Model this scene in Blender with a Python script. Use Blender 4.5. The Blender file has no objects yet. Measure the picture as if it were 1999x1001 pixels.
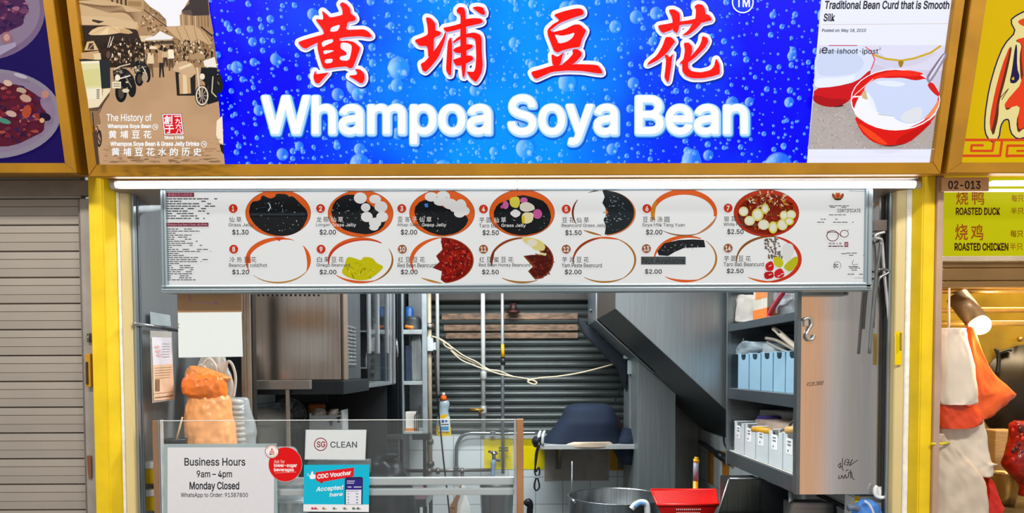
import bpy, bmesh, math, random, os
from mathutils import Vector, Matrix, noise

S = bpy.context.scene
C = S.collection
random.seed(7)
PI = math.pi

# ------------------------------------------------------------------ camera
F, CX, CYP = 1400.0, 999.5, 769.0           # focal length and principal point for a 1999x1001 frame
CAM = Vector((0, -2.6, 1.6))
PITCH, ROLL = math.radians(2.1), math.radians(0.22)
ROT = Matrix.Rotation(PI/2 - PITCH, 3, 'X') @ Matrix.Rotation(-ROLL, 3, 'Z')
cd = bpy.data.cameras.new('camera')
cd.sensor_width = 36; cd.sensor_fit = 'HORIZONTAL'
cd.lens = F/1999*36; cd.shift_y = (CYP-500.5)/1999; cd.clip_start = 0.05
cam = bpy.data.objects.new('camera', cd); C.objects.link(cam)
cam.location = CAM; cam.rotation_euler = ROT.to_euler()
S.camera = cam
S.view_settings.view_transform = 'Standard'; S.view_settings.look = 'None'
S.view_settings.gamma = 1; S.view_settings.use_curve_mapping = False
S.view_settings.exposure = 0.0

# ------------------------------------------------------------------ light of the hall and of the stalls
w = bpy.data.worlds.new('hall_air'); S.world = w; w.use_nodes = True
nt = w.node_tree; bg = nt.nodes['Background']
# made-up hall: tan and grey bands shaped to reflect in the steel, plus noise
def wmath(op, a, b_=None):
    q = nt.nodes.new('ShaderNodeMath'); q.operation = op
    for i_, v_ in enumerate((a, b_)):
        if v_ is None: continue
        if isinstance(v_, (int, float)): q.inputs[i_].default_value = v_
        else: nt.links.new(v_, q.inputs[i_])
    return q.outputs[0]
tc = nt.nodes.new('ShaderNodeTexCoord'); sx = nt.nodes.new('ShaderNodeSeparateXYZ'); nt.links.new(tc.outputs['Generated'], sx.inputs[0])
nz = nt.nodes.new('ShaderNodeTexNoise'); nz.inputs['Scale'].default_value = 4.0; nz.inputs['Detail'].default_value = 3
nt.links.new(tc.outputs['Generated'], nz.inputs['Vector'])
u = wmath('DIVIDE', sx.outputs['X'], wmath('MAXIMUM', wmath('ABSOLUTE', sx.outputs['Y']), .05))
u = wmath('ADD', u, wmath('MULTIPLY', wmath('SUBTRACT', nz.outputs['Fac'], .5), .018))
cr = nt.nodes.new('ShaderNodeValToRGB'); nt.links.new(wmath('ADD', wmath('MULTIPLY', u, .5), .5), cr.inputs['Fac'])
REFLECTION_BANDS = [(-.9, (.55, .55, .56)), (-.5, (.42, .42, .43)), (-.355, (.40, .36, .33)), (-.325, (.62, .54, .47)), (-.30, (.36, .32, .29)), (-.27, (.66, .56, .47)), (-.245, (.40, .36, .33)), (-.12, (.6, .58, .55)), (.02, (.5, .5, .52)),
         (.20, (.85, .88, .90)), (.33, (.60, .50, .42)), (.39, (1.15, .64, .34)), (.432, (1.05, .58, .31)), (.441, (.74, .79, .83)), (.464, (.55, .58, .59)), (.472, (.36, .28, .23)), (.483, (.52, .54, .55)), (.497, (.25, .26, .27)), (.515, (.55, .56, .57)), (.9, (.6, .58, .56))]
for i, (p, c) in enumerate(REFLECTION_BANDS):
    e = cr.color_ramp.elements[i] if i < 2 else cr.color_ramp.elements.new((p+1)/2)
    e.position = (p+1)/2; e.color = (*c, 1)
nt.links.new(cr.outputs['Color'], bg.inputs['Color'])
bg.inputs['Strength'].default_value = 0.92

def area(name, loc, size, power, color=(1, 1, 1), rot=(0, 0, 0)):
    l = bpy.data.lights.new(name, 'AREA'); l.shape = 'RECTANGLE'; l.size, l.size_y = size
    l.energy = power; l.color = color
    o = bpy.data.objects.new(name, l); C.objects.link(o); o.location = loc; o.rotation_euler = rot
    return o
area('unseen_hall_lamp', (-1.6, -2.2, 3.7), (1.2, .25), 75, (1, .96, .9), (math.radians(25), 0, 0))  # overhead hall lights, assumed and out of view
area('unseen_hall_lamp', (1.6, -2.2, 3.7), (1.2, .25), 75, (1, .96, .9), (math.radians(25), 0, 0))
area('stall_ceiling_lamp', (-.1, .75, 2.62), (1.2, .12), 46, (.93, .97, 1))
area('stall_ceiling_lamp', (.1, 1.75, 2.62), (1.2, .12), 42, (.93, .97, 1))

# ------------------------------------------------------------------ pixel -> place helpers
def P(px, py, Y):
    d = ROT @ Vector(((px-CX)/F, -(py-CYP)/F, -1))
    return CAM + d*((Y-CAM.y)/d.y)
def XZ(x0, y0, x1, y1, Y):
    xm, ym = (x0+x1)/2, (y0+y1)/2
    return P(x0, ym, Y).x, P(x1, ym, Y).x, P(xm, y1, Y).z, P(xm, y0, Y).z
def atX(px, py, X):
    d = ROT @ Vector(((px-CX)/F, -(py-CYP)/F, -1))
    return CAM + d*((X-CAM.x)/d.x)

# ------------------------------------------------------------------ materials
def lin(h):
    if isinstance(h, str):
        c = [int(h[i:i+2], 16)/255 for i in (0, 2, 4)]
    else:
        c = [v/255 for v in h]
    return tuple(v/12.92 if v <= .04045 else ((v+.055)/1.055)**2.4 for v in c)
_m = {}
def M(h, rough=.5, metal=0, var=.12, scale=14, bump=0, alpha=1, emit=0, stretch=(1, 1, 1), spec=.5, trans=0, sub=0):
    key = ('m', h, rough, metal, var, scale, bump, alpha, emit, stretch, spec, trans, sub)
    if key in _m: return _m[key]
    m = bpy.data.materials.new('paint_'+str(h)); m.use_nodes = True
    n = m.node_tree; b = n.nodes['Principled BSDF']; c = lin(h)
    t = n.nodes.new('ShaderNodeTexCoord'); mpn = n.nodes.new('ShaderNodeMapping'); mpn.inputs['Scale'].default_value = stretch
    no = n.nodes.new('ShaderNodeTexNoise'); no.inputs['Scale'].default_value = scale; no.inputs['Detail'].default_value = 4
    n.links.new(t.outputs['Object'], mpn.inputs['Vector']); n.links.new(mpn.outputs['Vector'], no.inputs['Vector'])
    r = n.nodes.new('ShaderNodeValToRGB'); r.color_ramp.elements[0].position = .3; r.color_ramp.elements[1].position = .7
    r.color_ramp.elements[0].color = (*[v*(1-var) for v in c], 1); r.color_ramp.elements[1].color = (*[min(1, v*(1+var)) for v in c], 1)
    n.links.new(no.outputs['Fac'], r.inputs['Fac']); n.links.new(r.outputs['Color'], b.inputs['Base Color'])
    b.inputs['Roughness'].default_value = rough; b.inputs['Metallic'].default_value = metal; b.inputs['Alpha'].default_value = alpha
    b.inputs['Specular IOR Level'].default_value = spec; b.inputs['Transmission Weight'].default_value = trans
    if emit:
        n.links.new(r.outputs['Color'], b.inputs['Emission Color']); b.inputs['Emission Strength'].default_value = emit
    if bump:
        bp = n.nodes.new('ShaderNodeBump'); bp.inputs['Strength'].default_value = bump; bp.inputs['Distance'].default_value = .01
        n.links.new(no.outputs['Fac'], bp.inputs['Height']); n.links.new(bp.outputs['Normal'], b.inputs['Normal'])
    _m[key] = m; return m
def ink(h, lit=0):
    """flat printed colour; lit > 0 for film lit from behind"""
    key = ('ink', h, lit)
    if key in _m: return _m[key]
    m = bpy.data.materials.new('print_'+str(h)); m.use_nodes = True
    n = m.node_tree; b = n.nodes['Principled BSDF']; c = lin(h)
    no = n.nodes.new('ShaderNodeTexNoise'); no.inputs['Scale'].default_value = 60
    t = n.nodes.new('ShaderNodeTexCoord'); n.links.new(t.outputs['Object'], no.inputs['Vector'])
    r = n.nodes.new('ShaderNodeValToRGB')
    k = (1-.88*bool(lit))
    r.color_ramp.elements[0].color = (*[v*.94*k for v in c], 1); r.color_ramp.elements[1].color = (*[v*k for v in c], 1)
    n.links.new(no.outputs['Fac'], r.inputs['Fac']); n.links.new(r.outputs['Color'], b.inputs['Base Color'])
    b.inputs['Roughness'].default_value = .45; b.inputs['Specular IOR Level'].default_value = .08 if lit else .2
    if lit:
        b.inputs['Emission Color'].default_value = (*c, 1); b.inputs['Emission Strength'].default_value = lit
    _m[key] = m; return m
def glow(h, k):
    key = ('glow', h, k)
    if key in _m: return _m[key]
    m = bpy.data.materials.new('lamp_'+str(h)); m.use_nodes = True; n = m.node_tree
    b = n.nodes['Principled BSDF']; b.inputs['Base Color'].default_value = (.8, .8, .8, 1)
    b.inputs['Emission Color'].default_value = (*lin(h), 1); b.inputs['Emission Strength'].default_value = k
    _m[key] = m; return m
def steel(h='a9adaf', rough=.3, streak=.12, axis='z', bump=.02):
    st = {'z': (30, 30, 1), 'x': (1, 30, 30), 'y': (30, 1, 30)}[axis]
    return M(h, rough, .92, streak, 3, bump, stretch=st)
def clear(h='e8f0f0', alpha=.12, rough=.05):
    return M(h, rough, 0, .03, 5, 0, alpha, spec=.25)
def film(h, alpha=.75, rough=.28, bump=.25):
    return M(h, rough, 0, .12, 9, bump, alpha)
YEL = M('e8c400', .55, 0, .10, 9, .25)
FRAME = M('a67404', .42, .25, .14, 7, .05)
ALU = M('a4adb2', .35, .8, .05, 3, 0)
ALUD = M('7d878c', .4, .8, .05, 3, 0)
WHT = M('e9ecec', .5, 0, .04)
BLACK = M('15171b', .45, 0, .2)
DARK = M('23282d', .5, 0, .2)
CREAM = M('d8c48a', .5, 0, .05, 4)
STEEL = steel(); STEELD = steel('7c8387', .38); STEELM = M('a6acae', .3, .55, .06, 3, .004, stretch=(30, 30, 1)); STEELX = steel('8d9497', .34, .12, 'x')

# ------------------------------------------------------------------ mesh builder
class MB:
    def __init__(s): s.bm = bmesh.new(); s.mats = []
    def mi(s, m):
        if m not in s.mats: s.mats.append(m)
        return s.mats.index(m)
    def _take(s, tb, m, smooth):
        i = s.mi(m)
        for f in tb.faces: f.material_index = i; f.smooth = smooth
        me = bpy.data.meshes.new('t'); tb.to_mesh(me); tb.free(); s.bm.from_mesh(me); bpy.data.meshes.remove(me)
    def box(s, x0, x1, y0, y1, z0, z1, m, bev=.003, rot=None):
        tb = bmesh.new(); bmesh.ops.create_cube(tb, size=1)
        sx, sy, sz = abs(x1-x0), abs(y1-y0), abs(z1-z0)
        bmesh.ops.scale(tb, vec=(sx, sy, sz), verts=tb.verts)
        b = min(bev, min(sx, sy, sz)*.3)
        if b > 1e-5: bmesh.ops.bevel(tb, geom=tb.edges[:], offset=b, segments=2, affect='EDGES', profile=.6)
        if rot: bmesh.ops.rotate(tb, verts=tb.verts, matrix=rot)
        bmesh.ops.translate(tb, verts=tb.verts, vec=((x0+x1)/2, (y0+y1)/2, (z0+z1)/2))
        s._take(tb, m, False); return s
    def pbox(s, x0, y0, x1, y1, Y0, Y1, m, bev=.003):
        a, b, c, d = XZ(x0, y0, x1, y1, Y0); return s.box(a, b, Y0, Y1, c, d, m, bev)
    def prism(s, pts, vec, m, bev=0, smooth=False):
        tb = bmesh.new(); vs = [tb.verts.new(p) for p in pts]; f = tb.faces.new(vs)
        r = bmesh.ops.extrude_face_region(tb, geom=[f]); nv = [e for e in r['geom'] if isinstance(e, bmesh.types.BMVert)]
        bmesh.ops.translate(tb, verts=nv, vec=vec); bmesh.ops.recalc_face_normals(tb, faces=tb.faces)
        if bev: bmesh.ops.bevel(tb, geom=tb.edges[:], offset=bev, segments=2, affect='EDGES')
        s._take(tb, m, smooth); return s
    def pprism(s, px, Y0, Y1, m, bev=0):
        return s.prism([P(x, y, Y0) for x, y in px], (0, Y1-Y0, 0), m, bev)
    def tube(s, pts, r, m, seg=10, smooth_path=0, caps=True):
        pts = [Vector(p) for p in pts]
        if smooth_path: pts = spline(pts, smooth_path)
        rs = r if isinstance(r, (list, tuple)) else None
        tb = bmesh.new(); rings = []; up = None
        for i, p in enumerate(pts):
            d = (pts[min(i+1, len(pts)-1)]-pts[max(i-1, 0)])
            d = d.normalized() if d.length > 1e-9 else Vector((0, 0, 1))
            if up is None:
                up = Vector((0, 0, 1)) if abs(d.z) < .9 else Vector((0, 1, 0))
            u = (up - d*up.dot(d)).normalized(); v = d.cross(u); up = u
            rr = (rs[min(int(i*len(rs)/len(pts)), len(rs)-1)] if rs else r)
            rings.append([tb.verts.new(p+(u*math.cos(2*PI*k/seg)+v*math.sin(2*PI*k/seg))*rr) for k in range(seg)])
        for a, b in zip(rings, rings[1:]):
            for k in range(seg): tb.faces.new((a[k], a[(k+1) % seg], b[(k+1) % seg], b[k]))
        if caps: tb.faces.new(rings[0][::-1]); tb.faces.new(rings[-1])
        bmesh.ops.recalc_face_normals(tb, faces=tb.faces)
        s._take(tb, m, True); return s
    def lathe(s, prof, center, m, seg=32, sx=1, sy=1, rot=None):
        tb = bmesh.new(); rings = []
        for r, z in prof:
            rings.append([tb.verts.new((r*sx*math.cos(2*PI*k/seg), r*sy*math.sin(2*PI*k/seg), z)) for k in range(seg)])
        for a, b in zip(rings, rings[1:]):
            for k in range(seg): tb.faces.new((a[k], a[(k+1) % seg], b[(k+1) % seg], b[k]))
        for q, e in ((rings[0], -1), (rings[-1], 1)):
            try: tb.faces.new(q[::e])
            except ValueError: pass
        bmesh.ops.remove_doubles(tb, verts=tb.verts, dist=1e-6)
        bmesh.ops.recalc_face_normals(tb, faces=tb.faces)
        if rot: bmesh.ops.rotate(tb, verts=tb.verts, matrix=rot)
        bmesh.ops.translate(tb, verts=tb.verts, vec=center)
        s._take(tb, m, True); return s
    def ball(s, c, r, m, sc=(1, 1, 1), nz=0, fr=6, sub=3, rot=None):
        tb = bmesh.new(); bmesh.ops.create_icosphere(tb, subdivisions=sub, radius=1)
        for v in tb.verts:
            k = 1 + (nz*noise.noise(v.co*fr*.3+Vector(c)*7) if nz else 0)
            v.co = Vector((v.co.x*sc[0], v.co.y*sc[1], v.co.z*sc[2]))*r*k
        if rot: bmesh.ops.rotate(tb, verts=tb.verts, matrix=rot)
        bmesh.ops.translate(tb, verts=tb.verts, vec=c); s._take(tb, m, True); return s
    def loft(s, rows, Y, m, dep=.5, maxdep=.2, wr=0, fr=18, seg=40, steps=5, sq=2.0, seed=0, vfold=0):
        """closed soft body: rows of (pixel row, left pixel, right pixel) at depth Y"""
        rr = []
        pts = [Vector(r) for r in rows]
        for q in spline(pts, steps): rr.append(q)
        tb = bmesh.new(); rings = []
        for (py, xl, xr) in rr:
            a, b = P(xl, py, Y), P(xr, py, Y); c = (a+b)/2; h = max((b.x-a.x)/2, .001); d = min(h*dep*2, maxdep)
            ring = []
            for k in range(seg):
                t = 2*PI*k/seg; ct, st = math.cos(t), math.sin(t)
                e = 2/sq
                x = math.copysign(abs(ct)**e, ct)*h; y = math.copysign(abs(st)**e, st)*d
                p = Vector((c.x+x, c.y+y, c.z))
                if wr:
                    q = Vector((p.x*fr, p.y*fr+seed*9.1, p.z*fr*.6))
                    w_ = noise.noise(q)*.6+noise.noise(q*2.3)*.4+ (1-abs(noise.noise(q*1.3+Vector((3, 1, 2))))*2)*.35
                    p += Vector((ct*.45, st, .25))*w_*wr
                    if vfold: p += Vector((ct*.3, st, 0))*math.sin(k*2*PI/seg*9+noise.noise(q*.4)*4)*vfold
                ring.append(tb.verts.new(p))
            rings.append(ring)
        for a, b in zip(rings, rings[1:]):
            for k in range(seg): tb.faces.new((a[k], a[(k+1) % seg], b[(k+1) % seg], b[k]))
        tb.faces.new(rings[0]); tb.faces.new(rings[-1][::-1])
        bmesh.ops.recalc_face_normals(tb, faces=tb.faces); s._take(tb, m, True); return s
    def build(s, name, parent=None, **tags):
        me = bpy.data.meshes.new(name); s.bm.to_mesh(me); s.bm.free()
        for m in s.mats: me.materials.append(m)
        o = bpy.data.objects.new(name, me); C.objects.link(o)
        if parent is not None:
            o.parent = parent; o.matrix_parent_inverse = parent.matrix_world.inverted()
        else:
            # origin at the thing's base
            if len(me.vertices):
                xs = [v.co for v in me.vertices]
                b = Vector((sum(v.x for v in xs)/len(xs), sum(v.y for v in xs)/len(xs), min(v.z for v in xs)))
                me.transform(Matrix.Translation(-b)); o.location = b
        for k, v in tags.items(): o[k] = v
        return o
def spline(pts, n):
    out = []
    for i in range(len(pts)-1):
        p0 = pts[max(i-1, 0)]; p1 = pts[i]; p2 = pts[i+1]; p3 = pts[min(i+2, len(pts)-1)]
        for k in range(n):
            t = k/n
            out.append(.5*((2*p1)+(-p0+p2)*t+(2*p0-5*p1+4*p2-p3)*t*t+(-p0+3*p1-3*p2+p3)*t**3))
    out.append(pts[-1]); return out
def thing(name, label, cat, loc=(0, 0, 0), group=None):
    o = bpy.data.objects.new(name, None); C.objects.link(o); o.location = loc; o.empty_display_size = .05
    o['label'] = label; o['category'] = cat
    if group: o['group'] = group
    bpy.context.view_layer.update()
    return o
def tg(label, cat, group=None):
    d = dict(label=label, category=cat)
    if group: d['group'] = group
    return d
STRUCT = dict(kind='structure')

# ------------------------------------------------------------------ printed film, paint and lettering
_fonts = {}
def font(kind):
    if kind not in _fonts:
        f = None
        try:
            f = bpy.data.fonts.load(os.path.join(bpy.utils.system_resource('DATAFILES'), 'fonts', 'Inter.woff2')) if kind == 'sans' else None
        except Exception:
            f = None
        _fonts[kind] = f
    return _fonts[kind]
def glyphs(s, weight=0, kind='sans', res=3):
    c = bpy.data.curves.new('g', 'FONT'); c.body = s; c.resolution_u = res
    f = font(kind)
    if f: c.font = f
    o = bpy.data.objects.new('g', c); C.objects.link(o)
    d = bpy.context.evaluated_depsgraph_get(); ev = o.evaluated_get(d); me = ev.to_mesh()
    vs = [v.co.copy() for v in me.vertices]; fs = [list(p.vertices) for p in me.polygons]
    ev.to_mesh_clear(); bpy.data.objects.remove(o); bpy.data.curves.remove(c)
    if weight:
        cnt = {}
        for f_ in fs:
            for a, b in zip(f_, f_[1:]+f_[:1]): cnt[(min(a, b), max(a, b))] = cnt.get((min(a, b), max(a, b)), 0)+1
        for (a, b), k in list(cnt.items()):
            if k != 1: continue
            d = vs[b]-vs[a]
            if d.length < 1e-7: continue
            d.normalize(); n = Vector((-d.y, d.x, 0))*weight
            if weight < .02 or res < 3: e = d*weight*.45; q = [vs[a]+n-e, vs[b]+n+e, vs[b]-n+e, vs[a]-n-e]
            else:
                an = math.atan2(n.y, n.x); q = []
                for c0, st in ((vs[a], an), (vs[b], an+PI)): q += [c0+Vector((math.cos(st+PI*k2/6), math.sin(st+PI*k2/6), 0))*weight for k2 in range(7)]
            i0 = len(vs); vs += q; fs.append(list(range(i0, len(vs))))
    return vs, fs
def chaikin(p, c=.22):
    out = []
    for (x0, y0), (x1, y1) in zip(p, p[1:]+p[:1]): out += [(x0+(x1-x0)*c, y0+(y1-y0)*c), (x1-(x1-x0)*c, y1-(y1-y0)*c)]
    return out
class Print:
    def __init__(s, mapper, lit=0, off=.0006):
        s.f = mapper; s.lit = lit; s.off = off; s.mb = MB(); s.step = .00006
    def _n(s): s.off += s.step; return s.off
    def poly(s, pts, h, keep=False, sm=0):
        for _ in range(sm): pts = chaikin(pts)
        o = s.off if keep else s._n()
        try: f = s.mb.bm.faces.new([s.mb.bm.verts.new(s.f(x, y, o)) for x, y in pts]); f.material_index = s.mb.mi(ink(h, s.lit))
        except ValueError: pass
        return s
    def rect(s, x0, y0, x1, y1, h, keep=False): return s.poly([(x0, y0), (x1, y0), (x1, y1), (x0, y1)], h, keep)
    def circ(s, cx, cy, rx, ry, h, rot=0, a0=0, a1=360, n=28, keep=False):
        ca, sa = math.cos(rot), math.sin(rot); pts = []
        for k in range(n):
            t = math.radians(a0+(a1-a0)*k/(n if a1-a0 >= 360 else n-1)); x, y = rx*math.cos(t), ry*math.sin(t)
            pts.append((cx+x*ca-y*sa, cy+x*sa+y*ca))
        return s.poly(pts, h, keep)
    def line(s, pts, wd, h, closed=False):
        o = s._n(); i = s.mb.mi(ink(h, s.lit)); L = list(pts)+([pts[0]] if closed else [])
        for k, ((x0, y0), (x1, y1)) in enumerate(zip(L, L[1:])):
            dx, dy = x1-x0, y1-y0; l = math.hypot(dx, dy) or 1e-6; nx, ny = -dy/l*wd/2, dx/l*wd/2; ex, ey = dx/l*wd*.2, dy/l*wd*.2
            q = [(x0+nx-ex, y0+ny-ey), (x1+nx+ex, y1+ny+ey), (x1-nx+ex, y1-ny+ey), (x0-nx-ex, y0-ny-ey)]
            f = s.mb.bm.faces.new([s.mb.bm.verts.new(s.f(x, y, o+(k % 5)*5e-6)) for x, y in q]); f.material_index = i
        return s
    def grow(s, polys, r, h, dx=0, dy=0):
        """polygons with a round border of r pixels"""
        o = s._n(); i = s.mb.mi(ink(h, s.lit))
        def face(pts):
            try: f = s.mb.bm.faces.new([s.mb.bm.verts.new(s.f(x+dx, y+dy, o)) for x, y in pts]); f.material_index = i
            except ValueError: pass
        for p in polys:
            face(p)
            for (x0, y0), (x1, y1) in zip(p, p[1:]+p[:1]):
                l = math.hypot(x1-x0, y1-y0)
                if l > 1e-6:
                    nx, ny = -(y1-y0)/l*r, (x1-x0)/l*r
                    face([(x0+nx, y0+ny), (x1+nx, y1+ny), (x1-nx, y1-ny), (x0-nx, y0-ny)])
                face([(x0+r*math.cos(2*PI*k/12), y0+r*math.sin(2*PI*k/12)) for k in range(12)])
        return s
    def arc(s, cx, cy, rx, ry, a0, a1, w0, w1, h, n=24):
        """crescent stroke whose width runs from w0 over the middle w1 back to w0"""
        o = s._n(); i = s.mb.mi(ink(h, s.lit)); A = []; B = []
        for k in range(n+1):
            u = k/n; t = math.radians(a0+(a1-a0)*u); wd = w0+(w1-w0)*math.sin(PI*u)
            A.append((cx+rx*math.cos(t), cy+ry*math.sin(t))); B.append((cx+(rx-wd)*math.cos(t), cy+(ry-wd)*math.sin(t)))
        for k in range(n):
            f = s.mb.bm.faces.new([s.mb.bm.verts.new(s.f(x, y, o)) for x, y in (A[k], A[k+1], B[k+1], B[k])]); f.material_index = i
        return s
    def text(s, body, x0, y0, x1, y1, h, weight=0, slant=0, tilt=0, kind='sans', dx=0, dy=0, ref=None, res=3):
        """lettering fitted into the pixel box x0..x1, y0..y1 (its own outline's bounds)"""
        vs, fs = glyphs(body, weight, kind, res)
        if not vs: return s
        rv = glyphs(body, ref, kind, 2)[0] if ref is not None else vs
        ax, bx = min(v.x for v in rv), max(v.x for v in rv); ay, by = min(v.y for v in rv), max(v.y for v in rv)
        o = s._n(); i = s.mb.mi(ink(h, s.lit)); nv = []
        base = len(glyphs(body, 0, kind, res)[0]) if weight else len(vs); per = 4 if (weight < .02 or res < 3) else 14
        for v in vs:
            u, q = (v.x-ax)/max(bx-ax, 1e-6), (v.y-ay)/max(by-ay, 1e-6)
            x = x0+u*(x1-x0)+slant*q*(y1-y0)+dx; y = y1-q*(y1-y0)-tilt*u+dy
            nv.append(s.mb.bm.verts.new(s.f(x, y, o+(0 if len(nv) < base else (1+((len(nv)-base)//per) % 7)*5e-6))))
        for p in fs:
            try: f = s.mb.bm.faces.new([nv[k] for k in p]); f.material_index = i
            except ValueError: pass
        return s
    def build(s, name, parent=None, **k):
        bm = s.mb.bm; bm.normal_update()
        fl = [f for f in bm.faces if f.normal.y > 0 and abs(f.normal.y) > .3]
        if fl: bmesh.ops.reverse_faces(bm, faces=fl)
        return s.mb.build(name, parent, **k)

# tilted plane of the signboards: bottom edge forward of the pillars, leaning out towards the top
SB_Y, TILT = -.10, -.17
SB_Z = P(1000, 321, SB_Y).z
SN = Vector((0, -1, TILT)).normalized()
def SG(px, py, off=0):
    d = ROT @ Vector(((px-CX)/F, -(py-CYP)/F, -1))
    o = Vector((0, SB_Y, SB_Z)) + SN*off
    t = (o-CAM).dot(SN)/d.dot(SN)
    return CAM + d*t
def flat(Y):
    return lambda x, y, o=0: P(x, y, Y) - Vector((0, o, 0))

# ================================================================== THE SETTING
XL, XR, YB = -1.43, 1.47, 2.77
def tile_mat():
    m = bpy.data.materials.new('white_tile'); m.use_nodes = True; n = m.node_tree; b = n.nodes['Principled BSDF']
    g = n.nodes.new('ShaderNodeNewGeometry'); sp = n.nodes.new('ShaderNodeSeparateXYZ'); n.links.new(g.outputs['Position'], sp.inputs[0])
    ad = n.nodes.new('ShaderNodeMath'); ad.operation = 'ADD'; n.links.new(sp.outputs['X'], ad.inputs[0]); n.links.new(sp.outputs['Y'], ad.inputs[1])
    cb = n.nodes.new('ShaderNodeCombineXYZ'); n.links.new(ad.outputs[0], cb.inputs['X']); n.links.new(sp.outputs['Z'], cb.inputs['Y'])
    br = n.nodes.new('ShaderNodeTexBrick'); br.offset = 0; br.inputs['Scale'].default_value = 1
    br.inputs['Brick Width'].default_value = .2; br.inputs['Row Height'].default_value = .2; br.inputs['Mortar Size'].default_value = .0025
    br.inputs['Color1'].default_value = (*lin('d4dcdc'), 1); br.inputs['Color2'].default_value = (*lin('cdd7d8'), 1); br.inputs['Mortar'].default_value = (*lin('8f9696'), 1)
    n.links.new(cb.outputs[0], br.inputs['Vector']); n.links.new(br.outputs['Color'], b.inputs['Base Color']); b.inputs['Roughness'].default_value = .22
    return m
TILE = tile_mat()
MB().box(-3.4, 3.4, -3.4, 3.0, -.06, 0, M('8a8680', .5, 0, .1, 6), 0).build('floor', **STRUCT)
MB().box(-1.6, 1.6, .25, 3.0, 2.68, 2.74, M('c8c9c6', .7), 0).build('ceiling', **STRUCT)
MB().box(XL-.12, XL, .12, 3.0, 0, 2.68, TILE, 0).build('wall_left', **STRUCT)
XD = 1.36
MB().box(XR, XR+.05, .12, 3.0, 0, 2.68, TILE, 0).box(XD, XR+.001, 1.075, 3.0, 0, 2.68, TILE, 0).build('wall_right', **STRUCT)
# back wall: tiled parapet, piers and lintel round the shutter; yellow accent tiles belong to it
sillz = P(900, 851, YB-.14).z
SHX0, SHX1 = -.95, P(1240, 750, YB).x+.04
b = MB().box(XL, XR, YB-.14, YB+.12, 0, sillz, TILE, 0)
b.box(XL, SHX0, YB-.02, YB+.12, sillz, 2.68, TILE, 0).box(SHX1, XR, YB-.02, YB+.12, sillz, 2.68, TILE, 0)
b.box(SHX0, SHX1, YB-.02, YB+.12, 2.3, 2.68, M('4a453f', .6), 0)
YT = M('e3cf00', .3, 0, .05)
for q in ((945, 856, 1000, 916), (1001, 856, 1067, 916)): b.pbox(*q, YB-.143, YB-.13, YT, .001)
b.pbox(1190, 873, 1262, 918, YB-.143, YB-.13, M('c08a12', .35), .001)
b.pbox(1063, 873, 1189, 938, YB-.144, YB-.13, M('9a928a', .45), .001)
b.build('wall_back', **STRUCT)
# orange accent tiles of the right wall
b = MB(); OT = M('b8792a', .35)
for (a, c) in ((1383, 1394), (1411, 1424)):
    p, q = atX(a, 890, XD), atX(c, 890, XD)
    b.box(XD-.004, XD, q.y, p.y, .80, 1.06, OT, .001)
b.build('wall_right_accent', **STRUCT)

# yellow pillars with a painted reveal and a cream jamb
def pillar(name, pts):
    z1 = P(1000, 346, 0).z+.02
    b = MB()
    o = pts['yellow']; b.prism([(x, y, 0) for x, y in o], (0, 0, z1), YEL, .004)
    o = pts['white']; b.prism([(x, y, 0) for x, y in o], (0, 0, z1), M('eeece6', .55, 0, .1, 40, .3), .002)
    o = pts['cream']; b.prism([(x, y, 0) for x, y in o], (0, 0, z1), CREAM, .002)
    return b.build(name, **STRUCT)
X = lambda px, Y=0, py=680: P(px, py, Y).x
a0, a1, a2, a3, a4 = X(179), X(208), X(233, .045), X(238, .05), X(259, .075)
pillar('pillar_left', dict(yellow=[(a0, .20), (a0, 0), (a1, 0), (a2, .045), (a2, .20)], white=[(a2, .12), (a2, .047), (a3, .05), (a3, .12)], cream=[(a3, .12), (a3, .056), (a4, .07), (a4, .12)]))
c0, c1, c2, c3, c4 = X(1822), X(1797), X(1777, .045), X(1767, .05), X(1745, .075)
pillar('pillar_right', dict(yellow=[(c0, .20), (c0, 0), (c1, 0), (c2, .045), (c2, .20)], white=[(c2, .12), (c2, .047), (c3, .05), (c3, .12)], cream=[(c3, .12), (c3, .056), (c4, .07), (c4, .12)]))
zt = P(1000, 350, 0).z
MB().box(a4, a4+.009, .085, .12, 0, zt, ALU, .002).box(a4+.010, a4+.014, .11, .12, 0, zt, ALUD, .001).build('trim_1', **STRUCT)
MB().box(c4-.010, c4, .098, .12, 0, zt, ALU, .002).box(c4-.015, c4-.011, .112, .12, 0, zt, M('33383b', .4, .6), .001).build('trim_2', **STRUCT)
MB().box(a2, c2, .0, .26, P(1000, 366, 0).z, P(1000, 346, 0).z+.06, M('8f8377', .5, .3, .15, 5), .004).build('trim_3', **STRUCT)
# wall above the stalls behind the signboards
MB().box(-3.4, 3.4, .0, .12, P(1000, 346, 0).z+.06, 3.6, M('5b5348', .7), 0).build('wall_front', **STRUCT)

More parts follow.
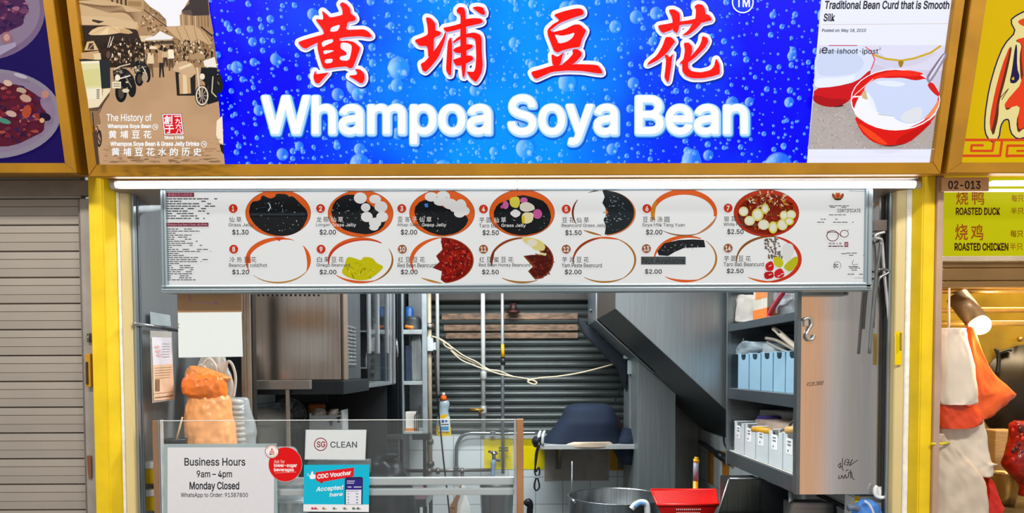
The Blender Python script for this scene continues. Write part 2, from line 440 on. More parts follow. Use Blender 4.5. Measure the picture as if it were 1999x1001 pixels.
# ================================================================== SIGNBOARDS
def bars(mb, quads, m, out=.022, dep=.16):
    for q in quads: mb.prism([SG(x, y, out) for x, y in q], -SN*dep, m, .002)
def bubble_mat():
    m = bpy.data.materials.new('bubble_print'); m.use_nodes = True; n = m.node_tree; N = n.nodes; L = n.links; b = N['Principled BSDF']
    def mth(op, a, c=None, d=None, cl=False):
        q = N.new('ShaderNodeMath'); q.operation = op; q.use_clamp = cl
        for i, v in enumerate((a, c, d)):
            if v is None: continue
            if isinstance(v, (int, float)): q.inputs[i].default_value = v
            else: L.new(v, q.inputs[i])
        return q.outputs[0]
    def mix(f, a, c):
        q = N.new('ShaderNodeMix'); q.data_type = 'RGBA'
        for s_, v in ((q.inputs[0], f), (q.inputs[6], a), (q.inputs[7], c)):
            if isinstance(v, tuple): s_.default_value = v
            elif isinstance(v, (int, float)): s_.default_value = v
            else: L.new(v, s_)
        return q.outputs[2]
    t = N.new('ShaderNodeTexCoord'); sp = N.new('ShaderNodeSeparateXYZ'); L.new(t.outputs['Object'], sp.inputs[0])
    cb = N.new('ShaderNodeCombineXYZ'); L.new(sp.outputs['X'], cb.inputs['X']); L.new(sp.outputs['Z'], cb.inputs['Y'])
    nz = N.new('ShaderNodeTexNoise'); nz.inputs['Scale'].default_value = 3.2; nz.inputs['Detail'].default_value = 2; L.new(cb.outputs[0], nz.inputs['Vector'])
    x = mth('ADD', sp.outputs['X'], 0.03); g = mth('MULTIPLY', mth('MULTIPLY', x, x), -2.9); g = mth('EXPONENT', g)
    g = mth('ADD', g, mth('MULTIPLY', mth('SUBTRACT', nz.outputs['Fac'], .5), .7), None, True)
    r = N.new('ShaderNodeValToRGB'); L.new(g, r.inputs['Fac'])
    r.color_ramp.elements[0].position = .12; r.color_ramp.elements[0].color = (*lin('0000f2'), 1)
    r.color_ramp.elements[1].position = .95; r.color_ramp.elements[1].color = (*lin('0090ff'), 1)
    e = r.color_ramp.elements.new(.5); e.color = (*lin('0048ff'), 1)
    col = r.outputs['Color']
    # bubbles of four sizes: random radius per cell, bright crescent to the left, small spot to the right
    for sc, lo, hi, seed in ((46, -.22, .27, 3.1), (26, -.16, .30, 7.7), (15, -.22, .34, 1.3), (7, -.5, .36, 5.9)):
        mp = N.new('ShaderNodeMapping'); mp.inputs['Location'].default_value = (seed, seed*1.7, 0); L.new(cb.outputs[0], mp.inputs['Vector'])
        v = N.new('ShaderNodeTexVoronoi'); v.voronoi_dimensions = '2D'; v.inputs['Scale'].default_value = sc; v.inputs['Randomness'].default_value = .75
        L.new(mp.outputs[0], v.inputs['Vector'])
        cs = N.new('ShaderNodeSeparateColor'); L.new(v.outputs['Color'], cs.inputs[0])
        R = mth('ADD', mth('MULTIPLY', cs.outputs[0], hi-lo), lo); R = mth('MAXIMUM', R, .0001)
        sub = N.new('ShaderNodeVectorMath'); sub.operation = 'SUBTRACT'; L.new(mp.outputs[0], sub.inputs[0]); L.new(v.outputs['Position'], sub.inputs[1])
        d = N.new('ShaderNodeSeparateXYZ'); L.new(sub.outputs[0], d.inputs[0])
        dx = mth('DIVIDE', mth('MULTIPLY', d.outputs[0], sc), R); dy = mth('DIVIDE', mth('MULTIPLY', d.outputs[1], sc), R)
        rr = mth('SQRT', mth('ADD', mth('MULTIPLY', dx, dx), mth('MULTIPLY', dy, dy)))
        mask = mth('MULTIPLY', mth('SUBTRACT', 1.0, rr), 7.0, None, True)
        halo = mth('MULTIPLY', mth('SUBTRACT', 1.35, rr), 2.0, None, True)
        halo = mth('MULTIPLY', halo, mth('MULTIPLY', mth('ADD', dx, .2), .55, None, True))
        lum = mth('ADD', mth('MULTIPLY', dx, -.75), mth('MULTIPLY', dy, .15))
        lum = mth('POWER', mth('MULTIPLY', mth('ADD', lum, .12), 1.0, None, True), 1.4)
        ex, ey = mth('SUBTRACT', dx, .42), mth('ADD', dy, .35)
        spot = mth('MULTIPLY', mth('SUBTRACT', .30, mth('SQRT', mth('ADD', mth('MULTIPLY', ex, ex), mth('MULTIPLY', ey, ey)))), 6.0, None, True)
        hl = mth('MAXIMUM', lum, mth('MULTIPLY', spot, .55))
        body = mix(.38, col, (*lin('3aa8ff'), 1)); bub = mix(hl, body, (*lin('b4e0ff'), 1))
        col = mix(mth('MULTIPLY', halo, .55), col, (*lin('0010d8'), 1))
        col = mix(mask, col, bub)
    dk = N.new('ShaderNodeMix'); dk.data_type = 'RGBA'; dk.inputs[0].default_value = .9; L.new(col, dk.inputs[6]); dk.inputs[7].default_value = (0, 0, 0, 1)
    L.new(dk.outputs[2], b.inputs['Base Color']); L.new(col, b.inputs['Emission Color']); b.inputs['Emission Strength'].default_value = .97
    b.inputs['Roughness'].default_value = .4; b.inputs['Specular IOR Level'].default_value = .08
    return m

TOP = -95
def ln(x0, x1, y): return x0 + (x1-x0)*y/320          # x on a line given at pixel rows 0 and 320
# ---- main sign
sg = thing('signboard', 'wide backlit shop signboard of four red Chinese characters on bubbly blue film', 'signboard', tuple(SG(1000, 330)))
b = MB()
bars(b, [[(ln(129, 171, TOP), TOP), (ln(148, 189, TOP), TOP), (189, 321), (173, 345)],
         [(ln(1864, 1821, TOP), TOP), (ln(1884, 1838, TOP), TOP), (1836, 340), (1821, 317)],
         [(189, 321), (1821, 317), (1836, 340), (173, 345)]], FRAME)
b.build('frame', sg)
MB().prism([SG(x, y, -.02) for x, y in ((ln(150, 190, TOP), TOP), (ln(1862, 1820, TOP), TOP), (1820, 320), (190, 323))], -SN*.10, M('6a5630', .6)).build('light_box', sg)
bl = [(ln(407, 438, TOP), TOP), (ln(1603, 1575, TOP), TOP), (1575, 318), (439, 321)]
bp = MB(); bp.prism([SG(x, y, .002) for x, y in bl], -SN*.004, bubble_mat()); bp.build('blue_film', sg)['label'] = 'blue film printed with water bubbles'

def cv(cx0, pts): return [(cx0+x/5.559, y/5.559) for x, y in pts]
HANZI = {}
HANZI['huang'] = (570, [
 [(325,115),(370,150),(410,190),(470,180),(550,160),(548,110),(535,75),(518,45),(545,22),(590,45),(630,90),(640,150),(680,175),(695,210),(670,230),(605,240),(585,325),(700,320),(780,318),(830,345),(870,395),(840,408),(740,392),(610,400),(515,415),(520,445),(600,440),(670,455),(740,515),(725,570),(690,660),(660,735),(625,742),(590,720),(480,730),(370,750),(335,730),(305,640),(285,560),(275,500),(280,460),(200,500),(150,530),(110,515),(62,460),(120,435),(220,405),(350,370),(335,320),(280,245),(255,205),(335,215),(340,180)],
 [(250,765),(262,805),(330,795),(400,785),(350,840),(290,910),(250,895),(230,830)],
 [(680,745),(740,755),(785,800),(790,860),(770,900),(740,905),(690,870),(610,822),(700,810),(710,790)]],
 [[(410,345),(425,295),(520,265),(515,300),(490,340)], [(320,450),(440,420),(450,455),(380,485),(330,515)], [(335,545),(470,545),(400,575),(345,590)], [(355,645),(445,635),(435,680),(360,690)],
  [(530,460),(600,465),(650,490),(645,560),(620,660),(520,655),(520,610),(590,600),(595,570),(550,540),(525,520)]])
HANZI['pu'] = (795, [
 [(200,185),(250,195),(305,250),(305,330),(350,340),(370,360),(350,385),(290,410),(288,560),(230,630),(220,500),(130,500),(75,435),(150,410),(225,375),(222,290)],
 [(425,350),(400,470),(340,620),(260,720),(200,782),(165,765),(145,690),(190,670),(250,600),(330,500),(390,400),(410,350)],
 [(390,300),(470,285),(580,255),(640,205),(720,195),(795,200),(825,235),(800,255),(640,290),(540,325),(430,350),(405,330)],
 [(565,75),(610,80),(630,120),(640,290),(645,600),(635,740),(620,840),(600,835),(585,700),(575,400),(580,160),(540,135),(535,105)],
 [(705,80),(760,68),(820,80),(845,130),(840,165),(800,155),(750,120)],
 [(470,400),(485,450),(490,600),(480,720),(475,815),(455,820),(420,760),(430,600),(440,450)],
 [(490,460),(540,410),(600,375),(720,350),(790,375),(808,420),(810,560),(820,700),(810,780),(770,860),(740,892),(690,850),(640,775),(720,780),(740,740),(750,600),(740,430),(690,405),(600,410),(500,470)],
 [(495,545),(520,520),(570,500),(640,480),(690,480),(715,495),(700,525),(640,550),(570,580),(520,570)],
 [(490,650),(560,625),(650,600),(700,605),(720,640),(700,660),(640,690),(590,710),(530,715)]], [])
HANZI['dou'] = (1020, [
 [(335,160),(450,120),(580,90),(640,95),(665,130),(660,160),(560,190),(400,250),(300,330),(285,305),(330,262),(405,220)],
 [(285,300),(320,350),(450,320),(560,265),(620,265),(690,330),(680,360),(640,440),(625,510),(540,520),(440,545),(380,572),(340,550),(305,460),(275,380),(270,330)],
 [(315,585),(375,620),(450,565),(430,620),(410,705),(330,712),(318,650)],
 [(540,540),(590,530),(640,565),(640,605),(600,650),(550,697),(420,706),(500,640),(550,580)],
 [(90,780),(200,750),(330,708),(550,695),(760,700),(820,710),(860,760),(868,800),(800,795),(650,770),(480,765),(320,780),(220,825),(150,857),(120,840)]],
 [[(345,370),(420,390),(500,375),(570,350),(545,410),(480,455),(390,475),(370,420)]])
HANZI['hua'] = (1250, [
 [(305,105),(360,100),(415,130),(430,170),(430,235),(415,330),(395,362),(350,330),(350,200)],
 [(190,275),(280,260),(380,240),(520,220),(610,200),(700,150),(750,165),(780,220),(700,240),(620,255),(430,270),(330,330),(240,360),(205,320)],
 [(585,70),(620,42),(670,50),(700,90),(710,160),(680,230),(600,320),(520,380),(450,385),(520,330),(570,250),(600,190),(605,100)],
 [(275,400),(330,400),(380,450),(350,490),(300,560),(260,600),(180,660),(70,710),(90,670),(180,600),(240,500)],
 [(290,590),(315,625),(355,580),(345,640),(330,760),(310,880),(295,895),(260,840),(275,720),(280,640),(260,600)],
 [(470,465),(520,460),(560,500),(565,560),(550,600),(520,680),(520,740),(560,775),(660,785),(760,760),(800,720),(820,630),(860,700),(865,800),(800,825),(680,850),(560,850),(490,820),(455,770),(455,690),(420,690),(470,640),(485,540)],
 [(670,390),(720,405),(740,450),(700,520),(600,620),(520,680),(510,640),(560,600),(640,500),(665,440)]], [])
for k, (cx0, polys, holes) in HANZI.items():
    pr = Print(SG, 1, .006); pp = [chaikin(cv(cx0, q), .16) for q in polys]
    pr.grow(pp, 8.2, '0a2a9a', 2.2, 2.6); pr.grow(pp, 7.4, 'eef0fa'); pr.grow(pp, 2.2, 'b9b4d6', 1.6, 2.0)
    for q in pp: pr.poly(q, 'ff1008')
    for q in holes: pr.poly(cv(cx0, q), 'e6e6f6', sm=1)
    pr.build('red_character', sg)
for body, x0, x1, y0, y1 in (('Whampoa', 510, 959, 186, 281), ('Soya', 991, 1206, 184, 283), ('Bean', 1240, 1460, 186, 263)):
    W = .021; pr = Print(SG, 1, .006)
    pr.text(body, x0, y0, x1, y1, '0a38b0', W+.035, dx=3, dy=4, ref=W)
    pr.text(body, x0, y0, x1, y1, '2f86ea', W+.032, dx=2, dy=2.5, ref=W)
    pr.text(body, x0, y0, x1, y1, 'a9d2ff', W+.022, dx=1.2, dy=1.5, ref=W)
    pr.text(body, x0, y0, x1, y1, 'f1f2fc', W, ref=W)
    pr.build('white_lettering', sg)
pr = Print(SG, 1, .006)
pr.circ(1450, 4, 21.5, 22, 'e8f2ff').circ(1450, 4, 19, 19.5, '0a35f0').text('TM', 1437, -6, 1464, 14, 'f2f6ff', .02)
pr.build('trademark_sign', sg)

# ---- street photograph on the left of the sign
SX = lambda cx, cy: (140+cx/4.552, cy/4.552)
SQ = lambda l: [SX(x, y) for x, y in l]
pr = Print(SG, .95, .0025)
pr.poly([(ln(150, 190, TOP), TOP), (ln(407, 438, TOP), TOP), (439, 321), (190, 323)], 'bd9873')
pr.poly(SQ([(-30,-430),(1175,-430),(1212,0),(1300,600),(70,600),(20,20)]), '9c7a56')
pr.poly(SQ([(640,-430),(1080,-430),(1040,0),(975,110),(985,230),(830,235),(840,180),(780,110),(700,60),(640,0)]), 'eceaf0')
pr.poly(SQ([(-30,-430),(640,-430),(640,90),(300,30),(20,20)]), '8d6b49').poly(SQ([(290,-40),(640,-40),(640,92),(300,30)]), 'b59468')
for x in (350, 395, 430, 470): pr.poly(SQ([(x, -40), (x+18, -40), (x+20, 50), (x+2, 46)]), '4a3628')
pr.poly(SQ([(500,10),(620,15),(620,60),(500,50)]), '9b7950')
pr.poly(SQ([(20,10),(285,-5),(650,100),(585,268),(60,235),(40,140)]), 'c8a67d')
for i in range(12):
    pr.line(SQ([(20+i*22, 18+i*3), (330+i*10, 110-i*8+i*3), (640-i*4, 105+i*11)]), .9, '6d5038' if i % 2 else '8d6c4c')
pr.poly(SQ([(40,140),(330,150),(590,200),(570,262),(300,225),(55,222)]), 'd0b087').line(SQ([(55,225),(300,228),(575,265)]), 1.6, '5b4432').poly(SQ([(185,172),(290,190),(240,208),(180,188)]), '3a2c28')
pr.poly(SQ([(50,228),(300,230),(575,268),(640,330),(660,600),(90,600)]), '32251f')
# far building row right of the awning, roofs and trees
pr.poly(SQ([(640,100),(700,60),(780,110),(840,180),(850,300),(600,330),(585,268)]), 'a98560')
for i in range(60):
    x, y = random.uniform(610, 840), random.uniform(100, 310)
    if y > 60+(x-640)*.6: pr.rect(*SX(x, y), *SX(x+random.uniform(6, 22), y+random.uniform(5, 22)), random.choice(['6a4d36', 'c9aa82', '4d3829', 'd8bd97', '8c6a4a']))
for i in range(45):
    t = random.random(); x = 690+t*140; y = 70+t*105+random.uniform(-8, 22); r = random.uniform(1, 2.6)
    pr.circ(*SX(x, y), r, r*.8, random.choice(['7c6045', '977a58', '5d4632']), n=8)
pr.line(SQ([(640,85),(700,130),(850,240)]), 2, '4a382c')
pr.poly(SQ([(960,130),(1230,120),(1262,300),(1235,300),(965,235)]), 'a5825c')
for i in range(9): pr.line(SQ([(985+i*28, 135), (990+i*28, 240)]), 1.4, random.choice(['5e4531', 'd6bb93', '7c5e42']))
pr.poly(SQ([(975,95),(1045,30),(1045,-80),(1205,-80),(1222,135),(1075,140)]), '3a2f30').poly(SQ([(975,95),(1060,88),(1075,140),(1000,128)]), '5a4a45')
pr.line(SQ([(1150,240),(1250,320)]), 3, '2d2422')
# crowd
for i in range(620):
    x = random.uniform(330, 1270); y = random.uniform(345, 560)
    if 690 < x < 860 and y > 500: continue
    r = random.uniform(.6, 3.1); pr.circ(*SX(x, y), r*random.uniform(.5, 1.0), r*random.uniform(.8, 1.6), random.choice(['2b211c', '3d2f27', 'd8bd98', 'b8956c', '8a6a4c', 'e6d3b6', '5a4434', '1f1817', '241c18', '46362b', '6b503b']), rot=random.uniform(-.4, .4), n=7)
# tarp, tent, parasol
pr.poly(SQ([(830,240),(960,228),(1085,224),(1180,290),(1250,385),(1225,400),(1120,345),(1080,372),(1010,350),(985,375),(905,312)]), 'c5a279')
for q in ([(1000,240),(1050,360)], [(1085,228),(1110,345)], [(930,240),(985,370)], [(1150,270),(1230,395)]): pr.line(SQ(q), 1.2, '94714e')
pr.poly(SQ([(600,320),(720,315),(650,372),(620,370)]), 'd9c09a')
pr.poly(SQ([(650,345),(735,318),(785,275),(830,300),(905,330),(880,356),(660,366)]), 'e9e4e2').line(SQ([(655,362),(880,354)]), 2.2, 'b59c80')
pr.poly(SQ([(148,300),(180,265),(235,240),(330,230),(440,240),(510,265),(545,292),(505,302),(430,292),(330,308),(240,312),(170,312)]), 'd9b88c')
for q in ([(330,232),(170,308)], [(330,232),(325,306)], [(330,232),(430,292)]): pr.line(SQ(q), .8, 'b08c62')
pr.poly(SQ([(330,232),(240,312),(325,308)]), 'e6caa0').poly(SQ([(430,292),(505,302),(545,292),(500,262),(420,250)]), 'c5a070')
pr.line(SQ([(345,325),(320,420)]), 1.2, 'e8dcc8').line(SQ([(372,325),(335,420)]), 1.2, 'e8dcc8')
pr.poly(SQ([(700,375),(895,360),(915,372),(900,390),(700,392)]), '4b3a2e')
# crates and table on the left
pr.poly(SQ([(110,450),(135,370),(195,362),(240,445)]), 'd2b183').poly(SQ([(140,440),(155,385),(190,380),(200,440)]), '44332a').line(SQ([(150,440),(195,385)]), 1.3, 'caa878').line(SQ([(110,450),(135,370),(195,362),(240,445),(110,450)]), 1, '6b5038')
pr.poly(SQ([(80,470),(240,450),(255,520),(200,530),(90,520)]), 'c39d70').poly(SQ([(190,480),(255,470),(262,528),(205,535)]), 'dcc49c').circ(*SX(325, 485), 7, 10, '2c221e').circ(*SX(325, 485), 4, 7, '5e493a')
pr.poly(SQ([(60,525),(340,535),(345,780),(240,790),(150,640)]), '252a2c')
pr.poly(SQ([(82,545),(245,540),(272,872),(140,880)]), 'd9d1a0').poly(SQ([(82,545),(245,540),(247,560),(84,565)]), 'ece2c4').poly(SQ([(100,620),(240,610),(258,760),(125,770)]), 'cfc98a')
pr.poly(SQ([(130,790),(265,780),(272,872),(140,880)]), 'e6dcc0')
for i in range(5): pr.line(SQ([(222, 800+i*18), (246, 798+i*18)]), 1.8, '3c3028')
pr.poly(SQ([(140,880),(272,872),(280,790),(345,785),(338,815),(238,950),(150,962)]), 'e4d2b0').poly(SQ([(150,962),(238,950),(338,815),(335,850),(240,985),(160,985)]), '5d4a38')
for q in ([(180,985),(185,1120)], [(225,985),(215,1130)], [(300,880),(240,1010)]): pr.line(SQ(q), 1.6, '4b3a2d')
pr.poly(SQ([(160,985),(240,985),(260,1100),(180,1120)]), '8a6b4c')
pr.circ(*SX(245, 1230), 5, 17, '2a2220').circ(*SX(245, 1230), 3, 12, '9c7d5e').line(SQ([(185,1000),(200,1180),(260,1270),(265,1240),(225,1120)]), 2, '30261f')
pr.poly(SQ([(185,1180),(225,1150),(240,1450),(220,1465)]), '4d3b30')
# people walking
for x, y, h_, top, leg in ((700, 440, 250, 'e0c7a2', '6b4f3a'), (795, 425, 265, 'b8936a', '2a211f'), (720, 380, 110, 'ead6b4', '8d6a4a'), (880, 410, 220, 'efdfc4', '5b4535'), (830, 430, 160, 'c9a983', '40322a')):
    pr.circ(*SX(x, y+8), 3.2, 4, '2a201b', n=12).poly(SQ([(x-24, y+30), (x+24, y+30), (x+32, y+h_*.5), (x-32, y+h_*.5)]), top)
    pr.poly(SQ([(x-18, y+h_*.5), (x+20, y+h_*.5), (x+28, y+h_*.97), (x+14, y+h_), (x+4, y+h_*.65), (x-6, y+h_), (x-18, y+h_)]), leg)
# parked motorcycles
def bike(x, y, k, lean=0):
    pr.poly([SX(x+a_*k, y+c_*k) for a_, c_ in ((-75, -90), (-30, -120), (40, -110), (95, -40), (100, 45), (60, 60), (30, 20), (10, 95), (-45, 95), (-60, 10))], '1b1b1e', sm=1)
    for i in range(40):
        a, c = random.uniform(-90, 90)*k, random.uniform(-120, 40)*k
        pr.circ(*SX(x+a*.8+lean*c*.2, y+c), random.uniform(1, 4.5)*k, random.uniform(1, 3.5)*k, random.choice(['15171a', '22242a', '2c2c30', '0f1012', '4a4038', 'c9b496', '8d7a64', '5b4d42']), n=9)
    pr.circ(*SX(x-10*k, y+70*k), 10*k, 17*k, '121317').circ(*SX(x-10*k, y+70*k), 5*k, 11*k, '4a3d33').circ(*SX(x+75*k, y+40*k), 7*k, 15*k, '17181c')
    for q in ([(-60, -110), (-20, -130), (60, -150)], [(20, -60), (70, 30)], [(-40, -30), (60, -60)]): pr.line([SX(x+a*k, y+c*k) for a, c in q], 1.8*k, random.choice(['d8c8ae', '8d8073', 'efe6d4']))
bike(610, 640, .85); bike(450, 740, 1.15); bike(1240, 720, 1.0)
pr.rect(*SX(360, 725), *SX(438, 785), 'e2d3b6').line(SQ([(372,745),(428,745)]), 1.3, '4d4036').line(SQ([(372,765),(428,765)]), 1.3, '4d4036').circ(*SX(408, 690), 5, 6, 'e9dcc2').circ(*SX(480, 805), 7, 4, 'd6c5a8').circ(*SX(650, 690), 6, 9, 'a8937a')
pr.poly(SQ([(920,640),(1100,640),(1100,850),(935,850)]), '221d1c').poly(SQ([(950,655),(1050,640),(1060,830),(960,835)]), 'c39f74').poly(SQ([(985,660),(1020,655),(1028,832),(990,834)]), 'dfc59c')
pr.poly(SQ([(890,620),(930,560),(1010,540),(1080,570),(1105,650),(1060,690),(940,640)]), 'c7a67f').poly(SQ([(950,600),(1060,560),(1070,580),(960,620)]), 'e5cfa9')
pr.poly(SQ([(1040,500),(1120,465),(1190,490),(1180,520),(1060,530)]), 'a98862').poly(SQ([(1170,540),(1270,505),(1290,600),(1180,590)]), 'e9e0d6').poly(SQ([(1150,600),(1290,600),(1305,900),(1205,930),(1215,760),(1140,700)]), '14181c')
pr.circ(*SX(1158, 850), 14, 21, '141414').circ(*SX(1158, 850), 12.4, 19, 'ddd0b8').circ(*SX(1158, 850), 10, 16, '2e2826')
for k in range(9):
    t = 2*PI*k/9; cx_, cy_ = SX(1158, 850); pr.line([(cx_, cy_), (cx_+10.5*math.cos(t), cy_+16.5*math.sin(t))], .9, 'cfc0a6')
pr.circ(*SX(1158, 850), 3, 5, '8b7a68').line(SQ([(1115,600),(1140,860)]), 2.2, 'd9ccb6').line(SQ([(1138,600),(1160,850)]), 1.6, '9c8c7a').circ(*SX(1160, 680), 5, 6, 'e6d9c4').line(SQ([(1255,680),(1245,820),(1285,860)]), 2.2, 'c9baa2')
pr.poly([(423, 236), (434, 226), (436, 283), (429, 279), (422, 264)], 'efdcc2').poly([(428, 280), (436, 283), (437.5, 302), (432, 296)], '1c1b1d')
# darker worn ground at the foot of the picture
for i in range(170):
    x = random.uniform(202, 428); y = random.uniform(272, 317); k = (y-272)/45; pr.circ(x, y, random.uniform(3, 12), random.uniform(.6, 2.0), random.choice([['b5906b', 'b08b67', 'b8946f'], ['a8845f', 'a07d5a', 'ab8863'], ['947253', '86664a', '9a7858']][min(2, int(k*3))]), n=10)
Wt = 'eef2f6'
pr.text('The History of', 208, 222, 296, 240, Wt, .008).text('Whampoa Soya Bean', 210, 242, 295, 252, Wt, .03).circ(303, 247.5, 5.6, 5.8, Wt).circ(303, 247.5, 4.4, 4.6, 'b08d6b').text('TM', 300, 245, 306, 250, Wt, .02)
for i, ch in enumerate('黄埔豆花'): pr.text(ch, 212+i*22.7, 254.5, 227.5+i*22.7, 270, Wt, .016, kind='cjk')
pr.text('Whampoa Soya Bean & Grass Jelly Drinks', 215.5, 276, 389, 287, Wt, .03).circ(398, 281.5, 5.8, 6, Wt).circ(398, 281.5, 4.6, 4.8, 'a98661').text('TM', 395, 279, 401, 284, Wt, .02)
for i, ch in enumerate('黄埔豆花水的历史'): pr.text(ch, 217.5+i*22.8, 288.5, 233.5+i*22.8, 304, Wt, .016, kind='cjk')
pr.poly([(315.5, 222), (354.5, 221.5), (359.5, 263), (320, 264)], '7d2a24').poly([(316.5, 222.8), (353.5, 222.3), (358.5, 262.2), (320.6, 263)], 'e9e6ee').poly([(318.5, 224.5), (351.8, 224), (356.5, 260.4), (322.4, 261.2)], 'd0141c')
for ch, q in (('創', (320, 225.5, 336.5, 242.5)), ('于', (322, 244, 339.5, 260)), ('一', (340.5, 226, 351, 228)), ('九', (341.5, 231, 353.5, 241)), ('六', (342.5, 241.5, 354, 251)), ('八', (343.5, 251, 355.5, 260))): pr.text(ch, *q, 'f2f2f6', .022, kind='cjk')
pr.text('Since 1968', 321, 265, 358.5, 271.5, Wt, .03)
pr.build('street_photo_film', sg)['label'] = 'sepia street market photograph with white lettering'

# ---- bean curd article on the right of the sign
BQ = lambda cx, cy: (1570+cx/4.17, 80+cy/4.17)
BL = lambda l: [BQ(x, y) for x, y in l]
pr = Print(SG, .95, .0025)
pr.poly([(ln(1603, 1575, TOP), TOP), (ln(1864, 1821, TOP), TOP), (1821, 318), (1575, 319)], 'e3e6fa')
pr.text('Traditional Bean Curd that is Smooth as', 1609, 1, 1872, 18, '2b2b32', .026, slant=.12).text('Silk', 1607, 26, 1629, 42, '2b2b32', .026, slant=.12)
pr.line([(1606, 48), (1858, 46)], .9, 'c9b9a6').text('Posted on: May 18, 2010', 1604, 56, 1690, 64, '3a3a44', .02, slant=.15)
ph = BL([(118,34),(1178,34),(1055,876),(32,876)])
pr.poly(ph, 'c9c6dc')
pr.poly(BL([(118,34),(1178,34),(1150,240),(700,230),(570,190),(110,120)]), 'd6d4ea')
pr.poly(BL([(72,500),(200,530),(380,480),(470,700),(1085,600),(1055,876),(32,876)]), 'b0a6a2')
for i in range(700):
    u, v = random.random(), random.random(); x = 40+u*1030; y = 500+v*372
    if 395 < x < 1095 and y < 700: continue
    if y > 690 and 450 < x < 1000 and y < 830-abs(x-720)*.25: continue
    if x < 80-(y-500)*.1: continue
    pr.circ(*BQ(x, y), random.uniform(.5, 1.3), random.uniform(.5, 1.1), random.choice(['8d827c', 'd0c2c4', '767366', 'c5a9ae', '9da08c', 'e0d8dc']), n=6)
# back yellow-rimmed bowl
pr.poly(BL([(560,34),(1120,34),(1060,90),(900,150),(780,160),(660,140)]), 'd9d8ee', sm=2).line(BL([(560,110),(660,145),(790,160),(900,140),(1030,95),(1110,40)]), 4, 'c9a62c').poly(BL([(760,160),(815,160),(795,215),(775,215)]), '9c7a20', sm=2)
# left bowl
pr.poly(BL([(88,40),(470,34),(540,80),(575,150),(545,230),(430,330),(250,375),(80,385)]), 'd3dcf4', sm=2).poly(BL([(110,90),(300,70),(450,110),(500,190),(420,270),(200,290),(95,270)]), 'c6d1ee', sm=2).poly(BL([(94,300),(300,300),(430,270),(380,340),(230,372),(82,384)]), 'e2e8fa', sm=2)
pr.poly(BL([(80,385),(250,372),(430,330),(545,225),(535,285),(430,430),(330,515),(235,540),(150,530),(72,490)]), 'c8101a', sm=1).poly(BL([(72,430),(200,470),(360,470),(330,515),(235,540),(150,530),(70,492)]), 'a80c16', sm=2)
pr.line(BL([(545,230),(575,150),(540,80),(500,50)]), 2.4, 'e05a70').line(BL([(200,36),(430,36)]), 1.6, 'c03a4a').poly(BL([(220,540),(330,515),(310,535)]), '3a1412', sm=2)
# front bowl
pr.poly(BL([(400,600),(460,740),(550,820),(640,850),(740,848),(850,830),(960,740),(1090,590),(1000,660),(740,740),(520,680)]), 'd9160f', sm=1).poly(BL([(420,655),(500,760),(600,830),(700,850),(560,740)]), 'f0441a', sm=2).poly(BL([(740,848),(850,830),(960,740),(1060,640),(900,720),(760,790)]), 'c00e0c', sm=2).poly(BL([(560,838),(640,850),(740,848),(860,828),(700,866)]), '43302c', sm=2)
pr.circ(*BQ(742, 478), 87.5, 60, 'f4f0fb', rot=.0).circ(*BQ(742, 476), 85.5, 58, 'd5150f')
pr.poly(BL([(430,420),(560,290),(700,245),(850,235),(990,265),(900,290),(700,280),(560,320),(470,420)]), 'ef2a1c', sm=2)
pr.poly(BL([(400,560),(440,460),(470,440),(540,390),(700,400),(900,480),(1070,470),(1050,580),(960,660),(800,725),(640,715),(500,660),(420,610)]), 'eceefb', sm=2)
pr.poly(BL([(480,395),(520,345),(600,300),(700,302),(800,298),(910,325),(1000,300),(1040,400),(1100,450),(1050,560),(960,650),(850,680),(740,640),(720,600),(600,595),(530,490)]), 'c8d3f1', sm=2)
pr.poly(BL([(455,445),(490,395),(515,430),(520,480),(480,470)]), 'c9b184', sm=2).poly(BL([(560,330),(700,320),(840,345),(780,375),(640,365)]), 'dfe6fa', sm=2).poly(BL([(830,570),(960,520),(960,640),(850,672),(770,630)]), 'd9dde4', sm=2).poly(BL([(960,650),(1040,560),(1095,470),(1100,520),(1040,610)]), 'f08a5a', sm=2).poly(BL([(500,400),(560,470),(600,590),(560,560),(515,470)]), 'e3eafc', sm=2)
pr.line(BL([(390,470),(420,430),(560,310)]), 1.6, 'f6c8cc').line(BL([(395,455),(470,450)]), 2.4, 'fbf2fa').line(BL([(600,595),(650,602),(720,610)]), 1.2, '9aa0b8')
# spoon
pr.poly(BL([(990,290),(1130,95),(1160,100),(1155,135),(1025,350),(1000,330)]), '8f879c', sm=2).poly(BL([(1010,300),(1135,110),(1150,112),(1020,325)]), 'd8d3e4', sm=2).line(BL([(1000,300),(1130,105)]), 1, '5e5468').poly(BL([(1000,350),(1045,330),(1110,440),(1080,450),(1020,390)]), 'd01c18', sm=2)
pr.rect(*BQ(30, 876), *BQ(1057, 882), 'b9b6c2')
for s_, a, c, y0 in (('i', 122, 133, 62), ('e', 138, 188, 50), ('at', 192, 240, 64), ('·', 247, 256, 80), ('i', 266, 277, 62), ('shoot', 283, 436, 60), ('·', 450, 460, 80), ('ipost', 468, 600, 60)):
    y1 = 116 if s_ == 'ipost' else (88 if s_ == '·' else 103)
    pr.text(s_, *BQ(a, y0), *BQ(c, y1), '2d3440', .012, slant=.1)
pr.text('2', *BQ(610, 52), *BQ(624, 72), '2d3440', .01)
pr.build('article_film', sg)['label'] = 'white article print with red bowls of bean curd'

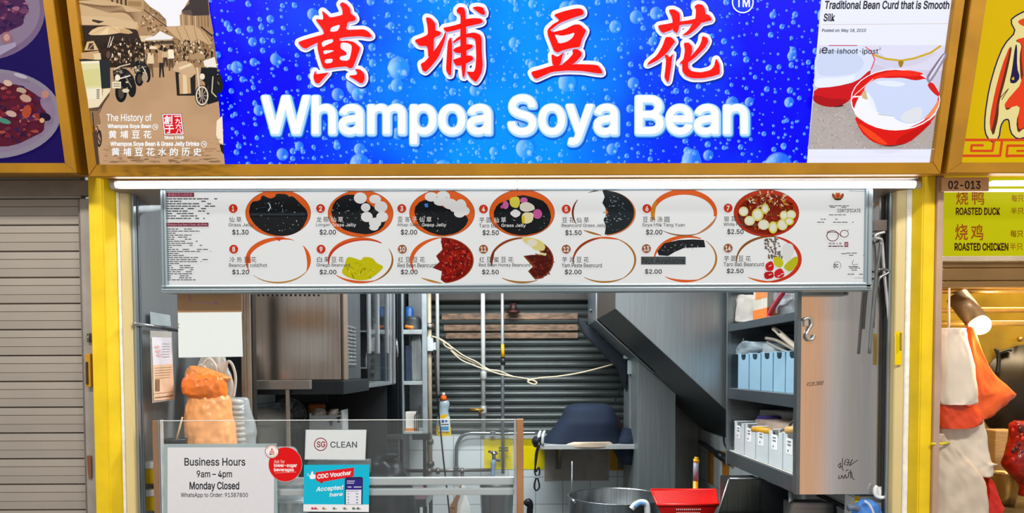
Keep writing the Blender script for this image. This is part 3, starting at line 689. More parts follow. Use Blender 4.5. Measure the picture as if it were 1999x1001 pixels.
# ---- neighbour sign on the left: purple with plates of food
s2 = thing('signboard', 'dark purple signboard with plates of food, over the closed grey shutter', 'signboard', tuple(SG(0, 330)))
b = MB()
bars(b, [[(ln(83, 126, TOP), TOP), (ln(104, 148, TOP), TOP), (150, 338), (126, 318)], [(-420, 318), (126, 318), (150, 338), (-420, 338)]], FRAME)
b.build('frame', s2)
pr = Print(SG, .75, .0)
pr.poly([(-420, TOP), (ln(84, 127, TOP), TOP), (127, 319), (-420, 319)], '1c0d57')
def plate(cx, cy, rx, ry, cols, rim, n, fx, fy):
    pr.circ(cx, cy, rx, ry, rim, n=48).circ(cx-1, cy-2, rx*.93, ry*.9, '8d7a92', n=40)
    pr.poly([(cx+fx*1.02*math.cos(k*PI/12)*random.uniform(.9, 1.08), cy+fy*1.02*math.sin(k*PI/12)*random.uniform(.9, 1.08)) for k in range(24)], cols[0], sm=1)
    for i in range(n):
        t, r = random.uniform(0, 2*PI), math.sqrt(random.random()); x, y = cx+fx*r*math.cos(t), cy+fy*r*math.sin(t)
        a, c = random.uniform(3, 10), random.uniform(2, 6)
        pr.poly([(x+a*math.cos(k*PI/3)*random.uniform(.6, 1.1), y+c*math.sin(k*PI/3)*random.uniform(.6, 1.1)) for k in range(6)], random.choice(cols))
plate(-34, 20, 122, 98, ['4a2450', '6b2f55', '8b4a6a', '2f1c4c', '744063', '5d3a66', 'a06a80'], '7b6484', 130, 88, 55)
pr.poly([(0,90),(30,82),(32,90),(0,108)], 'a79ab4').circ(12, 74, 11, 12, '9c6a76').circ(13, 73, 6, 7, 'c89a94')
plate(-20, 222, 139, 88, ['5a1a2e', '7a2030', '8e3034', '3a1c42', '6e2a44', 'a04a3c', '2a1840', '4c2250', 'b87a70'], '8f8494', 200, 112, 62)
for x, y, a, c, h in ((15, 162, 9, 6, 'd8b49c'), (42, 176, 10, 5, 'b9a287'), (50, 192, 12, 7, 'c49a88'), (22, 222, 11, 6, 'c9a798'), (88, 184, 7, 8, 'c08474'), (8, 236, 14, 5, '4d8a78'), (52, 218, 9, 14, 'b04a30'), (88, 228, 12, 8, '1d1030'), (82, 235, 5, 5, 'd8a878'), (40, 148, 14, 4, 'b8b0bc')): pr.circ(x, y, a, c, h, rot=.3, n=10)
pr.build('food_photo_film', s2)['label'] = 'purple film printed with two plates of food'
# ---- neighbour sign on the right: yellow with a red brush character
s3 = thing('signboard', 'yellow signboard with a red brush character and a key pattern border', 'signboard', tuple(SG(1990, 330)))
b = MB()
bars(b, [[(ln(1896, 1850, TOP), TOP), (ln(1927, 1878, TOP), TOP), (1878, 317), (1848, 338)], [(1878, 317), (2420, 316), (2420, 338), (1848, 338)]], M('a87610', .42, .25, .14, 7, .05))
b.build('frame', s3)
RQ = lambda cx, cy: (1860+cx/3.036, cy/3.033)
RL = lambda l: [RQ(x, y) for x, y in l]
pr = Print(SG, .85, .0)
pr.poly([(ln(1926, 1877, TOP), TOP), (2420, TOP), (2420, 318), (1877, 318)], 'd9b400')
big = RL([(440,70),(380,100),(350,125),(385,190),(310,270),(265,380),(225,520),(200,680),(198,780),(230,835),(265,815),(275,740),(300,700),(340,695),(350,780),(385,815),(440,800),(560,700),(560,60)])
big = chaikin(big)
pr.grow([big], 4.5, '1c1c50'); pr.grow([big], 1.8, 'e8d890')
for q, h in (([(345,265),(300,380),(250,540),(222,680),(218,740),(240,815),(270,700),(275,600),(310,480),(350,300)], '5a3018'), ([(340,265),(290,390),(245,560),(218,720),(225,790),(250,690),(265,590),(300,450),(335,310)], 'e03a18'),
             ([(365,240),(420,225),(560,150),(560,700),(420,760),(385,790),(375,720),(400,640),(385,600),(320,660),(305,620),(340,575),(410,490),(400,450),(395,330),(410,260)], '6a2a14'), ([(370,235),(430,220),(560,140),(560,670),(430,750),(390,770),(385,700),(400,620),(310,645),(306,610),(420,480),(405,320),(415,260)], 'e8401c'),
             ([(380,125),(440,100),(560,90),(560,160),(440,160),(405,150)], 'e04a20'), ([(370,265),(382,265),(380,400),(400,460),(370,495),(335,490),(350,420)], '241a4c'), ([(345,470),(362,450),(365,475)], 'd8b830')):
    pr.poly(RL(q), h, sm=1)
pr.line(RL([(270,590),(330,525),(290,590)]), 1.5, '5a3018')
R_ = 'd8481c'
pr.line(RL([(75,828),(560,828)]), 5, R_).line(RL([(60,922),(280,922),(292,830)]), 5, R_).line(RL([(180,860),(112,860),(108,893),(235,893),(245,830)]), 4.6, R_).line(RL([(330,925),(318,925),(325,862),(560,862)]), 4.6, R_).line(RL([(380,893),(560,893)]), 4, R_).line(RL([(318,922),(560,922)]), 5, R_)
pr.build('yellow_film', s3)['label'] = 'yellow film with a red brush character edged in navy'

# ================================================================== SHUTTERS, TUBE LIGHT AND MENU BOARD
# closed shutter of the neighbour on the left
YS = .055
t = thing('roller_shutter', 'closed grey roller shutter with broad horizontal slats beside the yellow pillar', 'shutter', P(20, 1000, YS))
SH = M('a49b90', .5, .25, .06, 3); SHG = M('37332e', .6)
b = MB(); x0, x1 = P(-700, 700, YS).x, P(166, 700, YS).x
prof = []; step = .0957; z = P(80, 386, YS).z+step*1.0
for i in range(26):
    zz = z-i*step
    prof += [(zz, .0), (zz-.0035, .014), (zz-.0065, .0), (zz-step*.33, -.002), (zz-step*.34, .004), (zz-step*.355, -.002), (zz-step*.68, -.002), (zz-step*.69, .003), (zz-step*.70, -.002), (zz-step*.985, 0)]
prof = [q for q in prof if q[0] > 0]
pts = [(x0, YS+dy, zz) for zz, dy in prof]+[(x0, YS+.03, prof[-1][0]), (x0, YS+.03, prof[0][0])]
b.prism(pts, (x1-x0, 0, 0), SH); b.build('curtain', t)
b = MB(); b.pbox(-260, 352, 175, 382, YS-.012, YS+.02, M('857a6c', .5, .2), .002); b.build('bottom_rail', t).name = 'head_rail'
zA, zB = P(170, 384, 0).z, 0
b = MB(); b.box(x1, x1+.012, YS-.02, YS+.04, 0, zA, M('7d756b', .45, .5), .002); b.box(x1+.012, a0, YS-.03, YS+.03, 0, zA, M('a39b91', .45, .4), .003); b.build('guide_rail', t)
b = MB(); b.pbox(166, 690, 176, 755, YS-.05, YS-.03, M('b8860b', .5), .002).pbox(167, 706, 171, 750, YS-.055, YS-.05, M('3a2410', .6), .001); b.build('lock_plate', t)['label'] = 'yellow lock plate with dark slot'
b = MB(); b.pbox(169, 650, 175, 668, YS-.042, YS-.03, M('6d6760', .4, .6), .002); b.tube([P(172, 655, YS-.05), P(172, 664, YS-.05)], .003, ALUD); b.build('latch', t)
b = MB(); b.prism([P(x, y, YS-.033) for x, y in ((170, 889), (179, 889), (180, 934), (174, 934))], (0, -.004, 0), M('7a4a30', .5), .001); b.build('tag', t)['label'] = 'brown paper tag'

# back shutter of the stall
YK = YB+.02
t = thing('roller_shutter', 'dark grey ribbed roller shutter closed above the tiled sill at the back', 'shutter', (0, YK, sillz))
b = MB(); st = .0545; zz = sillz; prof = []
while zz < 2.3:
    prof += [(zz, .006), (zz+st*.08, .0), (zz+st*.3, -.009), (zz+st*.55, -.011), (zz+st*.8, -.005), (zz+st*.93, .004)]; zz += st
pts = [(SHX0-.02, YK+dy, z) for z, dy in prof]+[(SHX0-.02, YK+.03, zz), (SHX0-.02, YK+.03, sillz)]
b.prism(pts, (SHX1-SHX0+.04, 0, 0), M('3e4543', .42, .35, .15, 6)); b.build('curtain', t)
BRN = M('80654f', .5, .1, .55, 16, .1, stretch=(1, 1, 3))  # brown slats with uneven tone, laid over the curtain
for ya, yb2, xa in ((612, 623, 862), (634, 645, 866), (650, 660, 870)):
    p, q = P(xa, ya, YK-.012), P(1128, yb2, YK-.012)
    MB().box(p.x, q.x, YK-.016, YK+.01, q.z, p.z, BRN, .003).build('brown_slat', t)['label'] = 'brown slat'
MB().box(SHX0-.02, SHX1+.02, YK-.06, YK-.02, P(1000, 588, YK).z, P(1000, 560, YK).z+.12, M('3a3733', .5), .01).build('shutter_box', t)
MB().box(SHX1-.055, SHX1-.0, YB-.03, YK+.02, sillz, 2.3, M('7c8484', .45, .4), .004).build('guide_rail', t)
b = MB(); c = P(1002, 592, YK-.07); b.tube([c, c+Vector((0, 0, -.07))], .025, M('3b1f1c', .5)); b.lathe([(.05, 0), (.05, -.015), (.02, -.02)], c+Vector((0, 0, -.055)), M('4a2420', .5)); b.build('pull_knob', t)

# long tube light under the signboard
t = thing('tube_light', 'long thin white LED tube light lit above the menu board', 'light', P(1000, 366, -.02))
a, b_ = P(231, 361, -.02), P(1785, 360, -.02)
MB().tube([a, b_], .0125, glow('fdfdff', 5.5), 14).build('tube', t)
b = MB(); b.box(a.x-.03, b_.x+.01, -.03, .0, a.z+.011, a.z+.017, M('9a938c', .4, .4), .003); b.build('batten', t)
for px in (222, 1790):
    c = P(px, 361, -.02); MB().tube([c-Vector((.008, 0, 0)), c+Vector((.008, 0, 0))], .015, M('c9c4bb', .4)).build('end_cap', t)
MB().tube([P(1010, 352, -.032), P(1010, 371, -.032)], .0015, BLACK).build('wire_tie', t)

# menu board
YM = .025
mb_ = thing('menu_board', 'wide white menu board of bowls numbered one to fourteen with aluminium frame', 'menu board', P(1000, 565, YM))
FR = M('9fb0b8', .35, .6, .05, 3)
def framebar(x0, y0, x1, y1): return MB().pbox(x0, y0, x1, y1, YM-.014, YM+.05, FR, .006)
b = framebar(314, 553, 1704, 569); b.pbox(316, 556, 1702, 559, YM-.017, YM-.012, ALUD, .001).pbox(316, 562, 1702, 564, YM-.017, YM-.012, ALU, .001)
b.pbox(314, 366, 325, 566, YM-.014, YM+.05, FR, .006).pbox(1690, 366, 1704, 566, YM-.014, YM+.05, FR, .006).pbox(314, 358, 1704, 371, YM-.014, YM+.05, FR, .006)
b.pbox(1694, 370, 1696, 555, YM-.017, YM-.012, ALUD, .001).pbox(318, 370, 320, 555, YM-.017, YM-.012, ALUD, .001)
b.build('frame', mb_)
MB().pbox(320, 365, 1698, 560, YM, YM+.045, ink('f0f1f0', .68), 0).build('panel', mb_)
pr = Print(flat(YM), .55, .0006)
BASE = pr.off; TX = '3a3a3c'; OR = 'f0661e'; RD = 'dc3a1c'
DK = ['14181c', '1c2226', '0e1114', '242b2f']
def reset(): pr.off = BASE
def bowl(cx, cy, fill, rim=OR, rx=64, ry=46, crescent=None):
    pr.circ(cx, cy, rx, ry, '7a3a10', n=44); pr.circ(cx, cy, rx-.7, ry-.7, rim, n=44)
def specks(cx, cy, rx, ry, n, cols, smin=.6, smax=2.6, keepin=None):
    for _ in range(n):
        t_, r_ = random.uniform(0, 2*PI), math.sqrt(random.random()); x, y = cx+rx*r_*math.cos(t_), cy+ry*r_*math.sin(t_)
        if keepin and not keepin(x, y): continue
        l = random.uniform(smin, smax); a = random.uniform(0, PI)
        pr.poly([(x+l*math.cos(a), y+l*math.sin(a)), (x-.35*l*math.sin(a), y+.35*l*math.cos(a)), (x-l*math.cos(a), y-l*math.sin(a)), (x+.3*l*math.sin(a), y-.3*l*math.cos(a))], random.choice(cols))
SHINE = ['b9c4c8', '7b878c', 'e8eef0', '4d585d', '2b3337']
def jelly(cx, cy, pts): pr.poly(pts, '14181b', sm=1)
def D(n): # map crop pixels of the three menu crops to photograph pixels
    return (lambda l: [(300+x/4.346, 350+y/4.346) for x, y in l]) if n == 0 else ((lambda l: [(750+x/4.346, 350+y/4.346) for x, y in l]) if n == 1 else (lambda l: [(1200+x/3.844, 350+y/3.844) for x, y in l]))
A, B2, C2 = D(0), D(1), D(2)
# 1 grass jelly
bowl(543, 416, 0); jelly(0, 0, A([(825,190),(905,180),(920,130),(985,165),(1030,150),(1040,120),(1130,125),(1150,150),(1180,140),(1240,200),(1300,260),(1310,320),(1260,420),(1180,470),(1060,482),(950,455),(860,390),(805,300)])); specks(543, 422, 55, 32, 60, SHINE)
pr.line(A([(860,250),(960,235)]), .8, '3f4a50').line(A([(985,210),(995,240),(975,270)]), 2, 'd5e0e4').line(A([(830,300),(1290,300)]), 4, '2b343a')
# 8 beancurd
reset(); pr.arc(543, 508, 64, 45, 150, 300, .5, 9, OR).arc(543, 508, 64, 45, -40, 30, 1, 8, OR).arc(543, 508, 64, 45, 20, 140, .6, 3, 'c98a30'); pr.poly(A([(800,690),(830,560),(820,640),(825,710),(790,712)]), 'f0541a').poly(A([(1020,490),(1110,490),(1065,525)]), 'e8441a')
# 2
reset(); bowl(704, 417, 0); jelly(0, 0, A([(1500,300),(1530,190),(1620,130),(1720,130),(1820,200),(1900,260),(1980,330),(1940,420),(1830,470),(1700,455),(1590,420)])); specks(680, 418, 36, 30, 45, SHINE)
for x, y, a, c in ((1755,160,55,48), (1880,170,50,38), (1800,240,40,36), (1930,235,55,48), (1810,320,50,44), (1940,320,50,44), (1880,370,52,44), (1870,410,40,26)): pr.circ(300+x/4.346, 350+y/4.346, a/4.346, c/4.346, 'f2f2f0', n=18)
pr.poly(A([(1838,275),(1868,250),(1905,275),(1870,300)]), '2a2c2c')
# 9
reset(); pr.arc(704, 508, 64, 45, 170, 310, 2, 8, RD).arc(704, 508, 64, 45, 200, 300, 1, 5, OR).arc(704, 508, 64, 45, -30, 70, 1, 4, 'a86a20').arc(704, 508, 63, 45, 60, 140, 1, 5, OR)
pr.poly(A([(1640,655),(1700,665),(1760,690),(1780,655),(1860,665),(1890,710),(1960,740),(1900,800),(1830,850),(1740,860),(1640,830),(1590,790),(1620,730)]), 'd8d000', sm=2); specks(704, 525, 30, 14, 30, ['ece23a', 'a89c00', 'f0e860', 'c8be00'], 1.5, 5)
for q in ([(1680,800),(1700,840)], [(1765,770),(1755,800)], [(1830,830),(1845,838)]): pr.line(A(q), 1.2, '6a5a10')
# 3
reset(); bowl(863, 416, 0); jelly(0, 0, B2([(250,250),(310,180),(420,170),(520,250),(640,270),(720,330),(690,400),(610,460),(480,480),(360,440),(280,370)])); specks(855, 426, 48, 28, 50, SHINE, keepin=lambda x, y: y > 404+(x-815)*.16)
for x, y, a, c in ((400,150,55,40), (500,150,60,50), (560,210,60,45), (480,190,60,36), (650,230,50,60), (640,290,48,36), (690,270,36,36), (590,250,30,28)): pr.circ(750+x/4.346, 350+y/4.346, a/4.346, c/4.346, 'f1f1ef', n=16)
pr.poly(B2([(340,210),(370,205),(375,235),(350,240)]), '4a8ae0').circ(872, 386, .9, .9, TX).circ(853, 385, .9, .9, TX)
# 10
reset(); pr.arc(863, 508, 63, 45, 150, 270, 1, 8, OR).arc(863, 508, 63, 45, 90, 130, 1, 4, 'c98a30')
pr.poly([(863+62*math.cos(math.radians(k)), 508+45*math.sin(math.radians(k))) for k in range(-92, 92, 8)], 'b05a20').poly([(863+60*math.cos(math.radians(k)), 508+43.5*math.sin(math.radians(k))) for k in range(-90, 90, 8)]+B2([(480,850),(490,780),(410,750),(470,700),(440,650),(500,590),(480,530)]), '8c1008')
for _ in range(150):
    t_, r_ = random.uniform(-1.5, 1.5), math.sqrt(random.random()); x, y = 863+57*r_*math.cos(t_), 508+41*r_*math.sin(t_)
    if x < 856: continue
    pr.circ(x, y, random.uniform(2, 4.6), random.uniform(1.4, 2.6), random.choice(['a8140a', '7a0a06', 'c0200e', '94180c', 'd8402a', '5e0804']), rot=random.uniform(0, 3), n=10)
specks(885, 508, 34, 36, 26, ['f0c0a8', 'e88a70', 'ffe8d8'], .8, 2)
# 4
reset(); bowl(1019, 416, 0); jelly(0, 0, B2([(920,300),(960,210),(1040,180),(1160,130),(1260,150),(1370,190),(1420,300),(1400,390),(1320,450),(1180,480),(1060,460),(970,400)])); specks(1024, 424, 50, 30, 40, SHINE)
for x, y, a, c, h in ((1030,220,26,34,'d868a8'), (1185,180,32,26,'d868a8'), (1300,295,40,42,'cf5ea0'), (1000,235,14,14,'c85a98')): pr.circ(750+x/4.346, 350+y/4.346, a/4.346, c/4.346, h, n=14)
for q, h in (([(1060,160),(1140,145),(1155,200),(1130,250),(1070,230)], 'e6dc50'), ([(1150,210),(1210,190),(1270,220),(1280,260),(1200,280),(1150,260)], 'f0ead8'), ([(1060,290),(1110,250),(1160,280),(1150,310),(1110,330)], 'f0eeea'), ([(1190,280),(1270,285),(1260,360),(1210,380),(1170,370),(1165,310)], 'efe6b4'), ([(1165,320),(1190,300),(1195,375),(1170,378)], 'e8d020')): pr.poly(B2(q), h, sm=1)
# 11
reset(); pr.arc(1019, 508, 62, 45, 165, 290, 1, 5, '9a4a18').arc(1019, 508, 62, 45, 165, 210, 2, 6, '8a3010').arc(1019, 508, 62, 45, 60, 130, 1, 4, 'b07828')
pr.poly([(1019+62*math.cos(math.radians(k)), 508+45*math.sin(math.radians(k))) for k in range(-60, 56, 8)]+B2([(1280,850),(1220,780),(1260,740),(1180,650),(1250,640),(1340,640),(1310,590)]), '8a3a14').poly([(1019+59*math.cos(math.radians(k)), 508+43*math.sin(math.radians(k))) for k in range(-40, 50, 8)]+B2([(1270,830),(1230,770),(1290,740),(1240,690),(1200,650),(1340,640)]), '54140a')
specks(1060, 515, 22, 28, 60, ['7a1e0c', '3a0c06', '902a14', 'a84a30'], 1.5, 4)
pr.poly(B2([(1160,490),(1250,495),(1330,520),(1370,570),(1355,610),(1270,600),(1240,560),(1190,540)]), 'f0e08a', sm=1).poly(B2([(1200,530),(1260,500),(1310,540),(1250,580)]), 'f4efd8', sm=1).poly(B2([(1310,620),(1380,630),(1370,650),(1320,640)]), 'efe0a0')
# 5
reset(); pr.arc(1180, 415, 64, 45, 150, 215, 1, 4, '7a3416').arc(1180, 415, 64, 45, 95, 130, 1, 4, 'b07828').arc(1180, 415, 64, 45, 240, 270, .6, 2, '5a3a28')
pr.poly([(1180+61*math.cos(math.radians(k)), 416+44*math.sin(math.radians(k))) for k in range(-90, 94, 8)], 'e08040').poly([(1180+58*math.cos(math.radians(k)), 415+43*math.sin(math.radians(k))) for k in range(-94, 96, 8)]+B2([(1870,470),(1880,400),(1860,340),(1900,280),(1850,200),(1870,150)]), '20282c')
specks(1202, 416, 26, 34, 60, SHINE+['5a7ca0'], 1, 3.6)
# 12
reset(); pr.arc(1180, 507, 62, 45, 165, 285, 1, 5, 'a84018').arc(1180, 507, 62, 45, 250, 300, 1, 4, OR).arc(1180, 507, 62, 45, -70, 60, .8, 4, 'b87830').arc(1180, 507, 62, 45, 50, 130, 1, 3.5, 'b88034')
# 6
reset(); pr.arc(1335, 415, 65, 46, 165, 370, 6, 11, OR).arc(1335, 415, 65, 46, 160, 210, 5, 9, 'e0902a').arc(1335, 415, 65, 46, 5, 70, 1, 5, 'd08a58').arc(1335, 415, 65, 46, 60, 130, .8, 3, '9a6a40')
# 13
reset(); pr.arc(1338, 505, 62, 46, 180, 300, 2, 7, OR).arc(1338, 505, 62, 46, -50, 80, 1, 4, 'c08030').arc(1338, 505, 62, 46, 60, 130, 1, 5, OR)
pr.poly(C2([(320,540),(370,480),(480,455),(590,450),(670,455),(680,510),(600,512),(520,515),(450,545),(400,575),(330,570)]), '1c2024'); specks(1325, 484, 40, 12, 70, SHINE, .6, 2, keepin=lambda x, y: abs(y-(470+((x-1335)/40)**2*12+8)) < 9 and x < 1375)
pr.rect(1251, 501, 1338, 516.5, '565b5d').text('Not Available', 1254, 502.5, 1336, 515, '2e3234', .006)
# 7
reset(); bowl(1496, 416, 0, 'c83410'); pr.circ(1496, 418, 56, 40, '8a2008', n=30); specks(1496, 412, 54, 38, 110, ['b83210', '6a3a18', 'a8742a', 'd04a18', '7a4a1a', 'e0a040', '501808'], 2, 7); specks(1500, 392, 40, 18, 50, ['f4e8c8', 'e8c890', 'd87850', 'fbf3df'], 1.5, 5)
for x, y, a, c, h in ((960,245,36,36,'ece8a0'), (1065,270,44,48,'e8e070'), (1005,315,40,36,'f0eca8'), (1110,345,42,38,'f0eec8'), (1180,365,34,46,'e8e050'), (1250,345,40,42,'eee890'), (1315,270,36,34,'eceaa8'), (1260,275,30,34,'e8e488'), (1300,320,36,30,'e0d830'), (1120,225,30,40,'d8d060')):
    px_, py_ = 1200+x/3.844, 350+y/3.844; pr.circ(px_, py_, a/3.844, c/3.844, h, n=16).circ(px_, py_, a/3.844*.7, c/3.844*.7, 'f6f4e2', n=14)
# 14
reset(); pr.arc(1501, 506, 64, 46, 170, 290, 1, 5, '9a5a20').arc(1501, 506, 64, 46, -75, 95, 3, 8, RD).arc(1501, 506, 64, 46, 80, 130, 1, 4, OR)
for i in range(95):
    x, y = random.uniform(1488, 1530), random.uniform(464, 505)
    if x < 1486+(y-464)*.35 or x > 1520+(y-464)*.3: continue
    pr.circ(x, y, 2, 2, '5e4434', n=8).circ(x+.2, y-.3, .9, .9, 'c8b8a8', n=6)
for q, h in (([(1250,490),(1320,480),(1345,540),(1300,620),(1250,590)], 'f3f2ee'), ([(1180,590),(1230,580),(1265,630),(1240,670),(1190,650)], 'd8d420'), ([(1270,640),(1350,575),(1370,600),(1360,650),(1310,700),(1260,670)], 'ccca1e'), ([(1120,640),(1170,610),(1190,650),(1180,690),(1130,690)], 'dc1c20'), ([(1110,700),(1180,690),(1190,740),(1120,755)], 'c81418'), ([(1190,690),(1240,665),(1270,710),(1250,745),(1190,740)], 'e02428')): pr.poly(C2(q), h, sm=1)
for x, y in ((1150, 655), (1150, 720), (1215, 730), (1240, 715)): pr.line([(1200+x/3.844, 350+y/3.844), (1205+x/3.844, 348+y/3.844)], 1.6, 'f0e8e8')
# numbers, names and prices
NM = [('仙草', 'Grass Jelly', '$1.30', 457, 408), ('龙眼仙草', 'Longan Grass Jelly', '$2.00', 627, 408), ('亚答子仙草', 'Attap Seed Grass Jelly', '$2.00', 785, 408), ('芋圆仙草', 'Taro Ball Grass Jelly', '$2.50', 944, 409), ('豆花仙草', 'Beancurd Grass Jelly', '$1.50', 1105, 409), ('豆奶汤圆', 'Soya Milk Tang Yuan', '$2.00', 1262, 408), ('银耳汤', 'White Fungus Soup', '$2.50', 1420, 407),
      ('冷热豆花', 'Beancurd cold/hot', '$1.20', 458, 487), ('白果豆花', 'Ginkgo Beancurd', '$2.00', 628, 487), ('红豆豆花', 'Red Bean Beancurd', '$2.00', 786, 487), ('红豆蜜豆花', 'Red Bean Honey Beancurd', '$2.50', 944, 487), ('芋泥豆花', 'Yam Paste Beancurd', '$2.00', 1105, 487), ('', '', '$2.00', 1261, 486), ('芋圆豆花', 'Taro Ball Beancurd', '$2.50', 1420, 485)]
for i, (zh, en, pc, x, y) in enumerate(NM):
    pr.off = BASE+.008
    h = RD if i < 9 else '8a3c18'
    pr.circ(x, y, 8.7, 8.7, h, n=22)
    if i > 8: pr.circ(x, y, 7.4, 7.4, 'e8a060', n=20).circ(x, y, 6.9, 6.9, '9c4c1c', n=20)
    n_ = str(i+1); pr.text(n_, x-(2.2 if i == 0 else 3 if i < 9 else 5.5), y-5, x+(1.6 if i == 0 else 3 if i < 9 else 5.5), y+5, 'fbf4ee', .03)
    yy = y+(16 if i < 7 else 15)
    black = i in (1, 2, 3)
    for k, ch in enumerate(zh):
        dark = black and k*13 > 16
        pr.text(ch, x-8+k*14, yy, x+2+k*14, yy+10.5, 'f2f0ec' if dark else '4a4642', .006, kind='cjk', res=2)
    if en:
        wd = len(en)*4.35
        if black:
            k = en.index('Grass') if 'Grass' in en else 0
            f = k/len(en)
            pr.text(en[:k].strip(), x-9, yy+12.5, x-9+wd*f-3, yy+20, '4a4a4c', .008, res=2).text(en[k:], x-9+wd*f, yy+12.5, x-9+wd, yy+20.5, 'f0eeea', .012, res=2)
        else: pr.text(en, x-9, yy+12.5, x-9+wd, yy+20.5, '55534f', .012, res=2)
    pr.text(pc, x-(2 if i < 7 else 3), y+(40 if i < 7 else 39), x+30, y+(52 if i < 7 else 50), '3c3d3f', .02)
# story column on the left of the board
pr.off = BASE+.008
pr.rect(327, 377, 381, 385.5, '7a1f2e').text('黄埔豆花水的历史', 330, 378.3, 378, 384.3, 'd08aa0', .01, kind='cjk', res=2).rect(327.5, 435.5, 409, 443, '7a1f2e').text('Whampoa Soya Bean & Grass Jelly Drinks', 329, 436.6, 407, 442.4, 'd8a0b0', .015, res=2)
def dashes(x0, xm, y, hgt, col, seed):
    x = x0; rr = random.Random(seed)
    while x < xm:
        l = rr.uniform(4, 13); fade = rr.random() < (x-x0)/(xm-x0+20)*.8
        if not fade: pr.rect(x, y, min(x+l, xm), y+hgt, col, True)
        x += l+rr.uniform(.8, 1.8)
pr._n()
for i in range(9): dashes(327, (426, 426, 426, 424, 424, 415, 411, 408, 402)[i], 388+i*4.75, 2.4, '5c6064', i)
for i in range(26):
    dashes(328, (383, 392, 378, 376, 372, 390, 388, 384, 398, 338, 408, 414, 398, 402, 402, 408, 396, 352, 384, 380, 392, 378, 384, 372, 380, 384)[i], 447+i*3.95, 1.9, '66696c', 40+i)
# certificate on the right of the board
pr.off = BASE+.008
pr.circ(1633.5, 387, 8.5, 5, 'c88830').rect(1628.5, 377, 1638.5, 389, 'd8a040').rect(1630, 379, 1637, 387, 'd8342c').circ(1625.5, 384, 3, 6, '9a5a28', rot=-.4).circ(1641.5, 384, 3, 6, '9a5a28', rot=.4).circ(1633.5, 390, 7, 2, '3a2c24')
pr._n()
for x0, x1, y in ((1616, 1655, 402), (1618, 1650, 404.6), (1616, 1650, 419.5), (1600, 1610, 428), (1628, 1634, 428), (1593, 1612, 434), (1624, 1664, 434), (1650, 1684, 494), (1655, 1684, 498), (1640, 1650, 495)): dashes(x0, x1, y, 1.5, '4c4c50', x0)
pr.text('CERTIFICATE', 1632, 408.5, 1678, 415.5, '3c3c40', .014, res=2)
pr.arc(1623, 461, 12, 11, 0, 360, 1.4, 1.6, '7a3a3c').arc(1646, 457, 8.5, 7.5, 0, 360, 1.2, 1.5, '7a3a3c').line([(1612, 455), (1622, 453.5), (1633, 455), (1640, 462)], 1.3, '6a3034').line([(1613, 451), (1615, 454)], 1, '6a3034').line([(1654, 449), (1652, 452)], 1, '6a3034')
for k, ch in enumerate('味味之家'): pr.text(ch, 1616+k*6.6, 474, 1621+k*6.6, 478.5, '5a2c30', .01, kind='cjk', res=2)
pr.rect(1646, 473, 1653.5, 483, 'a0505a').rect(1647.5, 475, 1652, 481, 'd8a0a8'); pr._n(); dashes(1615, 1643, 480.5, 2, '4a2a2c', 3)
pr.arc(1632, 519, 7.5, 8, 120, 420, .6, .9, '5a5a60').text('3C', 1625, 515.5, 1634, 523, '3c3c44', .03)
pr.line([(1664, 508), (1661, 514), (1663, 518), (1672, 516)], .9, '404048'); pr._n()
for x0, x1, y in ((1654, 1678, 520), (1656, 1676, 523), (1660, 1670, 527), (1652, 1682, 535)): dashes(x0, x1, y, 1.6, '4c4c54', x0+y)
pr.line([(1655, 374), (1687, 375)], .8, '6a7478').line([(1687, 375), (1684, 543)], .7, '9aa4a8').line([(1684, 543), (1665, 543)], .7, '6a7478')
pr.build('menu_print', mb_)['label'] = 'printed menu of fourteen numbered bowls with prices'

# ================================================================== SERVICE COUNTER AND CLEAR SCREEN
b = MB(); b.box(a4+.025, c4-.032, .07, .56, .90, .94, STEELX, .006); b.box(a4+.03, c4-.036, .10, .53, 0, .90, steel('8f9598', .35), .004)
b.build('service_counter', **tg('long stainless service counter between the yellow pillars under the clear screen', 'counter'))
CT = .94
YG = .10
scr = thing('counter_screen', 'clear acrylic counter screen with brown posts and notices stuck on it', 'screen', (P(660, 900, YG).x, YG, CT))
x0, x1 = P(300, 900, YG).x, P(1022, 900, YG).x; zt = P(660, 819, YG).z
MB().box(x0+.018, x1-.02, YG, YG+.005, CT, zt, clear('e6f0f0', .03), .001).build('clear_pane', scr)
MB().box(x0+.02, x1-.034, YG-.0012, YG+.0062, zt-.0028, zt, M('d9dcda', .2), .0005).build('pane_edge', scr)['label'] = 'bright top edge of the pane'
PB = M('8a6a50', .5, .1, .15, 8)
b = MB(); b.box(x0, x0+.022, YG-.006, YG+.02, CT, zt, PB, .002); b.box(x0+.023, x0+.028, YG-.008, YG+.012, CT, zt, ALU, .001).box(x0+.03, x0+.034, YG-.008, YG+.012, CT, zt+.002, M('cfd4d6', .25, .3), .001); b.build('post', scr)
b = MB(); b.box(x1-.026, x1, YG-.006, YG+.02, CT, zt, M('a5754c', .5, .1, .15, 8), .002); b.box(x1-.036, x1-.027, YG-.01, YG+.014, CT, zt, M('b3b2b8', .3, .5), .001); b.build('post', scr)
for ya, yb2 in ((932, 947), (954, 967)):
    q = XZ(515, ya, 1003, yb2, YG+.012); MB().box(q[0], x1-.036, YG+.012, YG+.036, q[2], q[3], M('b9c2c4', .3, .5, .04, 3), .004).build('rail', scr)

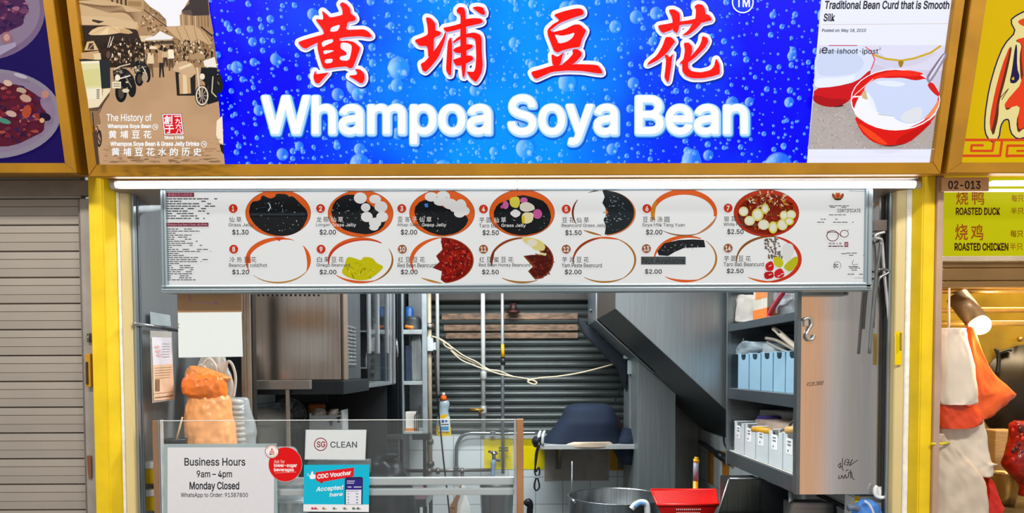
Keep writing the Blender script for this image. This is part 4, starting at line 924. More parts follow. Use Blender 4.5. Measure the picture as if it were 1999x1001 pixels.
# notices on the screen
YN = YG-.008
FN = flat(YN)
h = thing('notice', 'white business hours notice in a clear sleeve on the counter screen', 'sign', P(432, 1001, YN))
MB().pbox(321, 866, 541, 1018, YN+.001, YN+.003, M('a9bcc0', .15, 0, .04, 5, 0, .75), .0005).build('sleeve', h)
pr = Print(FN, 0, 0); pr.rect(327, 873, 535, 1016, 'dddde2')
for q in ((360, 893, 479, 909, 'Business Hours', .014), (384, 918, 453, 935, '9am – 4pm', .014), (370, 940, 467, 959, 'Monday Closed', .02), (353, 961.5, 484, 972, 'WhatsApp to Order: 91387800', .008)): pr.text(q[4], *q[:4], '2f3136', q[5])
pr.build('paper', h)
r = thing('sticker', 'round red lower-sugar beverages sticker on the clear screen', 'sticker', P(557, 940, YN))
pr = Print(FN, 0, .0005)
pr.circ(557, 906, 33, 34, 'c9c2c4', n=44).circ(557, 906, 32.4, 33.4, 'dc0c10', n=44)
pr.text('Ask for', 535, 897, 556, 904, 'f4c8c4', .008).text('lower-sugar', 535, 904.5, 580, 913, 'fbeeee', .03).text('beverages', 535, 913, 574, 921.5, 'fbeeee', .03)
pr.line([(537, 923), (578, 921)], .8, 'f0a8a0')
pr.circ(531, 881, 13.5, 13.5, '8a4038', n=30).circ(531, 881, 12.4, 12.4, 'f2ece8', n=30).arc(531, 881, 11, 11, 200, 340, 1, 1.2, 'c8a090').arc(531, 881, 11, 11, 20, 160, 1, 1.2, 'c8a090')
pr.poly([(531, 874), (537, 884), (525, 884)], 'd03840').line([(527, 879), (535, 879)], 1.2, 'f2ece8').line([(526, 882), (536, 882)], 1.2, 'f2ece8').rect(526.5, 885, 530.5, 887.5, '4a3a78').rect(531.5, 885, 535.5, 887.5, 'd88a30')
pr.build('disc', r)
g = thing('notice', 'white SG CLEAN notice on the clear screen above the blue voucher poster', 'sign', P(655, 897, YN))
pr = Print(FN, 0, .0005); pr.poly([(596.5, 838), (716, 838), (713.5, 898), (594.5, 897)], '8f979a').poly([(597.5, 839), (715, 839), (712.5, 897), (595.5, 896)], 'd6dcde')
pr.circ(626, 867, 13, 13, '8a2630', n=40).circ(626, 867, 11.2, 11.2, 'd6dcde', n=40).text('SG', 618.5, 861, 635, 873, '9a2630', .02).text('CLEAN', 645, 861.5, 697, 873.5, '4a4d54', .01)
pr.build('card', g)
v = thing('notice', 'bright blue CDC Voucher poster with red banner on the clear screen', 'sign', P(656, 998, YN))
pr = Print(FN, 0, .0005)
pr.poly([(593.5, 907), (721.5, 906.5), (720, 999), (592.5, 998)], '10b8d8').poly([(592.5, 984), (720.3, 984.5), (720, 999), (592.4, 998)], 'eceef2')
VQ = lambda cx, cy: (580+cx/4.153, 760+cy/4.153)
VL = lambda l: [VQ(x, y) for x, y in l]
pr.poly(VL([(150,670),(462,632),(460,705),(210,748),(200,762),(180,750),(152,735)]), 'dc1820').poly(VL([(190,740),(210,748),(200,764)]), '9a0c14')
pr.text('CDC Voucher', *VQ(163, 688), *VQ(438, 725), 'f8f4f6', .035, tilt=8)
pr.poly(VL([(98,700),(112,690),(118,664),(130,662),(130,688),(150,690),(150,722),(108,728)]), 'f4f6f8', sm=1).line(VL([(84,680),(100,690)]), .8, 'f4f6f8').line(VL([(82,695),(98,698)]), .8, 'f4f6f8')
pr.text('Accepted', *VQ(152, 790), *VQ(368, 836), 'f6fafc', .02, slant=.2, tilt=4).text('here', *VQ(262, 838), *VQ(368, 870), 'f6fafc', .02, slant=.2, tilt=2)
pr.poly(VL([(388,720),(400,710),(520,708),(534,716),(530,932),(386,932)]), '2a2450', sm=0).poly(VL([(398,728),(524,726),(520,930),(396,930)]), '2e2482').poly(VL([(396,812),(522,812),(520,930),(395,930)]), 'e4e6f0')
for y0 in (742, 758): pr.line(VL([(405, y0), (468-(y0-742)*.4, y0)]), 1.3, 'e8e8f4')
pr.line(VL([(412, 790), (440, 790)]), 2, 'c8c8e0').line(VL([(462, 790), (520, 790)]), 2, 'c8c8e0').line(VL([(402, 824), (500, 824)]), .9, '8a88b0')
for i in range(4):
    for j in (412, 480): pr.line(VL([(j, 845+i*24), (j+(8, 14)[j > 450], 845+i*24)]), 1.4, '5a5890')
for x, h_ in ((125, 'd03850'), (150, 'd03850'), (215, 'c08030'), (300, '7a8078'), (385, '8a7a60'), (458, '6a7a50'), (495, '6a6a72')): pr.circ(*VQ(x, 962), 2.6, 2.2, h_, n=10).line(VL([(x-8, 968), (x+24, 966)]), .8, h_)
pr.build('card', v)

# ================================================================== LEFT SIDE OF THE STALL
YW = .16
b = MB(); b.box(XL, XL+.004, .125, 1.25, .94, 2.66, STEELM, .001); sl = b.build('wall_left_cladding', **STRUCT)
# rail along the stainless wall
t = thing('wall_rail', 'thin stainless rail along the left wall with papers hung from it', 'rail', (XL+.03, .35, P(300, 636, .3).z))
p0, p1 = atX(262, 631, XL+.035), atX(348, 641, XL+.035)
p1.z = p0.z-.008
MB().tube([p0, p1], .007, STEEL).build('bar', t)
for k in (.15, .95): q = p0.lerp(p1, k); MB().tube([q, Vector((XL+.003, q.y, q.z))], .005, STEELD).build('bracket', t)
# paper in a sleeve, hung from the rail
def wallsheet(px, m, X0, th=.0015):
    return MB().prism([atX(x, y, X0) for x, y in px], (-th, 0, 0), m)
t = thing('hanging_paper', 'long printed paper in a clear sleeve hung from the rail on the left wall', 'paper', atX(320, 785, XL+.06))
wallsheet([(294, 645), (335, 647), (341, 780), (298, 786)], film('d8d4cc', .5, .2, .1), XL+.060).build('sleeve', t)
wallsheet([(297, 658), (334, 659), (337, 710), (299, 712)], M('dcd8dc', .6), XL+.063).build('sheet', t)
o = wallsheet([(299, 712), (337, 710), (340, 778), (301, 782)], M('e2c09c', .6), XL+.063).build('sheet', t); o['label'] = 'buff lower sheet'
pr = Print(lambda x, y, o=0: atX(x, y, XL+.064+o), 0, .0003)
for i in range(3): pr.circ(307+i*2, 677+i*8, 5, 3, 'e0b8b0', n=10)
for i in range(6): pr.line([(317, 671+i*5), (331, 671+i*5)], 1, 'a8a8b0')
for i in range(5): pr.line([(303, 718+i*5), (336-i, 716+i*5)], .8, 'b08a68')
pr.rect(304, 740, 312, 763, '8a6c50').line([(303, 776), (338, 772)], 1.4, '7a5c44').line([(302, 768), (338, 764)], .8, 'b08a68')
pr.mb.build('print', t)
wallsheet([(293, 608), (332, 615), (334, 637), (294, 633)], M('a9b4b6', .5), XL+.02).build('note_paper', **tg('small blank grey paper stuck on the left wall above the rail', 'paper'))
# board with a blank white sheet hanging from the menu board
YB1 = .088
t = thing('hanging_board', 'beige board with a blank white sheet hung below the menu board', 'board', P(410, 697, YB1))
MB().prism([P(x, y, YB1) for x, y in ((345, 548), (472, 548), (472, 612), (346, 612))], (0, .006, 0), M('b08a62', .6, 0, .08, 5), .001).build('backing', t)
MB().prism([P(x, y, YB1-.004) for x, y in ((347, 610), (471, 609), (473.5, 696), (348.5, 698))], (0, .003, 0), M('dbe3e3', .6, 0, .03, 5), .0005).build('white_sheet', t)
pr = Print(flat(YB1-.0005), 0, .0004); pr.line([(369, 576), (371, 588), (374, 584)], 1, 'a070c0').line([(380, 590), (410, 591), (422, 592), (430, 584)], .8, 'b08ac8').circ(422, 592, 2.4, 2.2, 'a070c0', n=10); pr.build('marks', t)
MB().tube([P(349, 642, YB1-.004)+Vector((0, 0, .004)), P(346, 636, YB1-.006), P(349, 631, YB1-.004)], .002, M('8a7a60', .5), 6, 3).build('ring', t)
# thin brown upright
t = MB(); t.pbox(472, 560, 481, 1001, .52, .56, M('8f7e6e', .45, .4), .003).pbox(482, 560, 491, 1001, .53, .56, M('a89a88', .4, .5), .002).pbox(492, 560, 496, 1001, .54, .58, M('2a2724', .5), .001)
t.build('upright_post', **tg('slim brown aluminium upright right of the hanging white sheet', 'post'))

# orange bag with a bundle inside, on the counter
ORB = film('f08a3c', .92, .3, .3)
b = MB(); b.loft([(905, 372, 456), (880, 365, 462), (840, 362, 458), (800, 362, 452), (778, 366, 452), (768, 370, 449)], .34, film('f5a868', .9, .3, .3), .42, .12, .016, 20, seed=1, vfold=.004)
t = thing('plastic_bag', 'bulging orange plastic bag of foam cups on the counter below the white sheet', 'bag', P(410, 985, .34))
b = MB(); b.loft([(985, 380, 452), (900, 376, 456), (870, 368, 460), (835, 363, 457), (800, 364, 450), (780, 369, 447), (771, 372, 442)], .34, film('f6ab6c', .97, .28, .5), .40, .12, .011, 34, seed=1, vfold=.0015, seg=80, steps=9); b.build('bag_body', t)
b = MB(); b.loft([(775, 372, 440), (768, 360, 441), (755, 358, 440), (742, 360, 437), (735, 366, 432), (732, 374, 424)], .335, film('f88030', .97, .28, .5), .42, .12, .016, 30, seed=4, seg=80, steps=9); b.build('folded_band', t)['label'] = 'bright orange folded band'
b = MB(); b.loft([(750, 372, 436), (742, 364, 448), (736, 362, 447), (729, 362, 432), (723, 363, 416), (718, 366, 398), (714, 370, 384)], .36, film('dd8a42', .97, .3, .5), .3, .10, .014, 30, seed=7, seg=80, steps=9); b.build('bag_mouth', t)
# foam cups and white bags behind
for i, (xa, yy) in enumerate(((0, 0),)):
    t = thing('cup_stack', 'stack of clear cup lids in a thin plastic bag beside the orange bag', 'lids', P(470, 985, .36))
    bb = MB()
    a, c = P(440, 870, .40), P(478, 780, .40)
    n = 20
    for k in range(n):
        q = P(470-k*.6, 985-(985-785)*k/(n-1), .435); bb.lathe([(.034, 0), (.036, .004), (.036, .007), (.03, .012)], q, M('d8d6cc', .4), 20, rot=Matrix.Rotation(.12, 3, 'Y'))
    bb.build('lid', t).name = 'stacked_lids'
    bb = MB(); bb.loft([(985, 448, 496), (870, 446, 498), (840, 448, 500), (810, 444, 492), (785, 440, 486), (776, 446, 482)], .435, film('cfd9dc', .42, .12, .5), .40, .06, .010, 26, seed=5); bb.build('clear_bag', t)
WB = film('d6cfc4', .8, .3, .35)
t = thing('plastic_bag', 'bunch of thin white plastic carrier bags hung behind the orange bag', 'bag', P(420, 740, .44))
bb = MB(); bb.loft([(790, 380, 452), (760, 376, 456), (735, 378, 452), (715, 386, 444), (700, 392, 440), (690, 396, 436)], .50, WB, .22, .05, .012, 24, seed=9, vfold=.006); bb.build('bag_body', t)
for pts in ([(392, 735), (395, 715), (408, 700), (420, 712), (428, 735)], [(432, 760), (440, 720), (446, 705), (455, 715), (460, 740), (456, 775)], [(380, 728), (392, 712), (404, 722), (412, 740)]):
    MB().tube([P(x, y, .41) for x, y in pts], .006, M('d8d2c8', .4, 0, .08, 9, .2, .9), 8, 5).build('handle', t)
MB().prism([P(x, y, .415) for x, y in ((420, 712), (440, 704), (438, 740), (422, 748))], (0, .002, 0), M('ddd8d2', .5)).build('label_slip', t)
# black cup with a wooden stick
t = thing('cup', 'black cup with a wooden stick standing behind the left screen post', 'cup', P(342, 985, .20))
b = MB(); q = P(345, 985, .20); zc = P(345, 856, .20).z-q.z; b.lathe([(.034, 0), (.045, zc-.004), (.0465, zc), (.043, zc-.002), (.032, .004)], q, M('1f1f20', .35), 28); b.build('cup_body', t)
MB().tube([P(341, 872, .20), P(356, 814, .19)], .0035, M('c9a47c', .6), 8).build('stick', t)
# orange body added as the big bag's reflection in the left wall
t = thing('plastic_bag', 'orange shape modelled as the bag reflected in the stainless left wall', 'bag', P(285, 985, .42))
b = MB(); b.loft([(985, 270, 318), (860, 268, 322), (820, 270, 318), (790, 272, 312), (765, 278, 306), (750, 284, 300)], .50, film('dc8a4c', .95, .35, .3), .4, .08, .014, 20, seed=14, vfold=.004); b.build('bag_body', t)
# scale and yellow tubs
t = thing('kitchen_scale', 'pale grey digital kitchen scale behind the left screen post', 'scale', P(278, 905, .30))
b = MB(); q = XZ(262, 870, 300, 908, .30); b.box(q[0], q[1]+.02, .30, .45, CT, q[3]-.012, M('c2cdcf', .4), .01); b.build('body', t)
MB().box(q[0], q[1]+.015, .29, .44, q[3]-.010, q[3], M('aeb8ba', .25, .6), .004).build('pan', t)
pr = Print(flat(.2985), 0, .0003); pr.rect(268, 888, 294, 898, '5c6e70'); pr.text('188', 272, 889.5, 289, 896.5, '2b3a3c', .03); pr.build('display', t)
for k, (ya, yb2, lab) in enumerate(((908, 945, 'yellow tub with a white lid below the kitchen scale'), (962, 998, 'lower yellow tub with a white lid behind the screen post'))):
    t = thing('storage_tub', lab, 'tub', P(280, yb2, .17+.01*k), 'yellow tubs by the left wall')
    q = XZ(262, ya, 300, yb2, .17); zb = q[2]
    MB().box(q[0], q[1]+.01, .17, .27, zb, q[3]-.012, M('dcb800', .4), .008).build('tub', t)
    MB().box(q[0]-.002, q[1]+.013, .167, .273, q[3]-.014, q[3]+.012, WHT, .005).build('lid', t)

# clear takeaway boxes stacked behind the screen
CB = M('cfdde0', .08, 0, .03, 5, 0, .38)
for k, (xa, ya, xb, yb2, lab) in enumerate(((516, 943, 590, 980, 'clear takeaway box on top of its stack below the red sticker'), (518, 978, 592, 1012, 'clear takeaway box under another one below the red sticker'))):
    t = thing('takeaway_box', lab, 'food box', P(553, yb2, .17), 'clear takeaway boxes')
    q = XZ(xa, ya, xb, yb2, .17); c = Vector(((q[0]+q[1])/2, .24, q[2])); hw = (q[1]-q[0])/2; hh = q[3]-q[2]
    b = MB(); b.lathe([(hw*1.15, 0), (hw*1.3, hh*.85), (hw*1.4, hh*.86)], c, CB, 4, 1, .75, Matrix.Rotation(PI/4, 3, 'Z')); b.build('box', t)
    MB().box(c.x-hw, c.x+hw, .17, .31, q[3]-.009, q[3], M('d8e4e6', .1, 0, .03, 5, 0, .5), .003).build('lid', t)
t = thing('cake_cover', 'clear dome lid leaning behind the round red sticker', 'cover', P(555, 940, .2))
b = MB(); b.loft([(940, 520, 580), (905, 516, 582), (880, 520, 578), (872, 530, 570)], .22, M('c9d4d4', .1, 0, .03, 5, 0, .3), .3, .05, .002, 8, sq=4); b.build('dome', t)

# upper stainless warmer with louvred side and glass door
YF = .72
t = thing('oven', 'big stainless oven with a louvred side and dark base above the counter', 'oven', P(600, 760, YF))
q = XZ(497, 575, 665, 742, YF); ox0, ox1, oz0, oz1 = q; oz1 = 2.35
OV = steel('a39a92', .2, .12, 'z', .005)
b = MB(); b.box(ox0, ox1, YF, YF+.012, oz0, oz1, OV, .004); b.build('front_panel', t)
ye = 1.17
b = MB(); b.box(ox0, ox1-.003, YF+.012, ye, oz0, oz1, STEELD, .003); b.build('body', t)
def sideX(mbd, y0, y1, z0, z1, m, th=.006, bev=.001): mbd.box(ox1-.002, ox1+th, y0, y1, z0, z1, m, bev)
b = MB(); sideX(b, YF+.002, YF+.018, oz0, oz1, M('1c1a19', .5), .004); b.build('door_gap', t)
b = MB(); sideX(b, YF+.02, YF+.10, oz0, oz1, M('b09a86', .3, .7, .08, 4), .012, .003); b.build('corner_strip', t)
zA, zB = P(690, 637, .92).z, P(690, 713, .92).z
for col in range(3):
    for rw in range(11):
        y0 = YF+.135+col*.062; z = zB+(zA-zB)*rw/10.5
        MB().box(ox1-.002, ox1+.006, y0, y0+.046, z, z+.010, M('b4babc', .3, .8), .003, Matrix.Rotation(.35, 3, 'Y')).build('louvre', t)
b = MB(); b.box(ox0-.02, ox1+.02, YF-.04, ye+.1, oz0-.065, oz0-.002, M('23282c', .4, .5), .004); b.build('base_tray', t)['label'] = 'dark base tray'
b = MB(); b.pbox(492, 742, 605, 760, YF-.075, YF-.04, M('8f867e', .4, .4, .1, 6), .003); b.build('front_rail', t)
b = MB(); b.pbox(559, 760, 566, 1001, YF-.07, YF-.055, M('9a8c7e', .4, .3), .002); b.build('support_leg', t)
b = MB()
for k in range(14): c = P(505+k*9, 576, YF-.001); b.tube([c+Vector((0, -.0005, 0)), c+Vector((0, .001, 0))], .0055, BLACK, 8)
b.build('vent_holes', t)
# glass-doored chiller beyond it
t = thing('display_chiller', 'tall chiller with glass doors and chrome rails behind the stainless oven', 'chiller', (ox1-.2, 1.7, oz0-.1))
y0, y1 = ye+.12, 2.19; cz0 = P(735, 752, 1.7).z; GX = ox1+.005
b = MB(); b.box(ox1-.45, ox1-.06, y0, y1, cz0, 2.35, M('20262a', .4, .4), .004); b.build('cabinet', t)
MB().box(GX-.006, GX, y0+.03, y1-.02, cz0+.02, 2.34, M('1b2226', .05, .0, .1, 3, 0, .55, spec=.9), .001).build('glass_door', t)
for yy, wd in ((y0+.02, .05), (y0+.30, .03), (y0+.62, .05), (y0+.72, .05), (y1-.03, .03)): MB().box(GX-.004, GX+.012, yy, yy+wd, P(740, 690, yy).z if yy < y1-.2 else cz0, 2.34, M('c4ccd0', .2, .85, .06, 3), .004).build('chrome_rail', t)
for z in (cz0+.10, cz0+.30): MB().box(ox1-.4, GX-.008, y0+.03, y1-.05, z, z+.008, ALU, .002).build('shelf', t)
MB().box(GX-.01, GX+.006, y0, y1, cz0-.004, cz0+.02, ALU, .002).build('door_edge', t)
for yy, z, hh in ((1.62, cz0+.108, .12), (1.85, cz0+.308, .10)):
    c = Vector((ox1-.09, yy, z)); MB().lathe([(.05, 0), (.055, hh*.4), (.03, hh*.8), (.035, hh)], c, M('c8ced0', .3), 20).build('white_jug', **tg('white jug on the %s shelf of the glass-doored chiller' % ('lower' if hh > .11 else 'upper'), 'jug'))
# dark stainless fridge behind
YR = 2.30
t = thing('fridge', 'tall dark stainless fridge with a chrome handle behind the chiller', 'fridge', P(700, 1000, YR))
q = XZ(600, 575, 786, 1001, YR)
MB().box(XL+.03, q[1], YR, YB-.16, .08, 2.35, steel('3f484e', .3, .2, 'z', .01), .006).build('body', t)
MB().box(XL+.05, q[1]-.02, YR-.03, YR-.001, P(700, 850, YR).z, 2.33, steel('3a434a', .28, .25, 'z', .01), .008).build('door', t)
hp = [P(772, 662, YR-.03), P(774, 668, YR-.07), P(776, 690, YR-.07), P(773, 700, YR-.03)]
MB().tube(hp, .011, M('ccd2d4', .2, .9), 10, 5).build('handle', t)
MB().box(XL+.05, q[1]-.02, YR-.035, YR-.001, P(700, 915, YR).z, P(700, 856, YR).z, steel('7d8488', .3, .2, 'x'), .006).build('lower_door', t)
q7 = XZ(640, 848, 786, 858, YR-.045); MB().box(XL+.05, q7[1], YR-.05, YR-.03, q7[2], q7[3], steel('8a9093', .3, .12, 'x'), .003).build('door_trim', t)
MB().tube([P(735, 897, YR-.03), P(735, 892, YR-.06), P(735, 862, YR-.06), P(738, 858, YR-.06), P(743, 858, YR-.06), P(746, 862, YR-.06), P(746, 892, YR-.06), P(746, 897, YR-.03)], .010, M('b4babc', .2, .85), 10, 3).build('lower_handle', t)
for px in (XL+.1, q[1]-.06): MB().lathe([(.02, 0), (.02, .08)], (px, YR+.06, 0), BLACK, 14).build('foot', t)

# narrow rack
YK2 = 2.20
t = thing('shelf_rack', 'narrow metal shelf rack standing between the fridge and the pipes', 'rack', P(808, 850, YK2))
q = XZ(786, 560, 824, 850, YK2); rx0, rx1 = q[0], q[1]; rz1 = 2.4
MB().box(rx1, rx1+.032, YK2, YK2+.04, P(800, 846, YK2).z, rz1, M('aebabf', .35, .6), .003).build('upright', t)
MB().box(rx0-.006, rx0+.006, YK2, YK2+.03, P(800, 846, YK2).z, rz1, M('9aa6ab', .35, .6), .002).build('upright', t)
MB().box(rx0, rx1, YK2+.3, YK2+.305, P(800, 846, YK2).z, rz1, STEELX, .001).build('back_panel', t)
SZ = []
for (ya, yb2) in ((643, 652), (744, 751), (842, 847)):
    za, zb = P(805, ya, YK2).z, P(805, yb2, YK2).z; SZ.append(za); MB().box(rx0, rx1, YK2, YK2+.3, zb, za, M('b7bfbf', .35, .5), .002).build('shelf', t)
MB().box(rx1-.07, rx1+.05, YK2-.01, YK2+.06, P(800, 858, YK2).z, P(800, 846, YK2).z, BLACK, .004).build('bracket', t)
MB().box(rx1+.0, rx1+.022, YK2, YK2+.03, 0, P(800, 856, YK2).z, M('2a2e30', .4, .5), .002).build('leg', t)
def onshelf(name, lab, cat, bb): return bb.build(name, **tg(lab, cat))
b = MB(); b.lathe([(.03, 0), (.032, .02), (.03, .14), (.02, .16)], (rx0+.035, YK2+.1, SZ[0]), M('2a5a9a', .35), 18); onshelf('blue_bottle', 'blue bottle on the top shelf of the narrow rack', 'bottle', b)
b = MB(); b.loft([(643, 790, 822), (634, 789, 823), (624, 792, 822), (618, 797, 818)], YK2+.08, M('3a3f42', .5, 0, .2, 9, .3), .6, .06, .006, 20, seed=3); onshelf('cloth_bundle', 'dark cloth bundle on the top shelf of the narrow rack', 'cloth', b)
b = MB(); p = P(791, 637, YK2+.02); b.tube([p, p+Vector((.055, 0, -.008))], .011, M('e07820', .5), 12); onshelf('tape_roll', 'orange tube lying on the top shelf of the narrow rack', 'tube', b)
b = MB(); b.box(rx0+.008, rx0+.05, YK2+.06, YK2+.2, SZ[1], SZ[1]+.24, M('1f2c44', .5), .004); onshelf('box', 'navy box standing on the middle shelf of the narrow rack', 'box', b)
b = MB(); b.loft([(744, 800, 822), (700, 799, 822), (668, 800, 821), (655, 804, 818)], YK2+.14, film('8f9694', .9, .3), .8, .08, .004, 20, seed=8, vfold=.003); onshelf('plastic_bag', 'grey plastic bag on the middle shelf of the narrow rack', 'bag', b)
b = MB(); b.box(rx0+.01, rx1-.04, YK2+.03, YK2+.13, SZ[2], SZ[2]+.13, M('d4cfc4', .5), .004); b.box(rx0+.01, rx1-.04, YK2+.027, YK2+.03, SZ[2], SZ[2]+.02, M('c0702c', .5), .001); onshelf('carton', 'white carton with an orange foot on the lowest shelf of the narrow rack', 'box', b)
b = MB()
for k in range(3): b.tube([(rx1-.055+k*.012, YK2+.02, SZ[2]), (rx1-.055+k*.012, YK2+.02, SZ[2]+.11+k*.02), (rx1-.02, YK2+.05, SZ[2]+.13+k*.02)], .003, M('23272a', .4, .5), 6)
onshelf('wire_hooks', 'black wire hooks beside the white carton on the narrow rack', 'hooks', b)

# back-counter things seen under the oven
YC = 1.35
zc = .86
b = MB(); q = XZ(470, 990, 800, 1001, YC); b.box(XL+.03, -.905, YC-.10, 1.95, zc-.04, zc, steel('6d7478', .35), .004)
for px in (XL+.06, -.94):
    b.box(px-.02, px+.02, YC-.06, YC-.02, 0, zc-.04, STEELD, .003); b.box(px-.02, px+.02, 1.88, 1.92, 0, zc-.04, STEELD, .003)
b.build('work_table', **tg('stainless work table along the left wall below the oven', 'table'))
# fan with a round wire guard
t = thing('desk_fan', 'small fan with a round wire guard under the oven', 'fan', P(570, 880, YC+.25))
c = P(566, 811, YC+.25); R = .102
b = MB()
for k in range(9): rr = R*(.25+.75*k/8); b.tube([c+Vector((rr*math.cos(a_), -.03*(1-(rr/R)**2)-.02, rr*math.sin(a_))) for a_ in [2*PI*i/36 for i in range(37)]], .0016, M('b8bdc0', .3, .8), 5, caps=False)
for k in range(16): a_ = 2*PI*k/16; b.tube([c+Vector((R*f*math.cos(a_), -.03*(1-f*f)-.02, R*f*math.sin(a_))) for f in (.2, .5, .8, 1)], .0013, M('b8bdc0', .3, .8), 5)
b.build('guard', t)
b = MB()
for k in range(4):
    a_ = PI/2*k+.4; u = Vector((math.cos(a_), 0, math.sin(a_))); v_ = Vector((-math.sin(a_), .25, math.cos(a_)))
    b.prism([c+u*.015, c+u*.08-v_*.03, c+u*.085+v_*.03, c+u*.02+v_*.02], (0, .003, 0), M('5b666a', .3, 0, .05, 4, 0, .8))
b.build('blade', t).name = 'blades'
MB().lathe([(.026, 0), (.024, .02), (.012, .028)], c+Vector((0, -.02, 0)), M('d2ccc2', .35), 20, rot=Matrix.Rotation(PI/2, 3, 'X')).build('hub', t)
MB().tube([c+Vector((0, .05, 0)), Vector((c.x, c.y+.05, zc+.02))], .014, BLACK).build('stand', t)
MB().lathe([(.07, 0), (.065, .02), (.02, .025)], (c.x, c.y+.05, zc), BLACK, 24).build('base', t)
MB().tube([c+Vector((0, -.0, 0)), c+Vector((0, .07, 0))], .035, BLACK, 18).build('motor', t)
# dark shelf above
b = MB(); q = XZ(492, 765, 640, 786, YC+.38); b.box(q[0], q[1], YC+.38, YC+.58, q[2], q[3], M('15161a', .5), .003); b.box(q[1]-.02, q[1], YC+.54, YC+.58, zc, q[2], M('15161a', .5), .002); b.box(q[0], q[0]+.02, YC+.54, YC+.58, zc, q[2], M('15161a', .5), .002)
b.box(XL+.03, -.80, YC+.62, YC+.63, zc, 1.49, M('121417', .6), 0)  # black board added to stand for the shade under the oven
b.build('dark_shelf', **tg('black shelf with an added shade board under the oven above the fan', 'shelf'))
# bin bag bucket
t = thing('bucket', 'grey bucket lined with a pale plastic bag left of the fan', 'bucket', P(520, 985, 1.28))
b = MB(); b.loft([(905, 505, 548), (850, 500, 552), (812, 496, 556), (804, 500, 552)], 1.30, film('aeaaa2', .95, .35, .25), .8, .2, .006, 20, seed=12, vfold=.003); b.build('pail', t)
b = MB(); b.loft([(826, 494, 558), (812, 492, 560), (803, 498, 545), (797, 506, 530)], 1.30, film('bdb9b2', .9, .35, .3), .8, .2, .012, 24, seed=15); b.build('liner', t)
# white basket with tissue bag, orange tub
t = thing('basket', 'white plastic basket with cut-out handles holding crumpled bags', 'basket', P(635, 840, YC))
q = XZ(604, 806, 668, 850, YC); b = MB(); W_ = M('c9cccb', .4)
x0, x1, z0, z1 = q
b.box(x0+.008, x1-.008, YC, YC+.006, z0, z1-.012, W_, .002).box(x0+.008, x1-.008, YC+.14, YC+.146, z0, z1, W_, .002).box(x0, x0+.008, YC, YC+.146, z0, z1, W_, .002).box(x1-.008, x1, YC, YC+.146, z0, z1+.015, W_, .002).box(x0, x1, YC, YC+.146, z0, z0+.006, W_, .002); b.build('body', t)
for px, py in ((646, 826), (661, 820)): MB().prism([P(x, y, YC-.0015) for x, y in ((px-4, py-6), (px+4, py-7), (px+2, py+5), (px-2, py+5))], (0, .002, 0), M('3a3d3e', .6)).build('handle_hole', t)
b = MB(); b.box(x0, x1, YC+.02, YC+.13, zc, z0, M('3c4042', .4), .004); b.build('crate', **tg('dark crate holding up the white basket', 'crate'))
b = MB(); b.loft([(820, 612, 640), (808, 611, 638), (800, 614, 634), (796, 618, 630)], YC+.06, film('d9c9b8', .95, .4, .4), .7, .06, .012, 26, seed=21); b.loft([(820, 640, 658), (808, 640, 660), (798, 646, 660)], YC+.08, film('d9c9b8', .95, .4, .4), .7, .05, .010, 26, seed=22)
b.build('plastic_bag', **tg('crumpled pale bags stuffed in the white basket', 'bag'))
b = MB(); q = XZ(602, 788, 632, 840, YC+.28); b.lathe([(.045, 0), (.05, q[3]-zc-.01), (.045, q[3]-zc)], ((q[0]+q[1])/2, YC+.30, zc), M('b8641c', .35), 24); b.build('orange_jar', **tg('tall amber jar behind the white basket', 'jar'))

# ================================================================== MIDDLE OF THE STALL
# pipes before the back shutter
YP = YB-.17
PV = M('c6cbc6', .4, 0, .08, 12); PC = M('cfc0a2', .45, 0, .14, 12)
zp = 2.675
def pipe(name, lab, px, Y, y1, r, m, extra=None):
    t = thing(name, lab, 'pipe', P(px, y1, Y)); a = P(px, y1, Y); MB().tube([a, Vector((a.x, a.y, zp))], r, m, 14).build('tube', t)
    return t, a
t, a = pipe('water_pipe', 'cream vertical pipe between the narrow rack and the dish soap bottle', 840, YP, 922, .017, PC)
for yy, rr in ((636, .034), (862, .024), (905, .030)):
    c = P(840, yy, YP); MB().lathe([(rr*.7, -.02), (rr, -.012), (rr, .012), (rr*.7, .02)], c, M('5c564e', .4, .5, .2), 18).build('joint', t)
c = P(839, 636, YP-.03); MB().tube([c, c-Vector((0, .03, 0))], .016, M('c8c4b8', .4, .3), 16).build('valve', t)
t, a = pipe('water_pipe', 'white pipe just right of the cream pipe', 855, YP, 770, .013, PV)
t, a = pipe('water_pipe', 'white pipe with a brass side tap before the shutter', 944, YP, 848, .016, PV)
for yy in (733, 800): c = P(944, yy, YP); MB().lathe([(.019, -.03), (.023, -.02), (.023, .02), (.019, .03)], c, M('b8bcb6', .4, .2), 16).build('joint', t)
BR = M('b8892e', .35, .6)
c = P(944, 800, YP-.02); d = P(918, 799, YP-.02); MB().tube([c, d], .009, BR).build('side_tap', t)['label'] = 'brass side tap'
MB().tube([P(936, 797, YP-.02), P(937, 812, YP-.02)], .008, M('7a4a28', .4, .6)).build('spout', t)
t, a = pipe('water_pipe', 'slim grey pipe with a yellow lever running down to the sink', 982, YP-.03, 924, .012, M('a3abae', .35, .4, .1, 8))
c, d = P(981, 672, YP-.045), P(982, 697, YP-.045); MB().tube([c, d], .013, M('e0a400', .4)).build('lever', t)['label'] = 'yellow lever'
MB().tube([P(982, 697, YP-.03), P(982, 712, YP-.03)], .018, M('3a3d40', .4, .5)).build('valve', t)
for yy in (838, 874, 879): c = P(983, yy, YP-.03); MB().box(c.x-.035, c.x+.035, c.y-.008, c.y+.02, c.z-.005, c.z+.005, M('5d6264', .4, .6), .002).build('bracket', t)
